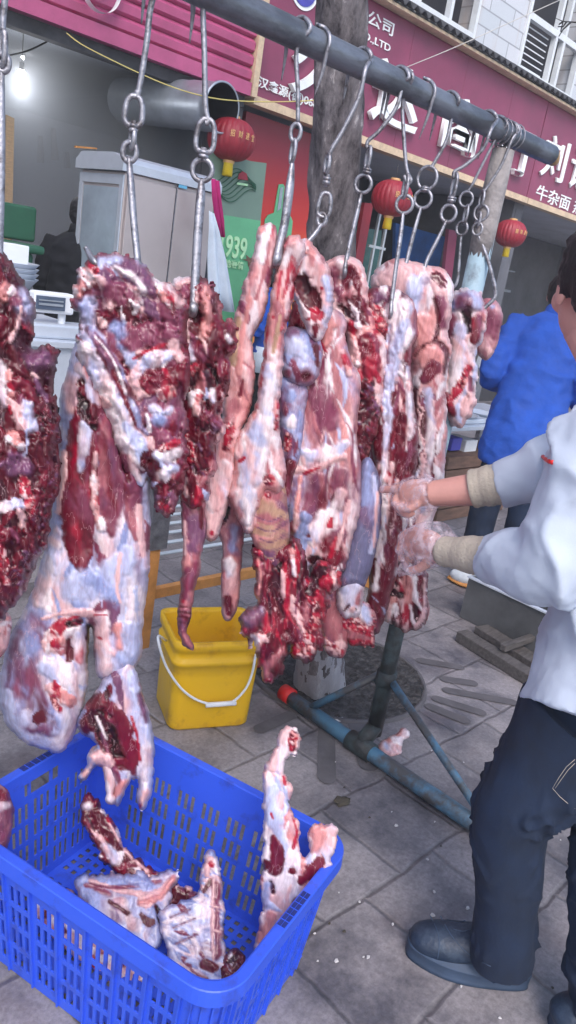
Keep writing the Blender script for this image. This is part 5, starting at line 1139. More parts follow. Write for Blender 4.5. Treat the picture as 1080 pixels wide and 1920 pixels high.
# ---- second fat slab, tan shank and bloody neck end
t4, p4 = cut('fat_slab', 556, 90, 'long fat covered slab ending in a tan ringed shank and blood red shreds', dx=.0)
meat('bloody_end', t4, p4, [(480, 1030), (540, 1018), (562, 1024), (568, 1058), (580, 1088), (600, 1060), (625, 1072), (642, 1092), (622, 1112), (610, 1150), (602, 1200), (588, 1236), (565, 1238), (548, 1226), (541, 1212), (532, 1240), (525, 1262), (507, 1281), (489, 1272), (480, 1232), (470, 1202), (454, 1188), (447, 1165), (463, 1150), (480, 1138), (477, 1090), (481, 1060)], .05, -.01, 'blood',
     [('cav', [(520, 1060, 12), (515, 1110, 10), (530, 1160, 8)], -.008), ('cav', [(600, 1080, 14), (585, 1110, 10)], -.008), ('r', [(612, 1092, 12)], .008), ('purp', [(470, 1162, 18), (485, 1150, 10)], .012), ('n', [(505, 1200, 9), (508, 1240, 10), (512, 1260, 6)], .006), ('lump', [(482, 1200, 14), (478, 1215, 8)], .008), ('z', [(495, 1262, 9), (530, 1225, 8)], .004), ('r', [(535, 1060, 4), (540, 1130, 4), (535, 1180, 3)], .003), ('z', [(580, 1140, 10), (575, 1170, 8)], .003), ('redgr', [(590, 1130, 8), (585, 1215, 13), (560, 1222, 12)], .003), ('lump', [(547, 1035, 5), (552, 1080, 5)], .004), ('o', [(484, 1050, 3), (488, 1090, 4), (482, 1130, 3)])], rag=7, lump=.01, R=26)
meat('tan_shank', t4, p4, [(480, 905), (510, 896), (530, 902), (536, 950), (541, 1000), (534, 1035), (522, 1062), (497, 1062), (482, 1030), (468, 985), (470, 945)], .04, .004, 'tan', [('z', [(500, 912, 16), (520, 925, 10)]), ('redgr', [(502, 928, 7)]), ('p', [(505, 1045, 16), (515, 1065, 8)]), ('f', [(478, 940, 4), (475, 980, 4)])]+[('y' if k % 2 else 'p', [(480+k*1.5, 968+k*10, 1.2), (508, 976+k*10, 1.2), (536-k*.5, 962+k*10, 1.2)], .0015) for k in range(8)], rag=1, lump=.003)
meat('fat', t4, p4, [(537, 448), (560, 444), (569, 470), (553, 510), (546, 560), (531, 620), (527, 680), (524, 740), (522, 800), (531, 860), (533, 898), (520, 922), (500, 914), (490, 940), (480, 962), (470, 990), (458, 985), (441, 950), (430, 925), (440, 870), (438, 835), (462, 795), (482, 755), (492, 690), (500, 620), (508, 570), (517, 520), (528, 475)], .035, .02, 'fat',
     [('r', [(536, 470, 3), (525, 520, 3), (520, 560, 2)]), ('r', [(545, 480, 3), (538, 530, 4), (530, 560, 2)]), ('fatw', [(540, 470, 6), (530, 500, 6)]), ('r', [(500, 600, 3), (494, 680, 4), (482, 760, 4)]), ('r', [(512, 594, 4)]), ('y', [(525, 590, 4), (512, 660, 4)]), ('white', [(508, 690, 11), (500, 760, 16), (488, 820, 24), (472, 880, 24), (460, 930, 18), (466, 970, 8)], .01), ('redgr', [(523, 755, 5), (518, 800, 4)]), ('fatw', [(515, 820, 10), (522, 870, 9)], .004), ('r', [(458, 855, 3), (450, 860, 3)]), ('r', [(483, 935, 2.5)]), ('redgr', [(505, 895, 9)])], rag=2.5, lump=.006, R=16, grow=3)
# ---- lobe with hole and two bulbs
t5, p5 = cut('shoulder_joint', 640, 62, 'glossy white lobe with a dark red hollow and two bluish purple bulbs under it', dx=-.02)
meat('lower_bulb', t5, p5, [(525, 708), (558, 708), (575, 735), (569, 770), (566, 805), (560, 850), (545, 905), (540, 950), (530, 930), (528, 870), (526, 800), (523, 740)], .035, .0, 'silvp', [('white', [(545, 790, 13)], .006), ('redgr', [(540, 820, 8), (538, 840, 6)]), ('s', [(545, 740, 10)], .002), ('musc', [(545, 870, 12), (538, 920, 10)]), ('f', [(528, 850, 4), (530, 900, 4)])], rag=1.5, lump=.005)
meat('upper_bulb', t5, p5, [(528, 632), (545, 614), (570, 620), (594, 633), (601, 660), (598, 690), (588, 713), (565, 722), (545, 715), (530, 695), (525, 660)], .045, .01, 'silvp', [('c', [(555, 650, 18), (570, 670, 12)], .003), ('n', [(592, 650, 4), (596, 685, 5)], -.002), ('muscp', [(572, 705, 14)], -.006), ('n', [(573, 706, 7)], -.008), ('q', [(540, 700, 10)])], rag=1, lump=.004)
meat('hollow_lobe', t5, p5, [(560, 455), (575, 449), (592, 468), (609, 495), (620, 530), (622, 570), (613, 600), (597, 640), (582, 628), (570, 605), (560, 570), (546, 545), (545, 500), (552, 470)], .04, .02, 'fatw',
     [('r', [(562, 470, 3), (556, 510, 3), (552, 540, 3)]), ('lump', [(572, 470, 10)], .004), ('n', [(563, 525, 11), (575, 545, 18), (590, 570, 13)], -.016), ('d', [(578, 540, 10), (570, 525, 6)], -.004), ('r', [(590, 592, 15), (585, 580, 8)], -.004), ('m', [(592, 612, 8), (590, 628, 6)]), ('r', [(603, 540, 4)]), ('c', [(610, 520, 6), (616, 560, 6)], .004), ('p', [(555, 605, 6)])], rag=3, lump=.006, R=16)
# ---- flank
t6, p6 = cut('flank_slab', 690, 90, 'broad veined pink flank in the middle of the row with blue and white membrane below', dx=-.02)
meat('flank', t6, p6, [(600, 605), (620, 590), (638, 603), (636, 640), (650, 680), (664, 715), (662, 770), (658, 820), (666, 870), (668, 905), (662, 960), (645, 1030), (628, 1075), (603, 1062), (580, 1045), (568, 1070), (560, 1112), (547, 1110), (547, 1065), (556, 1010), (548, 985), (543, 960), (540, 920), (536, 870), (550, 835), (566, 800), (573, 740), (590, 700), (598, 650)], .05, 0, 'flank',
     [('o', [(618, 608, 16), (610, 640, 12)], .008), ('r', [(600, 640, 3), (612, 660, 3)]), ('lump', [(645, 660, 6), (655, 700, 6)]), ('q', [(600, 740, 22), (620, 790, 22)], 0), ('white', [(560, 842, 8), (590, 852, 13), (625, 846, 15), (650, 830, 6)], .006), ('f', [(545, 880, 5), (580, 884, 8), (615, 868, 7), (645, 856, 6)], .005), ('r', [(570, 888, 3), (600, 876, 2)]),
      ('silvp', [(560, 900, 12), (552, 950, 12), (545, 990, 8)], .004), ('muscp', [(600, 905, 20), (590, 940, 18), (575, 970, 12)], .008), ('muscp', [(640, 890, 16), (635, 940, 18)], .006), ('n', [(628, 935, 8), (632, 955, 6)], -.004), ('r', [(548, 985, 6), (545, 1005, 5)]), ('lump', [(565, 895, 4), (555, 960, 5), (552, 1000, 4)], .003),
      ('white', [(640, 925, 9), (620, 965, 15), (600, 990, 22), (580, 1010, 14)], .006), ('s', [(572, 975, 12), (566, 1010, 13), (558, 1060, 8), (553, 1095, 5)], .004), ('r', [(618, 985, 6), (622, 972, 4)]), ('n', [(578, 1005, 4)]), ('muscp', [(620, 1020, 20), (640, 1000, 12)], .006), ('m', [(630, 1045, 14), (610, 1055, 10)], 0), ('r', [(632, 1010, 5), (620, 1040, 5)]), ('f', [(655, 940, 5), (645, 980, 5), (632, 1030, 4)], .003), ('cav', [(585, 1046, 7), (600, 1055, 8)], -.006)], rag=2, lump=.008, R=20, grow=12)
meat('deep_muscle', t6, p6, [(540, 600), (570, 560), (640, 560), (690, 600), (700, 760), (690, 900), (660, 1010), (620, 1060), (550, 1060), (525, 980), (530, 800)], .015, -.1, 'dmusc2', rag=3, R=12)
# ---- curled lobe with dark muscle
t7, p7 = cut('chuck_cut', 752, 116, 'curled cut with fat folds on top and a very dark textured muscle hanging below', dx=.0)
meat('muscle', t7, p7, [(612, 505), (625, 490), (650, 486), (672, 494), (680, 520), (686, 560), (692, 582), (702, 620), (716, 640), (716, 700), (709, 760), (700, 805), (683, 855), (680, 900), (670, 940), (660, 900), (652, 850), (648, 800), (654, 750), (662, 700), (650, 670), (656, 640), (640, 600), (620, 578), (615, 540)], .045, 0, 'lump',
     [('muscp', [(628, 510, 12), (622, 540, 8)], .006), ('m', [(660, 505, 9), (672, 540, 7), (676, 580, 6)], .004), ('musc', [(650, 520, 9), (648, 540, 7)], -.004), ('z', [(650, 555, 12)], .004), ('cav', [(640, 575, 8), (660, 590, 9)], -.006), ('muscw', [(665, 570, 18), (680, 600, 14)], .004), ('musc', [(690, 640, 20), (695, 690, 20)], .008), ('lump', [(660, 640, 10), (668, 680, 8)], .004), ('r', [(672, 700, 6), (680, 720, 5)]), ('dmusc', [(690, 730, 18), (682, 780, 28), (675, 830, 24), (668, 880, 12), (668, 930, 8)], .012), ('d', [(655, 900, 8), (662, 930, 6)])], rag=2.5, lump=.008, R=18, grow=7)
# ---- tendon with knuckle
t8, p8 = cut('tendon_shank', 735, 108, 'smooth blue-violet tendon with a white knuckle at the end, where the gloved finger points', dx=-.03)
meat('pink_tube', t8, p8, [(600, 1085), (632, 1090), (650, 1125), (655, 1180), (645, 1232), (630, 1237), (615, 1232), (603, 1195), (596, 1145)], .035, -.02, 'pinks', [('z', [(620, 1150, 20), (625, 1200, 14)]), ('f', [(612, 1222, 6), (640, 1215, 8)]), ('redgr', [(603, 1205, 5), (640, 1228, 6)]), ('r', [(612, 1090, 9)])], rag=2, lump=.005)
meat('red_fringe', t8, p8, [(640, 1140), (668, 1130), (700, 1148), (700, 1185), (702, 1214), (690, 1210), (684, 1218), (672, 1208), (660, 1214), (648, 1200), (640, 1180)], .03, -.01, 'redgr', [('white', [(680, 1150, 16), (690, 1165, 8)], .004), ('n', [(655, 1150, 9)]), ('z', [(650, 1190, 6), (670, 1195, 5), (690, 1200, 4)])], rag=3, lump=.006)
meat('knuckle', t8, p8, [(636, 1086), (665, 1083), (681, 1098), (680, 1125), (668, 1150), (650, 1152), (638, 1138), (632, 1108)], .04, .01, 'white', [('c', [(648, 1105, 8)]), ('f', [(660, 1140, 6)]), ('n', [(646, 1142, 4), (655, 1132, 3)], -.006), ('z', [(670, 1128, 5), (676, 1105, 4)]), ('k', [(668, 1140, 2)], -.004)], rag=4.5, lump=.009)
meat('tendon', t8, p8, [(676, 872), (690, 856), (704, 880), (712, 920), (709, 980), (698, 1040), (688, 1075), (678, 1095), (652, 1095), (637, 1090), (648, 1035), (660, 985), (669, 930)], .035, .02, 'blue', [('c', [(700, 890, 4), (705, 960, 3), (695, 1030, 3)]), ('f', [(708, 920, 3), (700, 1020, 3)]), ('s', [(685, 890, 7), (682, 940, 5)], 0), ('b', [(675, 1000, 14), (665, 1060, 12)], 0)], rag=1, lump=.003)
# ---- stripe cut
t9, p9 = cut('brisket_cut', 762, 190, 'long striped red and white cut topped by a bright red patch', dx=.0)
meat('muscle', t9, p9, [(688, 562), (700, 546), (720, 540), (745, 550), (766, 562), (777, 590), (776, 630), (765, 662), (766, 720), (776, 780), (776, 860), (766, 940), (752, 1010), (736, 1080), (720, 1140), (705, 1182), (690, 1165), (697, 1080), (700, 1000), (711, 930), (709, 880), (702, 830), (711, 760), (716, 690), (700, 640), (689, 622)], .042, 0, 'strips',
     [('p', [(712, 556, 14), (705, 565, 8)], .008), ('redgr', [(708, 592, 18), (712, 618, 12)], .006), ('dmusc', [(702, 630, 10)]), ('white', [(750, 585, 24), (752, 625, 20), (740, 670, 14), (735, 710, 9)], .012), ('c', [(757, 610, 10), (740, 660, 8)]), ('white', [(730, 690, 8), (728, 760, 9), (722, 830, 8), (720, 900, 5), (718, 960, 4)], .004), ('n', [(738, 740, 5), (735, 760, 3)]), ('white', [(765, 690, 4), (768, 760, 6), (772, 810, 5)], .003), ('musc', [(755, 780, 9), (750, 860, 10), (742, 960, 12), (730, 1060, 12), (718, 1130, 10)], .006), ('musc', [(712, 800, 6), (712, 860, 6)]), ('lump', [(735, 870, 5), (725, 900, 5)]), ('white', [(712, 1000, 5), (705, 1060, 8), (700, 1100, 9)], .004), ('n', [(700, 1050, 7), (695, 1090, 6)]), ('strips', [(745, 900, 5), (735, 1000, 5)])], rag=2, lump=.007, R=16, grow=6)
# ---- pale lobe behind
t10, p10 = cut('rump_cut', 845, 178, 'pale pink rounded rump behind the hooks, its streaky lower lobe held by the lower glove', dx=.02)
meat('muscle', t10, p10, [(700, 535), (714, 506), (745, 491), (775, 498), (803, 503), (830, 511), (846, 537), (843, 575), (836, 620), (841, 660), (832, 700), (832, 760), (831, 820), (826, 900), (812, 955), (798, 1000), (786, 1050), (792, 1100), (799, 1140), (791, 1165), (770, 1173), (742, 1162), (722, 1140), (726, 1100), (738, 1050), (750, 980), (768, 900), (772, 800), (772, 700), (762, 600), (735, 565)], .06, 0, 'fat',
     [('f', [(740, 525, 30), (765, 540, 26)], .014), ('c', [(780, 530, 16), (770, 590, 10)], .006), ('muscw', [(815, 518, 10), (832, 530, 9)], .004), ('silver', [(800, 525, 10)]), ('o', [(790, 600, 16), (795, 640, 12)], .004), ('q', [(828, 560, 9), (830, 610, 7)], .004), ('n', [(815, 560, 3), (822, 600, 4), (815, 640, 4), (795, 648, 3), (778, 668, 3)], -.006), ('n', [(818, 640, 4), (838, 660, 5), (832, 700, 4)], -.006), ('o', [(805, 670, 20)], .01), ('musc', [(812, 690, 16), (798, 708, 12)], .006), ('z', [(775, 690, 9)]),
      ('strips', [(790, 750, 22), (795, 820, 22), (790, 900, 20)], 0), ('white', [(802, 730, 6), (808, 820, 7), (800, 900, 7), (795, 960, 6)], .004), ('n', [(778, 730, 6), (780, 780, 4)]), ('strips', [(770, 960, 14), (762, 1020, 14)], .003), ('muscw', [(760, 1080, 22), (745, 1120, 16)], 0), ('o', [(770, 1090, 12), (765, 1125, 10)], .008), ('cav', [(745, 1050, 9), (750, 1080, 7)], -.008), ('cav', [(740, 1098, 9), (755, 1110, 7)], -.006), ('n', [(785, 1100, 5), (782, 1140, 6)], -.003), ('f', [(794, 1110, 4), (793, 1150, 5), (770, 1166, 5)], .003), ('redgr', [(752, 1150, 9)])], rag=2, lump=.008, R=22, grow=6)
meat('lower_lobe', t10, p10, [(722, 1095), (735, 1050), (752, 1010), (770, 985), (790, 1010), (795, 1060), (798, 1110), (797, 1150), (785, 1170), (765, 1176), (740, 1166), (722, 1145)], .045, .025, 'lobes', [('cav', [(742, 1040, 7), (747, 1075, 6)], -.008), ('cav', [(738, 1104, 7), (752, 1110, 5)], -.006), ('f', [(796, 1080, 3), (795, 1140, 4), (780, 1168, 4)], .003), ('o', [(768, 1080, 7), (766, 1120, 6)], .006)], rag=4, lump=.008, R=22)
meat('deep_muscle', t10, p10, [(700, 560), (760, 540), (820, 560), (832, 640), (825, 780), (818, 900), (790, 990), (775, 1110), (735, 1130), (700, 1080), (695, 900), (692, 700)], .02, -.08, 'strips', rag=3, R=12)
# ---- far right cuts
t11, p11 = cut('knuckle_cut', 955, 242, 'cut at the right end of the row with a dark cap and red ragged foot', dx=-.03)
meat('muscle', t11, p11, [(836, 575), (850, 552), (875, 544), (895, 549), (908, 570), (909, 602), (901, 640), (889, 672), (892, 740), (884, 768), (870, 788), (856, 801), (845, 792), (838, 772), (822, 746), (820, 730), (832, 705), (838, 670), (834, 620), (829, 595)], .045, 0, 'fatw',
     [('muscp', [(845, 600, 14), (836, 640, 8)], .002), ('musc', [(895, 600, 10), (890, 635, 10)], .004), ('cav', [(875, 585, 9), (880, 620, 8)], -.008), ('white', [(862, 620, 12), (858, 680, 18), (858, 730, 18)], .01), ('purp', [(852, 572, 12), (875, 562, 18), (896, 572, 12)], .014), ('musc', [(835, 745, 11), (848, 775, 8)], .003), ('redgr', [(880, 690, 8), (842, 755, 7)]), ('musc', [(884, 730, 6), (882, 710, 5)]), ('f', [(880, 755, 10), (868, 775, 8)], .004)], rag=5, lump=.009, R=20)
t12, p12 = cut('small_offcut', 985, 262, 'small mauve offcut half hidden behind the right end cut', dx=.1)
meat('muscle', t12, p12, [(890, 580), (912, 562), (932, 570), (940, 588), (936, 620), (926, 652), (912, 672), (896, 660), (885, 620)], .03, 0, 'pinks', [('q', [(915, 610, 30)], 0), ('s', [(925, 575, 5)], 0)], rag=1.5)

# ---- pieces in the crate
def crate_cut(name, px, py, z, label, nz, yaw=0):
    P0 = G(px, py, z); n = Vector((-P0.x, -P0.y, 0)).normalized(); n = n*(1-nz)+Vector((0, 0, nz)); n.normalize()
    return cut(name, 0, 0, label, group='meat scraps lying in the blue crate', P0=P0, nrm=n)
ta, pa = crate_cut('neck_scrap', 505, 1760, .13, 'tall forked pink and red scrap standing up above the right rim of the crate', .12)
meat('muscle', ta, pa, [(530, 1368), (545, 1364), (560, 1378), (559, 1402), (545, 1416), (533, 1424), (530, 1446), (541, 1464), (549, 1476), (545, 1510), (557, 1545), (558, 1576), (570, 1611), (579, 1603), (578, 1568), (589, 1546), (607, 1545), (625, 1551), (627, 1580), (617, 1625), (592, 1668), (558, 1708), (530, 1750), (515, 1790), (490, 1830), (470, 1830), (478, 1790), (488, 1727), (494, 1686), (492, 1623), (497, 1560), (494, 1472), (497, 1434), (514, 1395)], .018, 0, 'fatw',
     [('redgr', [(550, 1380, 9), (548, 1402, 7)], .004), ('f', [(520, 1400, 6), (510, 1440, 8)], .003), ('r', [(531, 1455, 3), (535, 1470, 3)]), ('c', [(510, 1480, 12), (515, 1540, 14), (525, 1580, 10)], .003), ('r', [(548, 1530, 3), (556, 1560, 3), (550, 1590, 3)]), ('r', [(508, 1525, 3), (512, 1535, 2)]), ('musc', [(512, 1570, 6), (520, 1600, 14), (516, 1630, 13)], .006), ('n', [(500, 1620, 9)], .003), ('d', [(508, 1655, 5), (512, 1672, 4)]), ('o', [(600, 1565, 14), (590, 1590, 10)], .003), ('m', [(600, 1615, 12), (578, 1640, 12), (565, 1655, 8)], .002), ('musc', [(560, 1690, 10), (545, 1712, 9)], .002), ('m', [(548, 1632, 8)]), ('o', [(510, 1720, 12), (490, 1760, 10)], .002), ('silver', [(500, 1660, 8), (498, 1700, 6)])], rag=5, lump=.006, step=2.4, R=14, grow=1)
tb_, pb_ = crate_cut('rib_strip', 240, 1620, .12, 'curved dark red and white strip leaning in the far corner of the crate', .35)
meat('muscle', tb_, pb_, [(155, 1503), (170, 1490), (185, 1507), (205, 1535), (222, 1562), (237, 1592), (267, 1621), (311, 1651), (363, 1673), (372, 1690), (345, 1705), (300, 1690), (260, 1665), (222, 1640), (193, 1612), (170, 1575), (157, 1540)], .02, 0, 'muscw', [('w', [(164, 1512, 7)], .003), ('n', [(180, 1530, 12), (200, 1560, 10), (225, 1590, 10)], .002), ('white', [(195, 1585, 7), (215, 1610, 10)], .004), ('f', [(205, 1545, 3), (240, 1600, 3), (275, 1632, 4)], .002), ('n', [(300, 1665, 9), (345, 1685, 9)], .001), ('f', [(260, 1640, 8), (290, 1655, 5)])], rag=5, lump=.005, step=2.4, R=10, grow=2)
tc_, pc_ = crate_cut('membrane_scrap', 250, 1690, .09, 'bluish white sinewy scrap lying on the crate floor at the left', .6)
meat('muscle', tc_, pc_, [(148, 1647), (185, 1640), (222, 1636), (262, 1638), (289, 1647), (312, 1640), (330, 1636), (328, 1652), (318, 1664), (317, 1690), (309, 1712), (300, 1770), (270, 1800), (230, 1790), (190, 1740), (160, 1690)], .025, 0, 'silver', [('s', [(190, 1655, 14), (260, 1655, 14)], .004), ('f', [(170, 1652, 4), (220, 1668, 5), (280, 1680, 8)], .004), ('f', [(270, 1690, 12), (300, 1675, 9), (322, 1650, 6)], .006), ('q', [(200, 1675, 6), (180, 1668, 5)]), ('n', [(280, 1730, 8), (265, 1715, 5)]), ('fatw', [(225, 1700, 14), (250, 1735, 14)], .004), ('q', [(160, 1660, 3), (230, 1664, 4), (300, 1652, 3)], -.005), ('o', [(262, 1692, 5), (300, 1680, 7), (325, 1645, 5)], .008), ('cav', [(292, 1700, 4), (306, 1730, 6)], -.01), ('s', [(240, 1648, 10), (285, 1660, 8)], .004), ('n', [(205, 1690, 4), (240, 1712, 5)], -.005)], rag=6, lump=.009, step=2.4, R=12)
td_, pd_ = crate_cut('rib_slab', 370, 1740, .10, 'blue-white slab with a pink rib bone along its right edge in the middle of the crate', .5)
meat('muscle', td_, pd_, [(304, 1707), (335, 1694), (370, 1684), (376, 1660), (381, 1621), (393, 1596), (405, 1610), (414, 1640), (416, 1700), (418, 1749), (424, 1800), (425, 1870), (380, 1880), (330, 1830), (315, 1775), (302, 1740)], .02, 0, 'ribs', [('f', [(392, 1612, 9), (388, 1640, 8)], .003), ('r', [(396, 1622, 6)]), ('n', [(392, 1655, 7), (382, 1670, 6)]), ('q', [(405, 1660, 7), (406, 1720, 8), (408, 1790, 8)], .005), ('f', [(400, 1650, 2), (398, 1720, 3), (400, 1800, 3)], .003), ('f', [(400, 1700, 2), (414, 1702, 2)], .003), ('f', [(400, 1745, 2), (414, 1747, 2)], .003), ('p', [(325, 1740, 2), (365, 1722, 2)], -.003), ('p', [(330, 1770, 2), (370, 1752, 2)], -.003), ('p', [(320, 1720, 2), (355, 1705, 2)], -.003), ('musc', [(385, 1808, 12), (400, 1815, 10)])], rag=3.5, lump=.006, step=2.4, R=9)
te_, pe_ = crate_cut('red_scrap', 440, 1800, .07, 'small dark red scrap in the near corner of the crate', .5)
meat('muscle', te_, pe_, [(425, 1790), (442, 1780), (455, 1795), (458, 1830), (440, 1860), (420, 1850), (415, 1815)], .02, 0, 'muscw', rag=2, step=2.6)
tf_, pf_ = crate_cut('fat_scrap', 120, 1700, .06, 'pale fat scrap seen only through the slots of the near crate wall', .6)
meat('fat', tf_, pf_, [(60, 1660), (130, 1670), (200, 1740), (280, 1800), (340, 1850), (350, 1900), (250, 1880), (150, 1800), (70, 1720)], .03, 0, 'lump', rag=3)
# scrap on the ground
g_ = G(742, 1398); tg, pg = cut('ground_scrap', 0, 0, 'small pink and white scrap of meat dropped on the paving beside the rack post', group='none', P0=g_+Vector((0, 0, .02)), nrm=(-.3, -.3, .9)); del tg['group']
meat('fat', tg, pg, [(712, 1400), (722, 1388), (740, 1380), (758, 1368), (766, 1378), (752, 1392), (750, 1412), (735, 1420), (718, 1416)], .015, 0, 'lump', [('white', [(725, 1402, 10)], .003), ('n', [(745, 1418, 6)])], rag=2.5, step=2.2)

# ================================================================== HOOKS
def ring_pts(c, ax, ay, w, h, n=20, dshape=0):
    P = []
    for k in range(n):
        a = 2*math.pi*k/n; x, y = math.cos(a), math.sin(a)
        ww = w*(1-.28*dshape*(y+1)/2) if dshape else w
        e = .72 if dshape else 1; x = math.copysign(abs(x)**e, x); y = math.copysign(abs(y)**e, y)
        P.append(c+ax*(x*ww/2)+ay*(y*h/2))
    return P
def hook(label, bx_, by, rod, links, lower, pl, off=.0, rr_=.0042, tipoff=.03, lw=1.3, top=True, back=1):
    """rod: pixels of the upper rod; links: (kind,x,y,w,h) ; lower: pixels of the lower hook; all on the vertical plane the cut hangs in"""
    t = thing('meat_hook', barpt(bx_, by), label, 'hook', 'steel hooks on the rack pipe')
    p = lambda x, y, o=0: pl.v(x, y, off+o)
    X = barpt(bx_, by).x; r = rr_
    bm = bmesh.new()
    P = []
    if top:
        g = PR+r*1.05
        P = [Vector((X+.012*back, YP+g+.012, PZ-.075)), Vector((X+.008*back, YP+g+.006, PZ-.03))]
        for a in (-10, 25, 60, 95, 130, 165): P.append(Vector((X, YP+g*math.cos(R_(a)), PZ+g*math.sin(R_(a)))))
        rad = [r*.25, r*.8]+[r]*6
    else: rad = []
    P2 = [p(x, y) for x, y in rod]; P += P2; rad += [r]*len(P2)
    tube(bm, P, rad, 10, smooth=4); bm_obj('rod', bm, M['hook'], t, True)
    ux = Vector(np.cross([0, 0, 1], pl.n)).normalized(); uz = Vector((0, 0, 1)); mpp = depth(pl.v(*lower[0]))/F
    for k, (kd, x, y, w_, h_) in enumerate(links):
        bm = bmesh.new(); c = p(x, y)
        if kd == 'D': tube(bm, ring_pts(c, ux, uz, w_*mpp, h_*mpp, 24, 1), r*1.0, 10, closed=True); nm = 'shackle'
        elif kd == 'O': tube(bm, ring_pts(c, (ux+Vector(pl.n)*.25).normalized(), uz, w_*mpp, h_*mpp, 24), r*.95, 10, closed=True); nm = 'ring'
        elif kd == 'L': tube(bm, ring_pts(c, (ux*.45+Vector(pl.n)*.9).normalized(), uz, w_*mpp*2.2, h_*mpp, 18), r*.95, 8, closed=True); nm = 'link'
        else:
            lathe(bm, [(0, .5), (.28, .5), (.3, .3), (.5, .28), (.5, .05), (.34, .02), (.5, -.02), (.5, -.26), (.25, -.3), (.22, -.5), (0, -.5)], 14, Matrix.Translation(c) @ Matrix.Diagonal((w_*mpp, w_*mpp, h_*mpp, 1))); nm = 'swivel'
        bm_obj(nm, bm, M['hook'], t, True)
    bm = bmesh.new(); n = len(lower); Q = [p(x, y, tipoff*i/(n-1)) for i, (x, y) in enumerate(lower)]
    e = Q[-1]; Q += [e+Vector(pl.n)*(-.02)+Vector((0, 0, -.012)), e+Vector(pl.n)*(-.045)+Vector((0, 0, .004))]
    tube(bm, Q, [r*.9]+[r*lw]*(n-1)+[r*lw*.8, r*.3], 10, smooth=5, flat=.8); bm_obj('lower_hook', bm, M['hook'], t, True)
    return t
hook('long hook with a D shackle carrying the largest leg', 285, 4, [(284, 8), (275, 80), (262, 162), (256, 186), (258, 172)], [('D', 251, 210, 36, 50), ('S', 250, 242, 18, 26), ('L', 248, 262, 6, 34), ('O', 243, 286, 26, 34)], [(242, 296), (245, 340), (251, 420), (257, 480), (258, 500)], p1, .01, .0052, .06)
hook('hook tip jutting out of the top left of the largest leg', 285, 4, [(162, 462), (172, 478)], [], [(164, 466), (172, 480), (182, 492)], p1, .05, .0045, .03, top=False)
hook('long hook with a D shackle and a broad lower blade, on the dark rib cut', 382, 0, [(382, 6), (383, 100), (385, 200), (390, 228), (384, 232)], [('D', 385, 256, 38, 56), ('S', 381, 291, 20, 24), ('O', 379, 320, 38, 38)], [(378, 336), (376, 370), (371, 430), (367, 500), (364, 560), (362, 575)], p2, .01, .0052, .06, lw=1.8)
hook('hook whose flat lower blade splits in two between the pale fat strips', 556, 90, [(556, 94), (558, 170), (558, 232)], [('O', 554, 250, 19, 30), ('L', 549, 285, 7, 40)], [(548, 302), (543, 350), (533, 420), (522, 470), (519, 488)], p4, .012, .0045, .04, lw=2.2)
hook('hook with a loose square shackle hanging in front of the tree trunk', 682, 80, [(685, 130), (672, 185), (640, 250), (622, 280), (614, 300)], [('L', 613, 308, 7, 34), ('S', 612, 340, 14, 22), ('D', 608, 385, 26, 42), ('O', 603, 412, 16, 22)], [(603, 420), (590, 440), (575, 458), (566, 480)], p5, .012, .0045, .03)
hook('bent hook carrying the curled cut, in front of the right side of the trunk', 752, 116, [(755, 160), (742, 205), (710, 248), (690, 266), (688, 280)], [('L', 690, 298, 7, 40), ('S', 688, 322, 16, 16), ('O', 681, 346, 31, 31)], [(678, 362), (670, 400), (658, 450), (650, 490), (648, 510)], p7, .012, .0045, .045)
hook('hook on a straight rod above the bright red patch', 757, 128, [(755, 190), (757, 260), (762, 318), (770, 338), (764, 345), (757, 330)], [('L', 760, 350, 7, 42), ('O', 758, 384, 31, 31)], [(756, 398), (751, 440), (742, 500), (734, 560), (732, 585)], p9, .012, .0045, .05)
hook('hook with two big rings one above the other over the pale rump', 844, 176, [(848, 215), (838, 262), (818, 300), (807, 318)], [('O', 801, 335, 36, 40), ('S', 797, 356, 18, 12), ('O', 793, 374, 32, 32)], [(790, 388), (778, 430), (763, 490), (757, 515), (752, 530)], p10, .012, .0045, .05)
hook('bent hook with a D shackle and ring holding the right side of the rump', 917, 206, [(922, 240), (905, 280), (872, 310), (852, 322), (851, 335)], [('L', 851, 350, 8, 46), ('S', 847, 374, 16, 16), ('O', 841, 400, 28, 30)], [(838, 412), (820, 450), (800, 490), (795, 515)], p10, .0, .0045, .03)
hook('short free hook hanging unused beside the rack post', 934, 222, [(930, 262), (905, 310), (885, 350), (878, 360)], [('O', 874, 376, 24, 26), ('L', 873, 405, 6, 34), ('O', 866, 430, 20, 24)], [(865, 440), (862, 480), (858, 525), (850, 538), (842, 524)], p11, .03, .004, .0)
hook('hook on a short chain at the post whose open bow reaches the last cut', 956, 238, [(960, 262), (940, 310), (915, 350), (905, 362)], [('L', 903, 374, 7, 30), ('O', 902, 400, 26, 28), ('L', 897, 412, 6, 26), ('O', 895, 430, 18, 22)], [(896, 440), (912, 480), (926, 530), (928, 556), (912, 574), (898, 584)], p11, .01, .004, .0)
def overhook(bx_, by, label):
    t = thing('meat_hook', barpt(bx_, by), label, 'hook', 'steel hooks on the rack pipe'); X = t.location.x; r = .0042; g = PR+r*1.1
    P = [Vector((X-.02, YP-g*.2, PZ+g)), Vector((X-.01, YP-g*.1, PZ+g))]+[Vector((X, YP-g*math.cos(R_(a)), PZ+g*math.sin(R_(a)))) for a in (70, 30, 0, -30)]+[Vector((X+.004, YP-g*.6, PZ-g-.02)), Vector((X+.001, YP-g*.3, PZ-g-.065))]
    bm = bmesh.new(); tube(bm, P, [r*.6, r, r, r, r, r, r*.9, r*.15], 10, smooth=4); bm_obj('bow', bm, M['hook'], t, True)
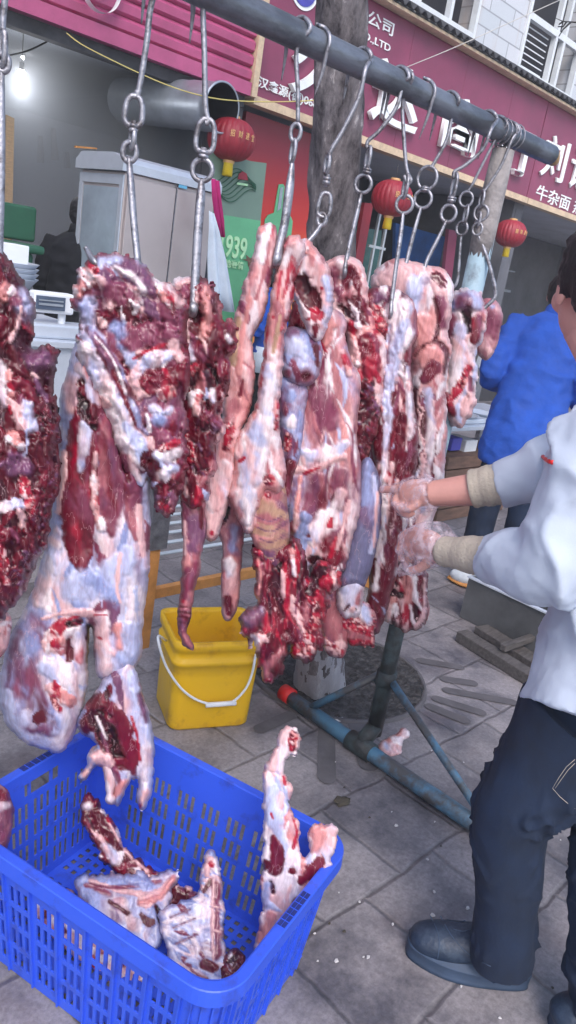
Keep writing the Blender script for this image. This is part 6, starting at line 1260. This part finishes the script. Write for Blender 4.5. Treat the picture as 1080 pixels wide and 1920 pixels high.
hook('hook outside the left edge carrying the pink shank', -60, -40, [(-64, -20), (-70, 200)], [('O', -70, 216, 22, 30), ('L', -70, 250, 8, 50)], [(-70, 270), (-73, 450), (-75, 600)], p0c, .0, .0045, .03)
overhook(603, 42, 'bare hook bow gripping the pipe just left of the tree')
overhook(800, 150, 'bare pointed hook gripping the pipe between the two larger white characters')
hook('hook with a chain link cut off by the left edge of the photo', 10, 0, [(8, 10), (5, 60)], [('L', 5, 95, 8, 60), ('O', 5, 120, 22, 30)], [(3, 135), (2, 300), (-2, 470), (-4, 500)], p0, .01, .005, .05)
# ================================================================== PEOPLE
def wrinkle(me, amp, sx=6., sy=6., sz=9., seed=0, ridge=.5):
    co = mesh_co(me); no = mesh_no(me)
    n = fbm(co[:, 0]*sx, co[:, 1]*sy, co[:, 2]*sz, seed, 3); r = 1-np.abs(fbm(co[:, 0]*sx*.8+3, co[:, 1]*sy*.8, co[:, 2]*sz*.8+1, seed+9, 2))*2
    set_co(me, co+no*(amp*(n*(1-ridge)+r*ridge))[:, None])
def face_parts(bm, c, Rm, s=1.):
    """head, nose, jaw, ears round centre c; Rm = rotation, face looks along local +y"""
    def L(x, y, z): return c+Rm @ Vector((x*s, y*s, z*s))
    R4 = Rm.to_4x4()
    ell(bm, L(0, -.008, .025), (.076*s, .093*s, .088*s), R4, 24); ell(bm, L(0, .018, -.035), (.062*s, .07*s, .072*s), R4, 24); ell(bm, L(0, .05, -.078), (.034*s, .032*s, .026*s), R4, 16)
    tube(bm, [L(0, .086, .02), L(0, .102, -.008), L(0, .112, -.026), L(0, .09, -.036)], [.008*s, .011*s, .015*s, .01*s], 12, smooth=3)
    tube(bm, [L(-.02, .088, -.053), L(0, .096, -.052), L(.02, .088, -.053)], [.005*s, .008*s, .005*s], 8, smooth=3)
    tube(bm, [L(-.018, .087, -.063), L(0, .093, -.065), L(.018, .087, -.063)], [.005*s, .008*s, .005*s], 8, smooth=3)
    for sg in (1, -1):
        ell(bm, L(sg*.046, .06, -.02), (.022*s, .022*s, .024*s), R4, 12)
        ell(bm, L(sg*.077, -.005, -.01), (.009*s, .019*s, .031*s), R4, 12)
        tube(bm, [L(sg*.012, .088, .028), L(sg*.032, .086, .034), L(sg*.054, .07, .028)], .007*s, 8)
def eyes(c, Rm, parent, s=1.):
    bm = bmesh.new()
    for sg in (1, -1): ell(bm, c+Rm @ Vector((sg*.032*s, .08*s, .01*s)), (.012*s, .01*s, .009*s), Rm.to_4x4(), 10)
    bm_obj('eyes', bm, M['blackcloth'], parent, True)
def hair_cap(c, Rm, parent, s=1., full=True):
    bm = bmesh.new(); R4 = Rm.to_4x4()
    def L(x, y, z): return c+Rm @ Vector((x*s, y*s, z*s))
    ell(bm, L(0, -.022, .045), (.086*s, .094*s, .083*s), R4, 24); ell(bm, L(0, -.055, -.0), (.078*s, .055*s, .075*s), R4, 24)
    ell(bm, L(.0, .03, .085), (.068*s, .058*s, .032*s), R4, 20)
    for sg in (1, -1): ell(bm, L(sg*.072, -.012, .022), (.014*s, .034*s, .05*s), R4, 14)
    me = fuse(bm, .006*s, 3); wrinkle(me, .004*s, 70, 70, 70, 3)
    link('hair', me, M['hair'], parent)
def bg_person(base, yaw, label, coat, trousers, shoe, H=1.7, arms=0, hunch=0., coat_len=.8, hood=False, extra=None, fdy=0):
    s = H/1.72; t = thing('person', base, label, 'person')
    Rz = Matrix.Rotation(R_(yaw), 3, 'Z'); B = Vector(base)
    def L(x, y, z): return B+Rz @ Vector((x*s, (y+hunch*max(z-.95, 0))*s, z*s))
    ax = Rz @ Vector((1, 0, 0)); hc = L(0, .03, 1.6)
    if arms: ARM = [[(sg*.17, 0, 1.42), (sg*.25, -.04, 1.15), (sg*.2, .22, 1.08)] for sg in (1, -1)]
    else: ARM = [[(sg*.17, 0, 1.42), (sg*.235, -.02, 1.13), (sg*.22, .08, .9)] for sg in (1, -1)]
    bm = bmesh.new()
    tube(bm, [L(0, 0, .85), L(0, 0, 1.05), L(0, 0, 1.3), L(0, 0, 1.44)], [.13*s, .12*s, .15*s, .1*s], 20, flat=.65, up=ax, smooth=3)
    tube(bm, [L(0, 0, 1.4), L(0, .015, 1.54)], [.052*s, .05*s], 14)
    for A in ARM:
        a, b, c = [L(*p) for p in A]; tube(bm, [a, b, c], [.045*s, .036*s, .026*s], 12, smooth=3)
        d = (c-b).normalized(); ell(bm, c+d*.04*s, (.028*s, .03*s, .042*s), None, 12)
        for k in range(4): o = ax*(k-1.5)*.013*s; tube(bm, [c+d*.06*s+o, c+d*.1*s+o, c+d*(.125-.006*abs(k-1.3))*s+o+Vector((0, 0, -.012))], [.0085*s, .008*s, .006*s], 8)
        tube(bm, [c+d*.03*s+ax*.025*s, c+d*.07*s+ax*.042*s], [.01*s, .008*s], 8)
    for sg in (1, -1): tube(bm, [L(sg*.09, 0, .88), L(sg*.1, .01, .48), L(sg*.1, -.01, .08)], [.075*s, .05*s, .035*s], 14, smooth=3)
    face_parts(bm, hc, Rz, s)
    link('body', fuse(bm, .009, 2), M['skin'], t)
    eyes(hc, Rz, t, s)
    hair_cap(hc, Rz, t, s)
    bm = bmesh.new(); top = 1.5; bot = coat_len
    tube(bm, [L(0, 0, bot), L(0, 0, bot+.12), L(0, 0, 1.12), L(0, 0, 1.3), L(0, 0, 1.42), L(0, .0, 1.49)], [.205*s, .2*s, .185*s, .2*s, .165*s, .07*s], 28, flat=.68, up=ax, smooth=3)
    for A in ARM:
        a, b, c = [L(*p) for p in A]; tube(bm, [a, b, b.lerp(c, .9)], [.082*s, .066*s, .052*s], 16, smooth=4)
    me = fuse(bm, .011, 4); wrinkle(me, .018, 8, 8, 13, 4+int(yaw) % 7, .7); link('coat', me, coat, t)
    bm = bmesh.new(); tube(bm, [L(0, 0, 1.46), L(0, .008, 1.52)], [.078*s, .072*s], 24, cap=False); o = bm_obj('collar', bm, coat, t, True); md = o.modifiers.new('s', 'SOLIDIFY'); md.thickness = .006
    bm = bmesh.new()
    for sg in (1, -1): tube(bm, [L(sg*.075, 0, .88), L(sg*.1, .01, .5), L(sg*.1, 0, .07)], [.092*s, .078*s, .07*s], 18, smooth=3)
    me = fuse(bm, .011, 3); wrinkle(me, .008, 8, 8, 14, 8, .6); link('trousers', me, trousers, t)
    Rz = Rz @ Matrix.Rotation(R_(fdy), 3, 'Z'); ax = Rz @ Vector((1, 0, 0)); hunch = 0
    L = lambda x, y, z: B+Rz @ Vector((x*s, y*s, z*s))
    for sg in (1, -1):
        bm = bmesh.new(); ell(bm, L(sg*.1, .1, .045), (.045*s, .075*s, .04*s), Rz.to_4x4(), 16); ell(bm, L(sg*.1, -.01, .055), (.04*s, .06*s, .05*s), Rz.to_4x4(), 16)
        link('shoe', fuse(bm, .006, 2), shoe, t)
        bm = bmesh.new(); tube(bm, [L(sg*.1, -.07, .015), L(sg*.1, 0, .015), L(sg*.1, .1, .015), L(sg*.1, .175, .02)], [.03*s, .042*s, .05*s, .03*s], 14, flat=.3, up=ax, smooth=3); bm_obj('sole', bm, M['orange'] if shoe is M['trainer'] else M['wire'], t, True)
    if extra: extra(t, L, s, ax)
    return t
def apron(t, L, s, ax):
    bm = bmesh.new(); tube(bm, [L(0, 0, .72), L(0, 0, .9), L(0, 0, .97)], [.235*s, .218*s, .2*s], 28, flat=.75, up=ax, cap=False); o = bm_obj('apron_hem', bm, M['cloth'], t, True); md = o.modifiers.new('s', 'SOLIDIFY'); md.thickness = .006
gb = G(908, 1100); bg_person(gb, -66, 'man in a royal blue work coat with his back to us at the stall', M['bluecoat'], M['denim'], M['trainer'], 1.72, arms=1, hunch=.68, coat_len=.72, fdy=74)
b2 = onY(492, 600, 5.0); bg_person((b2.x+.12, 5.0, 0), 20, 'person in a dark blue top and white apron glimpsed between the two fat strips', M['bluecoat'], M['blackcloth'], M['shoe'], 1.5, arms=1, hunch=.15, coat_len=.9, extra=apron)
b3 = onY(135, 500, 5.35); bg_person((b3.x, 5.35, 0), -60, 'person all in black standing in the left shop beside the glass sided cabinet', M['blackcloth'], M['blackcloth'], M['wire'], 1.76, arms=0, hunch=.12, coat_len=.75)

# ---------------- the seller at the right edge
SB = G(950, 1800); sl_ = thing('person', SB, 'man in a white shirt and dark jeans pointing at the meat in thin plastic gloves', 'person')
D_ = DP
shA, elA, cuA, wrA = D_(1165, 830, 1.66), D_(1015, 885, 1.72), D_(925, 912, 1.77), D_(806, 926, 1.83)
shB, elB, cuB, wrB = D_(1135, 850, 1.42), D_(1035, 1060, 1.46), D_(905, 1042, 1.63), D_(826, 1033, 1.70)
pel = D_(1150, 1270, 1.60); chs = D_(1180, 900, 1.54); nkb = D_(1165, 730, 1.50); hd = D_(1127, 546, 1.50)
hipL, knL, anL = D_(1085, 1360, 1.60), D_(958, 1528, 1.66), D_(940, 1800, 1.80)
hipR, knR, anR = D_(1180, 1380, 1.62), D_(1138, 1620, 1.62), D_(1128, 1880, 1.72)
bm = bmesh.new(); vax = (Vector((1, 0, 0))*.45+Vector((0, 1, 0))*-.3).normalized()
tube(bm, [pel, pel.lerp(chs, .5), chs, chs.lerp(nkb, .75)], [.1, .11, .13, .09], 20, flat=.75, smooth=3)
tube(bm, [chs.lerp(nkb, .6), nkb, hd+Vector((0, 0, -.07))], [.07, .056, .052], 16, smooth=3)
tube(bm, [shA, elA, cuA, wrA], [.05, .042, .041, .030], 16, smooth=5)
tube(bm, [shB, elB, cuB, wrB], [.05, .043, .038, .029], 16, smooth=5)
for a, b, c in ((hipL, knL, anL), (hipR, knR, anR)): tube(bm, [a, b, c], [.085, .057, .04], 16, smooth=4)
tube(bm, [pel, hipL], .09, 14); tube(bm, [pel, hipR], .09, 14)
Rh = Matrix.Rotation(R_(-42), 3, 'Z') @ Matrix.Rotation(R_(-8), 3, 'X')
face_parts(bm, hd, Rh, 1.02)
# hands: wrist, knuckle line and fingers laid out in pixels and depth, so they meet the meat
handA = dict(palm=[(806, 926, 1.83), (780, 924, 1.86), (758, 928, 1.885)], pr=[.03, .034, .03],
  fingers=[[(762, 914, 1.88), (742, 917, 1.905), (726, 918, 1.93), (713, 918, 1.955)],
           [(757, 924, 1.885), (742, 938, 1.89), (748, 951, 1.87), (764, 947, 1.86)],
           [(760, 934, 1.885), (748, 950, 1.885), (756, 961, 1.865), (770, 955, 1.855)],
           [(766, 941, 1.88), (756, 957, 1.88), (764, 966, 1.86), (777, 960, 1.85)]],
  thumb=[(790, 937, 1.84), (774, 950, 1.84), (759, 955, 1.855), (750, 948, 1.865)])
handB = dict(palm=[(826, 1033, 1.70), (806, 1024, 1.745), (788, 1016, 1.79)], pr=[.029, .036, .032],
  fingers=[[(786, 1000, 1.80), (770, 997, 1.84), (757, 1006, 1.865), (752, 1018, 1.87)],
           [(782, 1010, 1.80), (764, 1012, 1.845), (752, 1024, 1.87), (749, 1038, 1.87)],
           [(782, 1022, 1.80), (764, 1028, 1.84), (754, 1040, 1.865), (753, 1053, 1.865)],
           [(786, 1034, 1.79), (770, 1042, 1.82), (762, 1054, 1.84), (762, 1064, 1.845)]],
  thumb=[(812, 1046, 1.73), (796, 1060, 1.745), (780, 1068, 1.765), (768, 1070, 1.78)])
def hand(bm, h, k=1., kk=1.):
    tube(bm, [D_(*p) for p in h['palm']], [r*k for r in h['pr']], 16, smooth=4, flat=.72)
    for f, r in zip(h['fingers'], (.0108, .0105, .0098, .0088)): tube(bm, [D_(*h['palm'][1])]+[D_(*p) for p in f], [r*k*1.3, r*k*1.12, r*k, r*k*.95, r*k*.78], 10, smooth=4)
    tube(bm, [D_(*h['palm'][0])]+[D_(*p) for p in h['thumb']], [.014*kk, .0125*kk, .0115*kk, .0105*kk, .009*kk], 10, smooth=4)
hand(bm, handA); hand(bm, handB)
link('body', fuse(bm, .0042, 2, .4), M['skin'], sl_)
eyes(hd, Rh, sl_, 1.02); hair_cap(hd, Rh, sl_, 1.05)
def film_mat():
    m = bpy.data.materials.new('thin_plastic_film'); m.use_nodes = True; nt = m.node_tree; b = nt.nodes['Principled BSDF']; L = nt.links.new
    b.inputs['Base Color'].default_value = (.72, .62, .72, 1); b.inputs['Roughness'].default_value = .22; b.inputs['Specular IOR Level'].default_value = .8
    tc = N(nt, 'ShaderNodeTexCoord'); n = N(nt, 'ShaderNodeTexNoise', i_Scale=45., i_Detail=3.); L(tc.outputs['Object'], n.inputs['Vector'])
    mr = N(nt, 'ShaderNodeMapRange'); mr.inputs[1].default_value = .42; mr.inputs[2].default_value = .62; mr.inputs[3].default_value = .08; mr.inputs[4].default_value = .5; L(n.outputs[0], mr.inputs[0]); L(mr.outputs[0], b.inputs['Alpha'])
    bp = N(nt, 'ShaderNodeBump', i_Strength=.8, i_Distance=.006); L(n.outputs[0], bp.inputs['Height']); L(bp.outputs[0], b.inputs['Normal']); return m
M['film'] = film_mat()
for h, extra_, tail in ((handA, [((815, 925, 1.82), .036), ((796, 926, 1.845), .044), ((775, 930, 1.87), .04)], [(778, 950, 1.86), (770, 972, 1.865), (768, 988, 1.87)]), (handB, [((832, 1024, 1.69), .038), ((812, 1020, 1.73), .052), ((790, 1026, 1.78), .05), ((775, 1045, 1.81), .036)], [(775, 1050, 1.80), (758, 1066, 1.825), (747, 1075, 1.84)])):
    bm = bmesh.new(); hand(bm, h, 1.22, 1.25)
    tube(bm, [D_(*p) for p, r in extra_], [r for p, r in extra_], 20, smooth=4)
    tube(bm, [D_(*p) for p in tail], [.03, .018, .008], 12, smooth=3, flat=.5)
    me = fuse(bm, .0042, 2, .4); wrinkle(me, .0035, 30, 30, 30, 5, .8); link('plastic_glove', me, M['film'], sl_)
# sleeves and shirt
bm = bmesh.new()
hemc = D_(1128, 1352, 1.58)
tube(bm, [hemc, pel.lerp(chs, .12), pel.lerp(chs, .45), chs, chs.lerp(nkb, .6), chs.lerp(nkb, .95)], [.178, .162, .15, .165, .14, .07], 36, flat=.92, smooth=3)
tube(bm, [shA, shA.lerp(elA, .5), elA, elA.lerp(cuA, .55), cuA.lerp(elA, .10)], [.09, .075, .068, .064, .055], 22, smooth=4)
tube(bm, [shB, shB.lerp(elB, .5), elB, elB.lerp(cuB, .5), cuB.lerp(elB, .08)], [.098, .09, .083, .074, .05], 22, smooth=4)
ell(bm, shB, (.1, .1, .1)); ell(bm, shA, (.095, .095, .095))
me = fuse(bm, .0075, 5)
co = mesh_co(me); no = mesh_no(me)
# cloth folds run across the sleeves and slant down the body
ax1 = np.array((elB-cuB).normalized()); ax2 = np.array([.2, .3, .9]); q = co @ ax1*15+fbm(co[:, 0]*5, co[:, 1]*5, co[:, 2]*5, 3, 3)*2.2; q2 = co @ ax2*9+fbm(co[:, 0]*4, co[:, 1]*4, co[:, 2]*4, 8, 3)*2.6
msk = np.clip(fbm(co[:, 0]*4, co[:, 1]*4, co[:, 2]*4, 15, 2)+.6, 0, 1)
fold = (1-np.abs(np.sin(q)))**1.8*.02*msk+(1-np.abs(np.sin(q2)))**1.8*.009*(1-msk*.5)+.003*fbm(co[:, 0]*22, co[:, 1]*22, co[:, 2]*22, 4, 3)
set_co(me, co+no*(fold-.006)[:, None]); link('shirt', me, M['shirt'], sl_)
from mathutils.bvhtree import BVHTree
def on_mesh(me_, px, py, lift=.001):
    bt = BVHTree.FromPolygons([v.co.copy() for v in me_.vertices], [tuple(p.vertices) for p in me_.polygons]); d = Vector(WR(px, py)).normalized(); h = bt.ray_cast(Vector((0, 0, HC)), d)
    return h[0]-d*lift if h[0] is not None else D_(px, py, 1.6)
sh_me = sl_.children[-1].data if sl_.children[-1].name.startswith('shirt') else bpy.data.objects['shirt'].data
bm = bmesh.new(); tube(bm, [on_mesh(sh_me, x, y) for x, y in ((1018, 856), (1023, 861), (1029, 865), (1036, 867))], .0042, 8); bm_obj('red_mark', bm, M['capred'], sl_, True)
for a, b_, r0, r1 in ((cuA.lerp(elA, .3), cuA.lerp(wrA, .33), .050, .044), (cuB.lerp(elB, .3), cuB.lerp(wrB, .97), .048, .031)):
    bm = bmesh.new(); n = 26; P = [a.lerp(b_, k/(n-1)) for k in range(n)]; tube(bm, P, [r0+(r1-r0)*k/(n-1)+.0004*math.sin(k*1.7)+.0012*math.sin(k*.6) for k in range(n)], 28)
    bm_obj('knit_cuff', bm, M['cuff'], sl_, True)
# jeans
bm = bmesh.new()
tube(bm, [hipL.lerp(pel, .1), hipL.lerp(knL, .5), knL, knL.lerp(anL, .35), knL.lerp(anL, .7), anL+Vector((0, 0, .0))], [.135, .105, .086, .078, .076, .078], 28, smooth=5)
tube(bm, [hipR.lerp(pel, .3), hipR.lerp(knR, .5), knR, anR], [.125, .1, .078, .07], 24, smooth=5)
tube(bm, [pel+Vector((0, 0, .1)), pel+Vector((0, 0, -.16))], [.135, .15], 28)
me = fuse(bm, .007, 4); co = mesh_co(me); no = mesh_no(me)
zk = co[:, 2]; act = np.exp(-((zk-.5)/.12)**2)+1.1*np.exp(-((zk-.12)/.09)**2)+.25
q = zk*22+co[:, 0]*14+fbm(co[:, 0]*9, co[:, 1]*9, zk*5, 2, 3)*5.5
mk = np.clip(fbm(co[:, 0]*11, co[:, 1]*11, zk*9, 33, 2)*1.6+.35, 0, 1); set_co(me, co+no*((1-np.abs(np.sin(q)))**1.6*.014*act*mk+.008*fbm(co[:, 0]*9, co[:, 1]*9, zk*5, 6, 3)-.004)[:, None]); link('jeans', me, M['denim'], sl_)
# shoes
def shoe(heel, toe, name='shoe'):
    d = (toe-heel).normalized(); Ln = (toe-heel).length; s = Vector((-d.y, d.x, 0)); up = Vector((0, 0, 1))
    q = lambda t, z: heel+d*t*Ln+up*z
    bm = bmesh.new()
    tube(bm, [q(.03, .055), q(.12, .075), q(.28, .08), q(.45, .072), q(.62, .058), q(.8, .046), q(.93, .038), q(.985, .03)], [.028, .038, .042, .047, .05, .049, .04, .02], 24, smooth=4, flat=.84, up=s)
    tube(bm, [q(.2, .07), q(.2, .13)], [.042, .045], 20)
    me = fuse(bm, .005, 3); co = mesh_co(me); c2 = co.copy(); c2[:, 2] = np.maximum(c2[:, 2], .022+heel.z); set_co(me, c2); link('shoe', me, M['shoe'], sl_)
    bm = bmesh.new(); out = []
    for k in range(40):
        a = 2*math.pi*k/40; u_ = .5-.5*math.cos(a); wd = (.042+.016*math.sin(u_*3.0)-.004*math.sin(u_*6.28))*(1 if math.sin(a) > 0 else -1)*min(1, abs(math.sin(a))**.55)
        out.append((u_, wd))
    for zz, gr in ((.001, -.003), (.004, .0), (.03, .001), (.034, -.004)):
        pass
    rings = [[bm.verts.new(q(-.02+1.04*u_, zz)+s*(wd+math.copysign(gr, wd))) for u_, wd in out] for zz, gr in ((.001, -.004), (.006, .0), (.032, .002), (.037, -.004))]
    for A, B in zip(rings, rings[1:]):
        for k in range(40): bm.faces.new((A[k], A[(k+1) % 40], B[(k+1) % 40], B[k]))
    bm.faces.new(rings[0][::-1]); bm.faces.new(rings[-1]); bm_obj('sole', bm, M['sole'], sl_, True)
shoe(G(985, 1840), G(764, 1778))
hl, te = G(985, 1840), G(764, 1778); d_ = (te-hl); s_ = Vector((-d_.y, d_.x, 0)).normalized()
for t_, w_, z_ in ((.72, .046, .052), (.5, .044, .07), (.56, .042, .066), (.62, .042, .062)):
    bm = bmesh.new(); k_ = w_ if t_ == .72 else .018
    tube(bm, [hl+d_*(t_-.04*abs(q_)*(1 if t_ == .72 else 0))+s_*k_*q_+Vector((0, 0, z_+.004-(.03 if t_ == .72 else .002)*abs(q_)**2.2)) for q_ in (-1, -.6, -.2, .2, .6, 1)], .0018 if t_ == .72 else .0026, 6, smooth=3); bm_obj('seam' if t_ == .72 else 'lace', bm, M['sole'], sl_, True)
bm = bmesh.new()
jm = bpy.data.objects['jeans'].data
for L_ in (((1036, 1478), (1048, 1458), (1062, 1438), (1078, 1424)), ((1036, 1478), (1050, 1494), (1064, 1506), (1078, 1516)), ((1041, 1478), (1052, 1462), (1065, 1444), (1078, 1431))): tube(bm, [on_mesh(jm, x, y, .0005) for x, y in L_], .0006, 6)
bm_obj('pocket_stitching', bm, M['cuff'], sl_, True); shoe(G(1160, 1960), G(1030, 1925))
# pocket outline on the jeans: stitched patch

smv = [c for c in sl_.children if c.name.split('.')[0] == 'shoe' and max(v.co.y for v in c.data.vertices) > .6][0].data
for L_ in (((806, 1716), (818, 1740), (824, 1768), (820, 1800)), ((826, 1718), (848, 1756), (880, 1790), (920, 1812)), ((838, 1724), (858, 1730), (872, 1726)), ((850, 1742), (868, 1746), (884, 1742))):
    bm = bmesh.new(); P = cr([(a, b) for a, b in L_], 4); tube(bm, [on_mesh(smv, float(x), float(y), .0002) for x, y in P], .0011, 6); bm_obj('shoe_seam', bm, M['sole'], sl_, True)
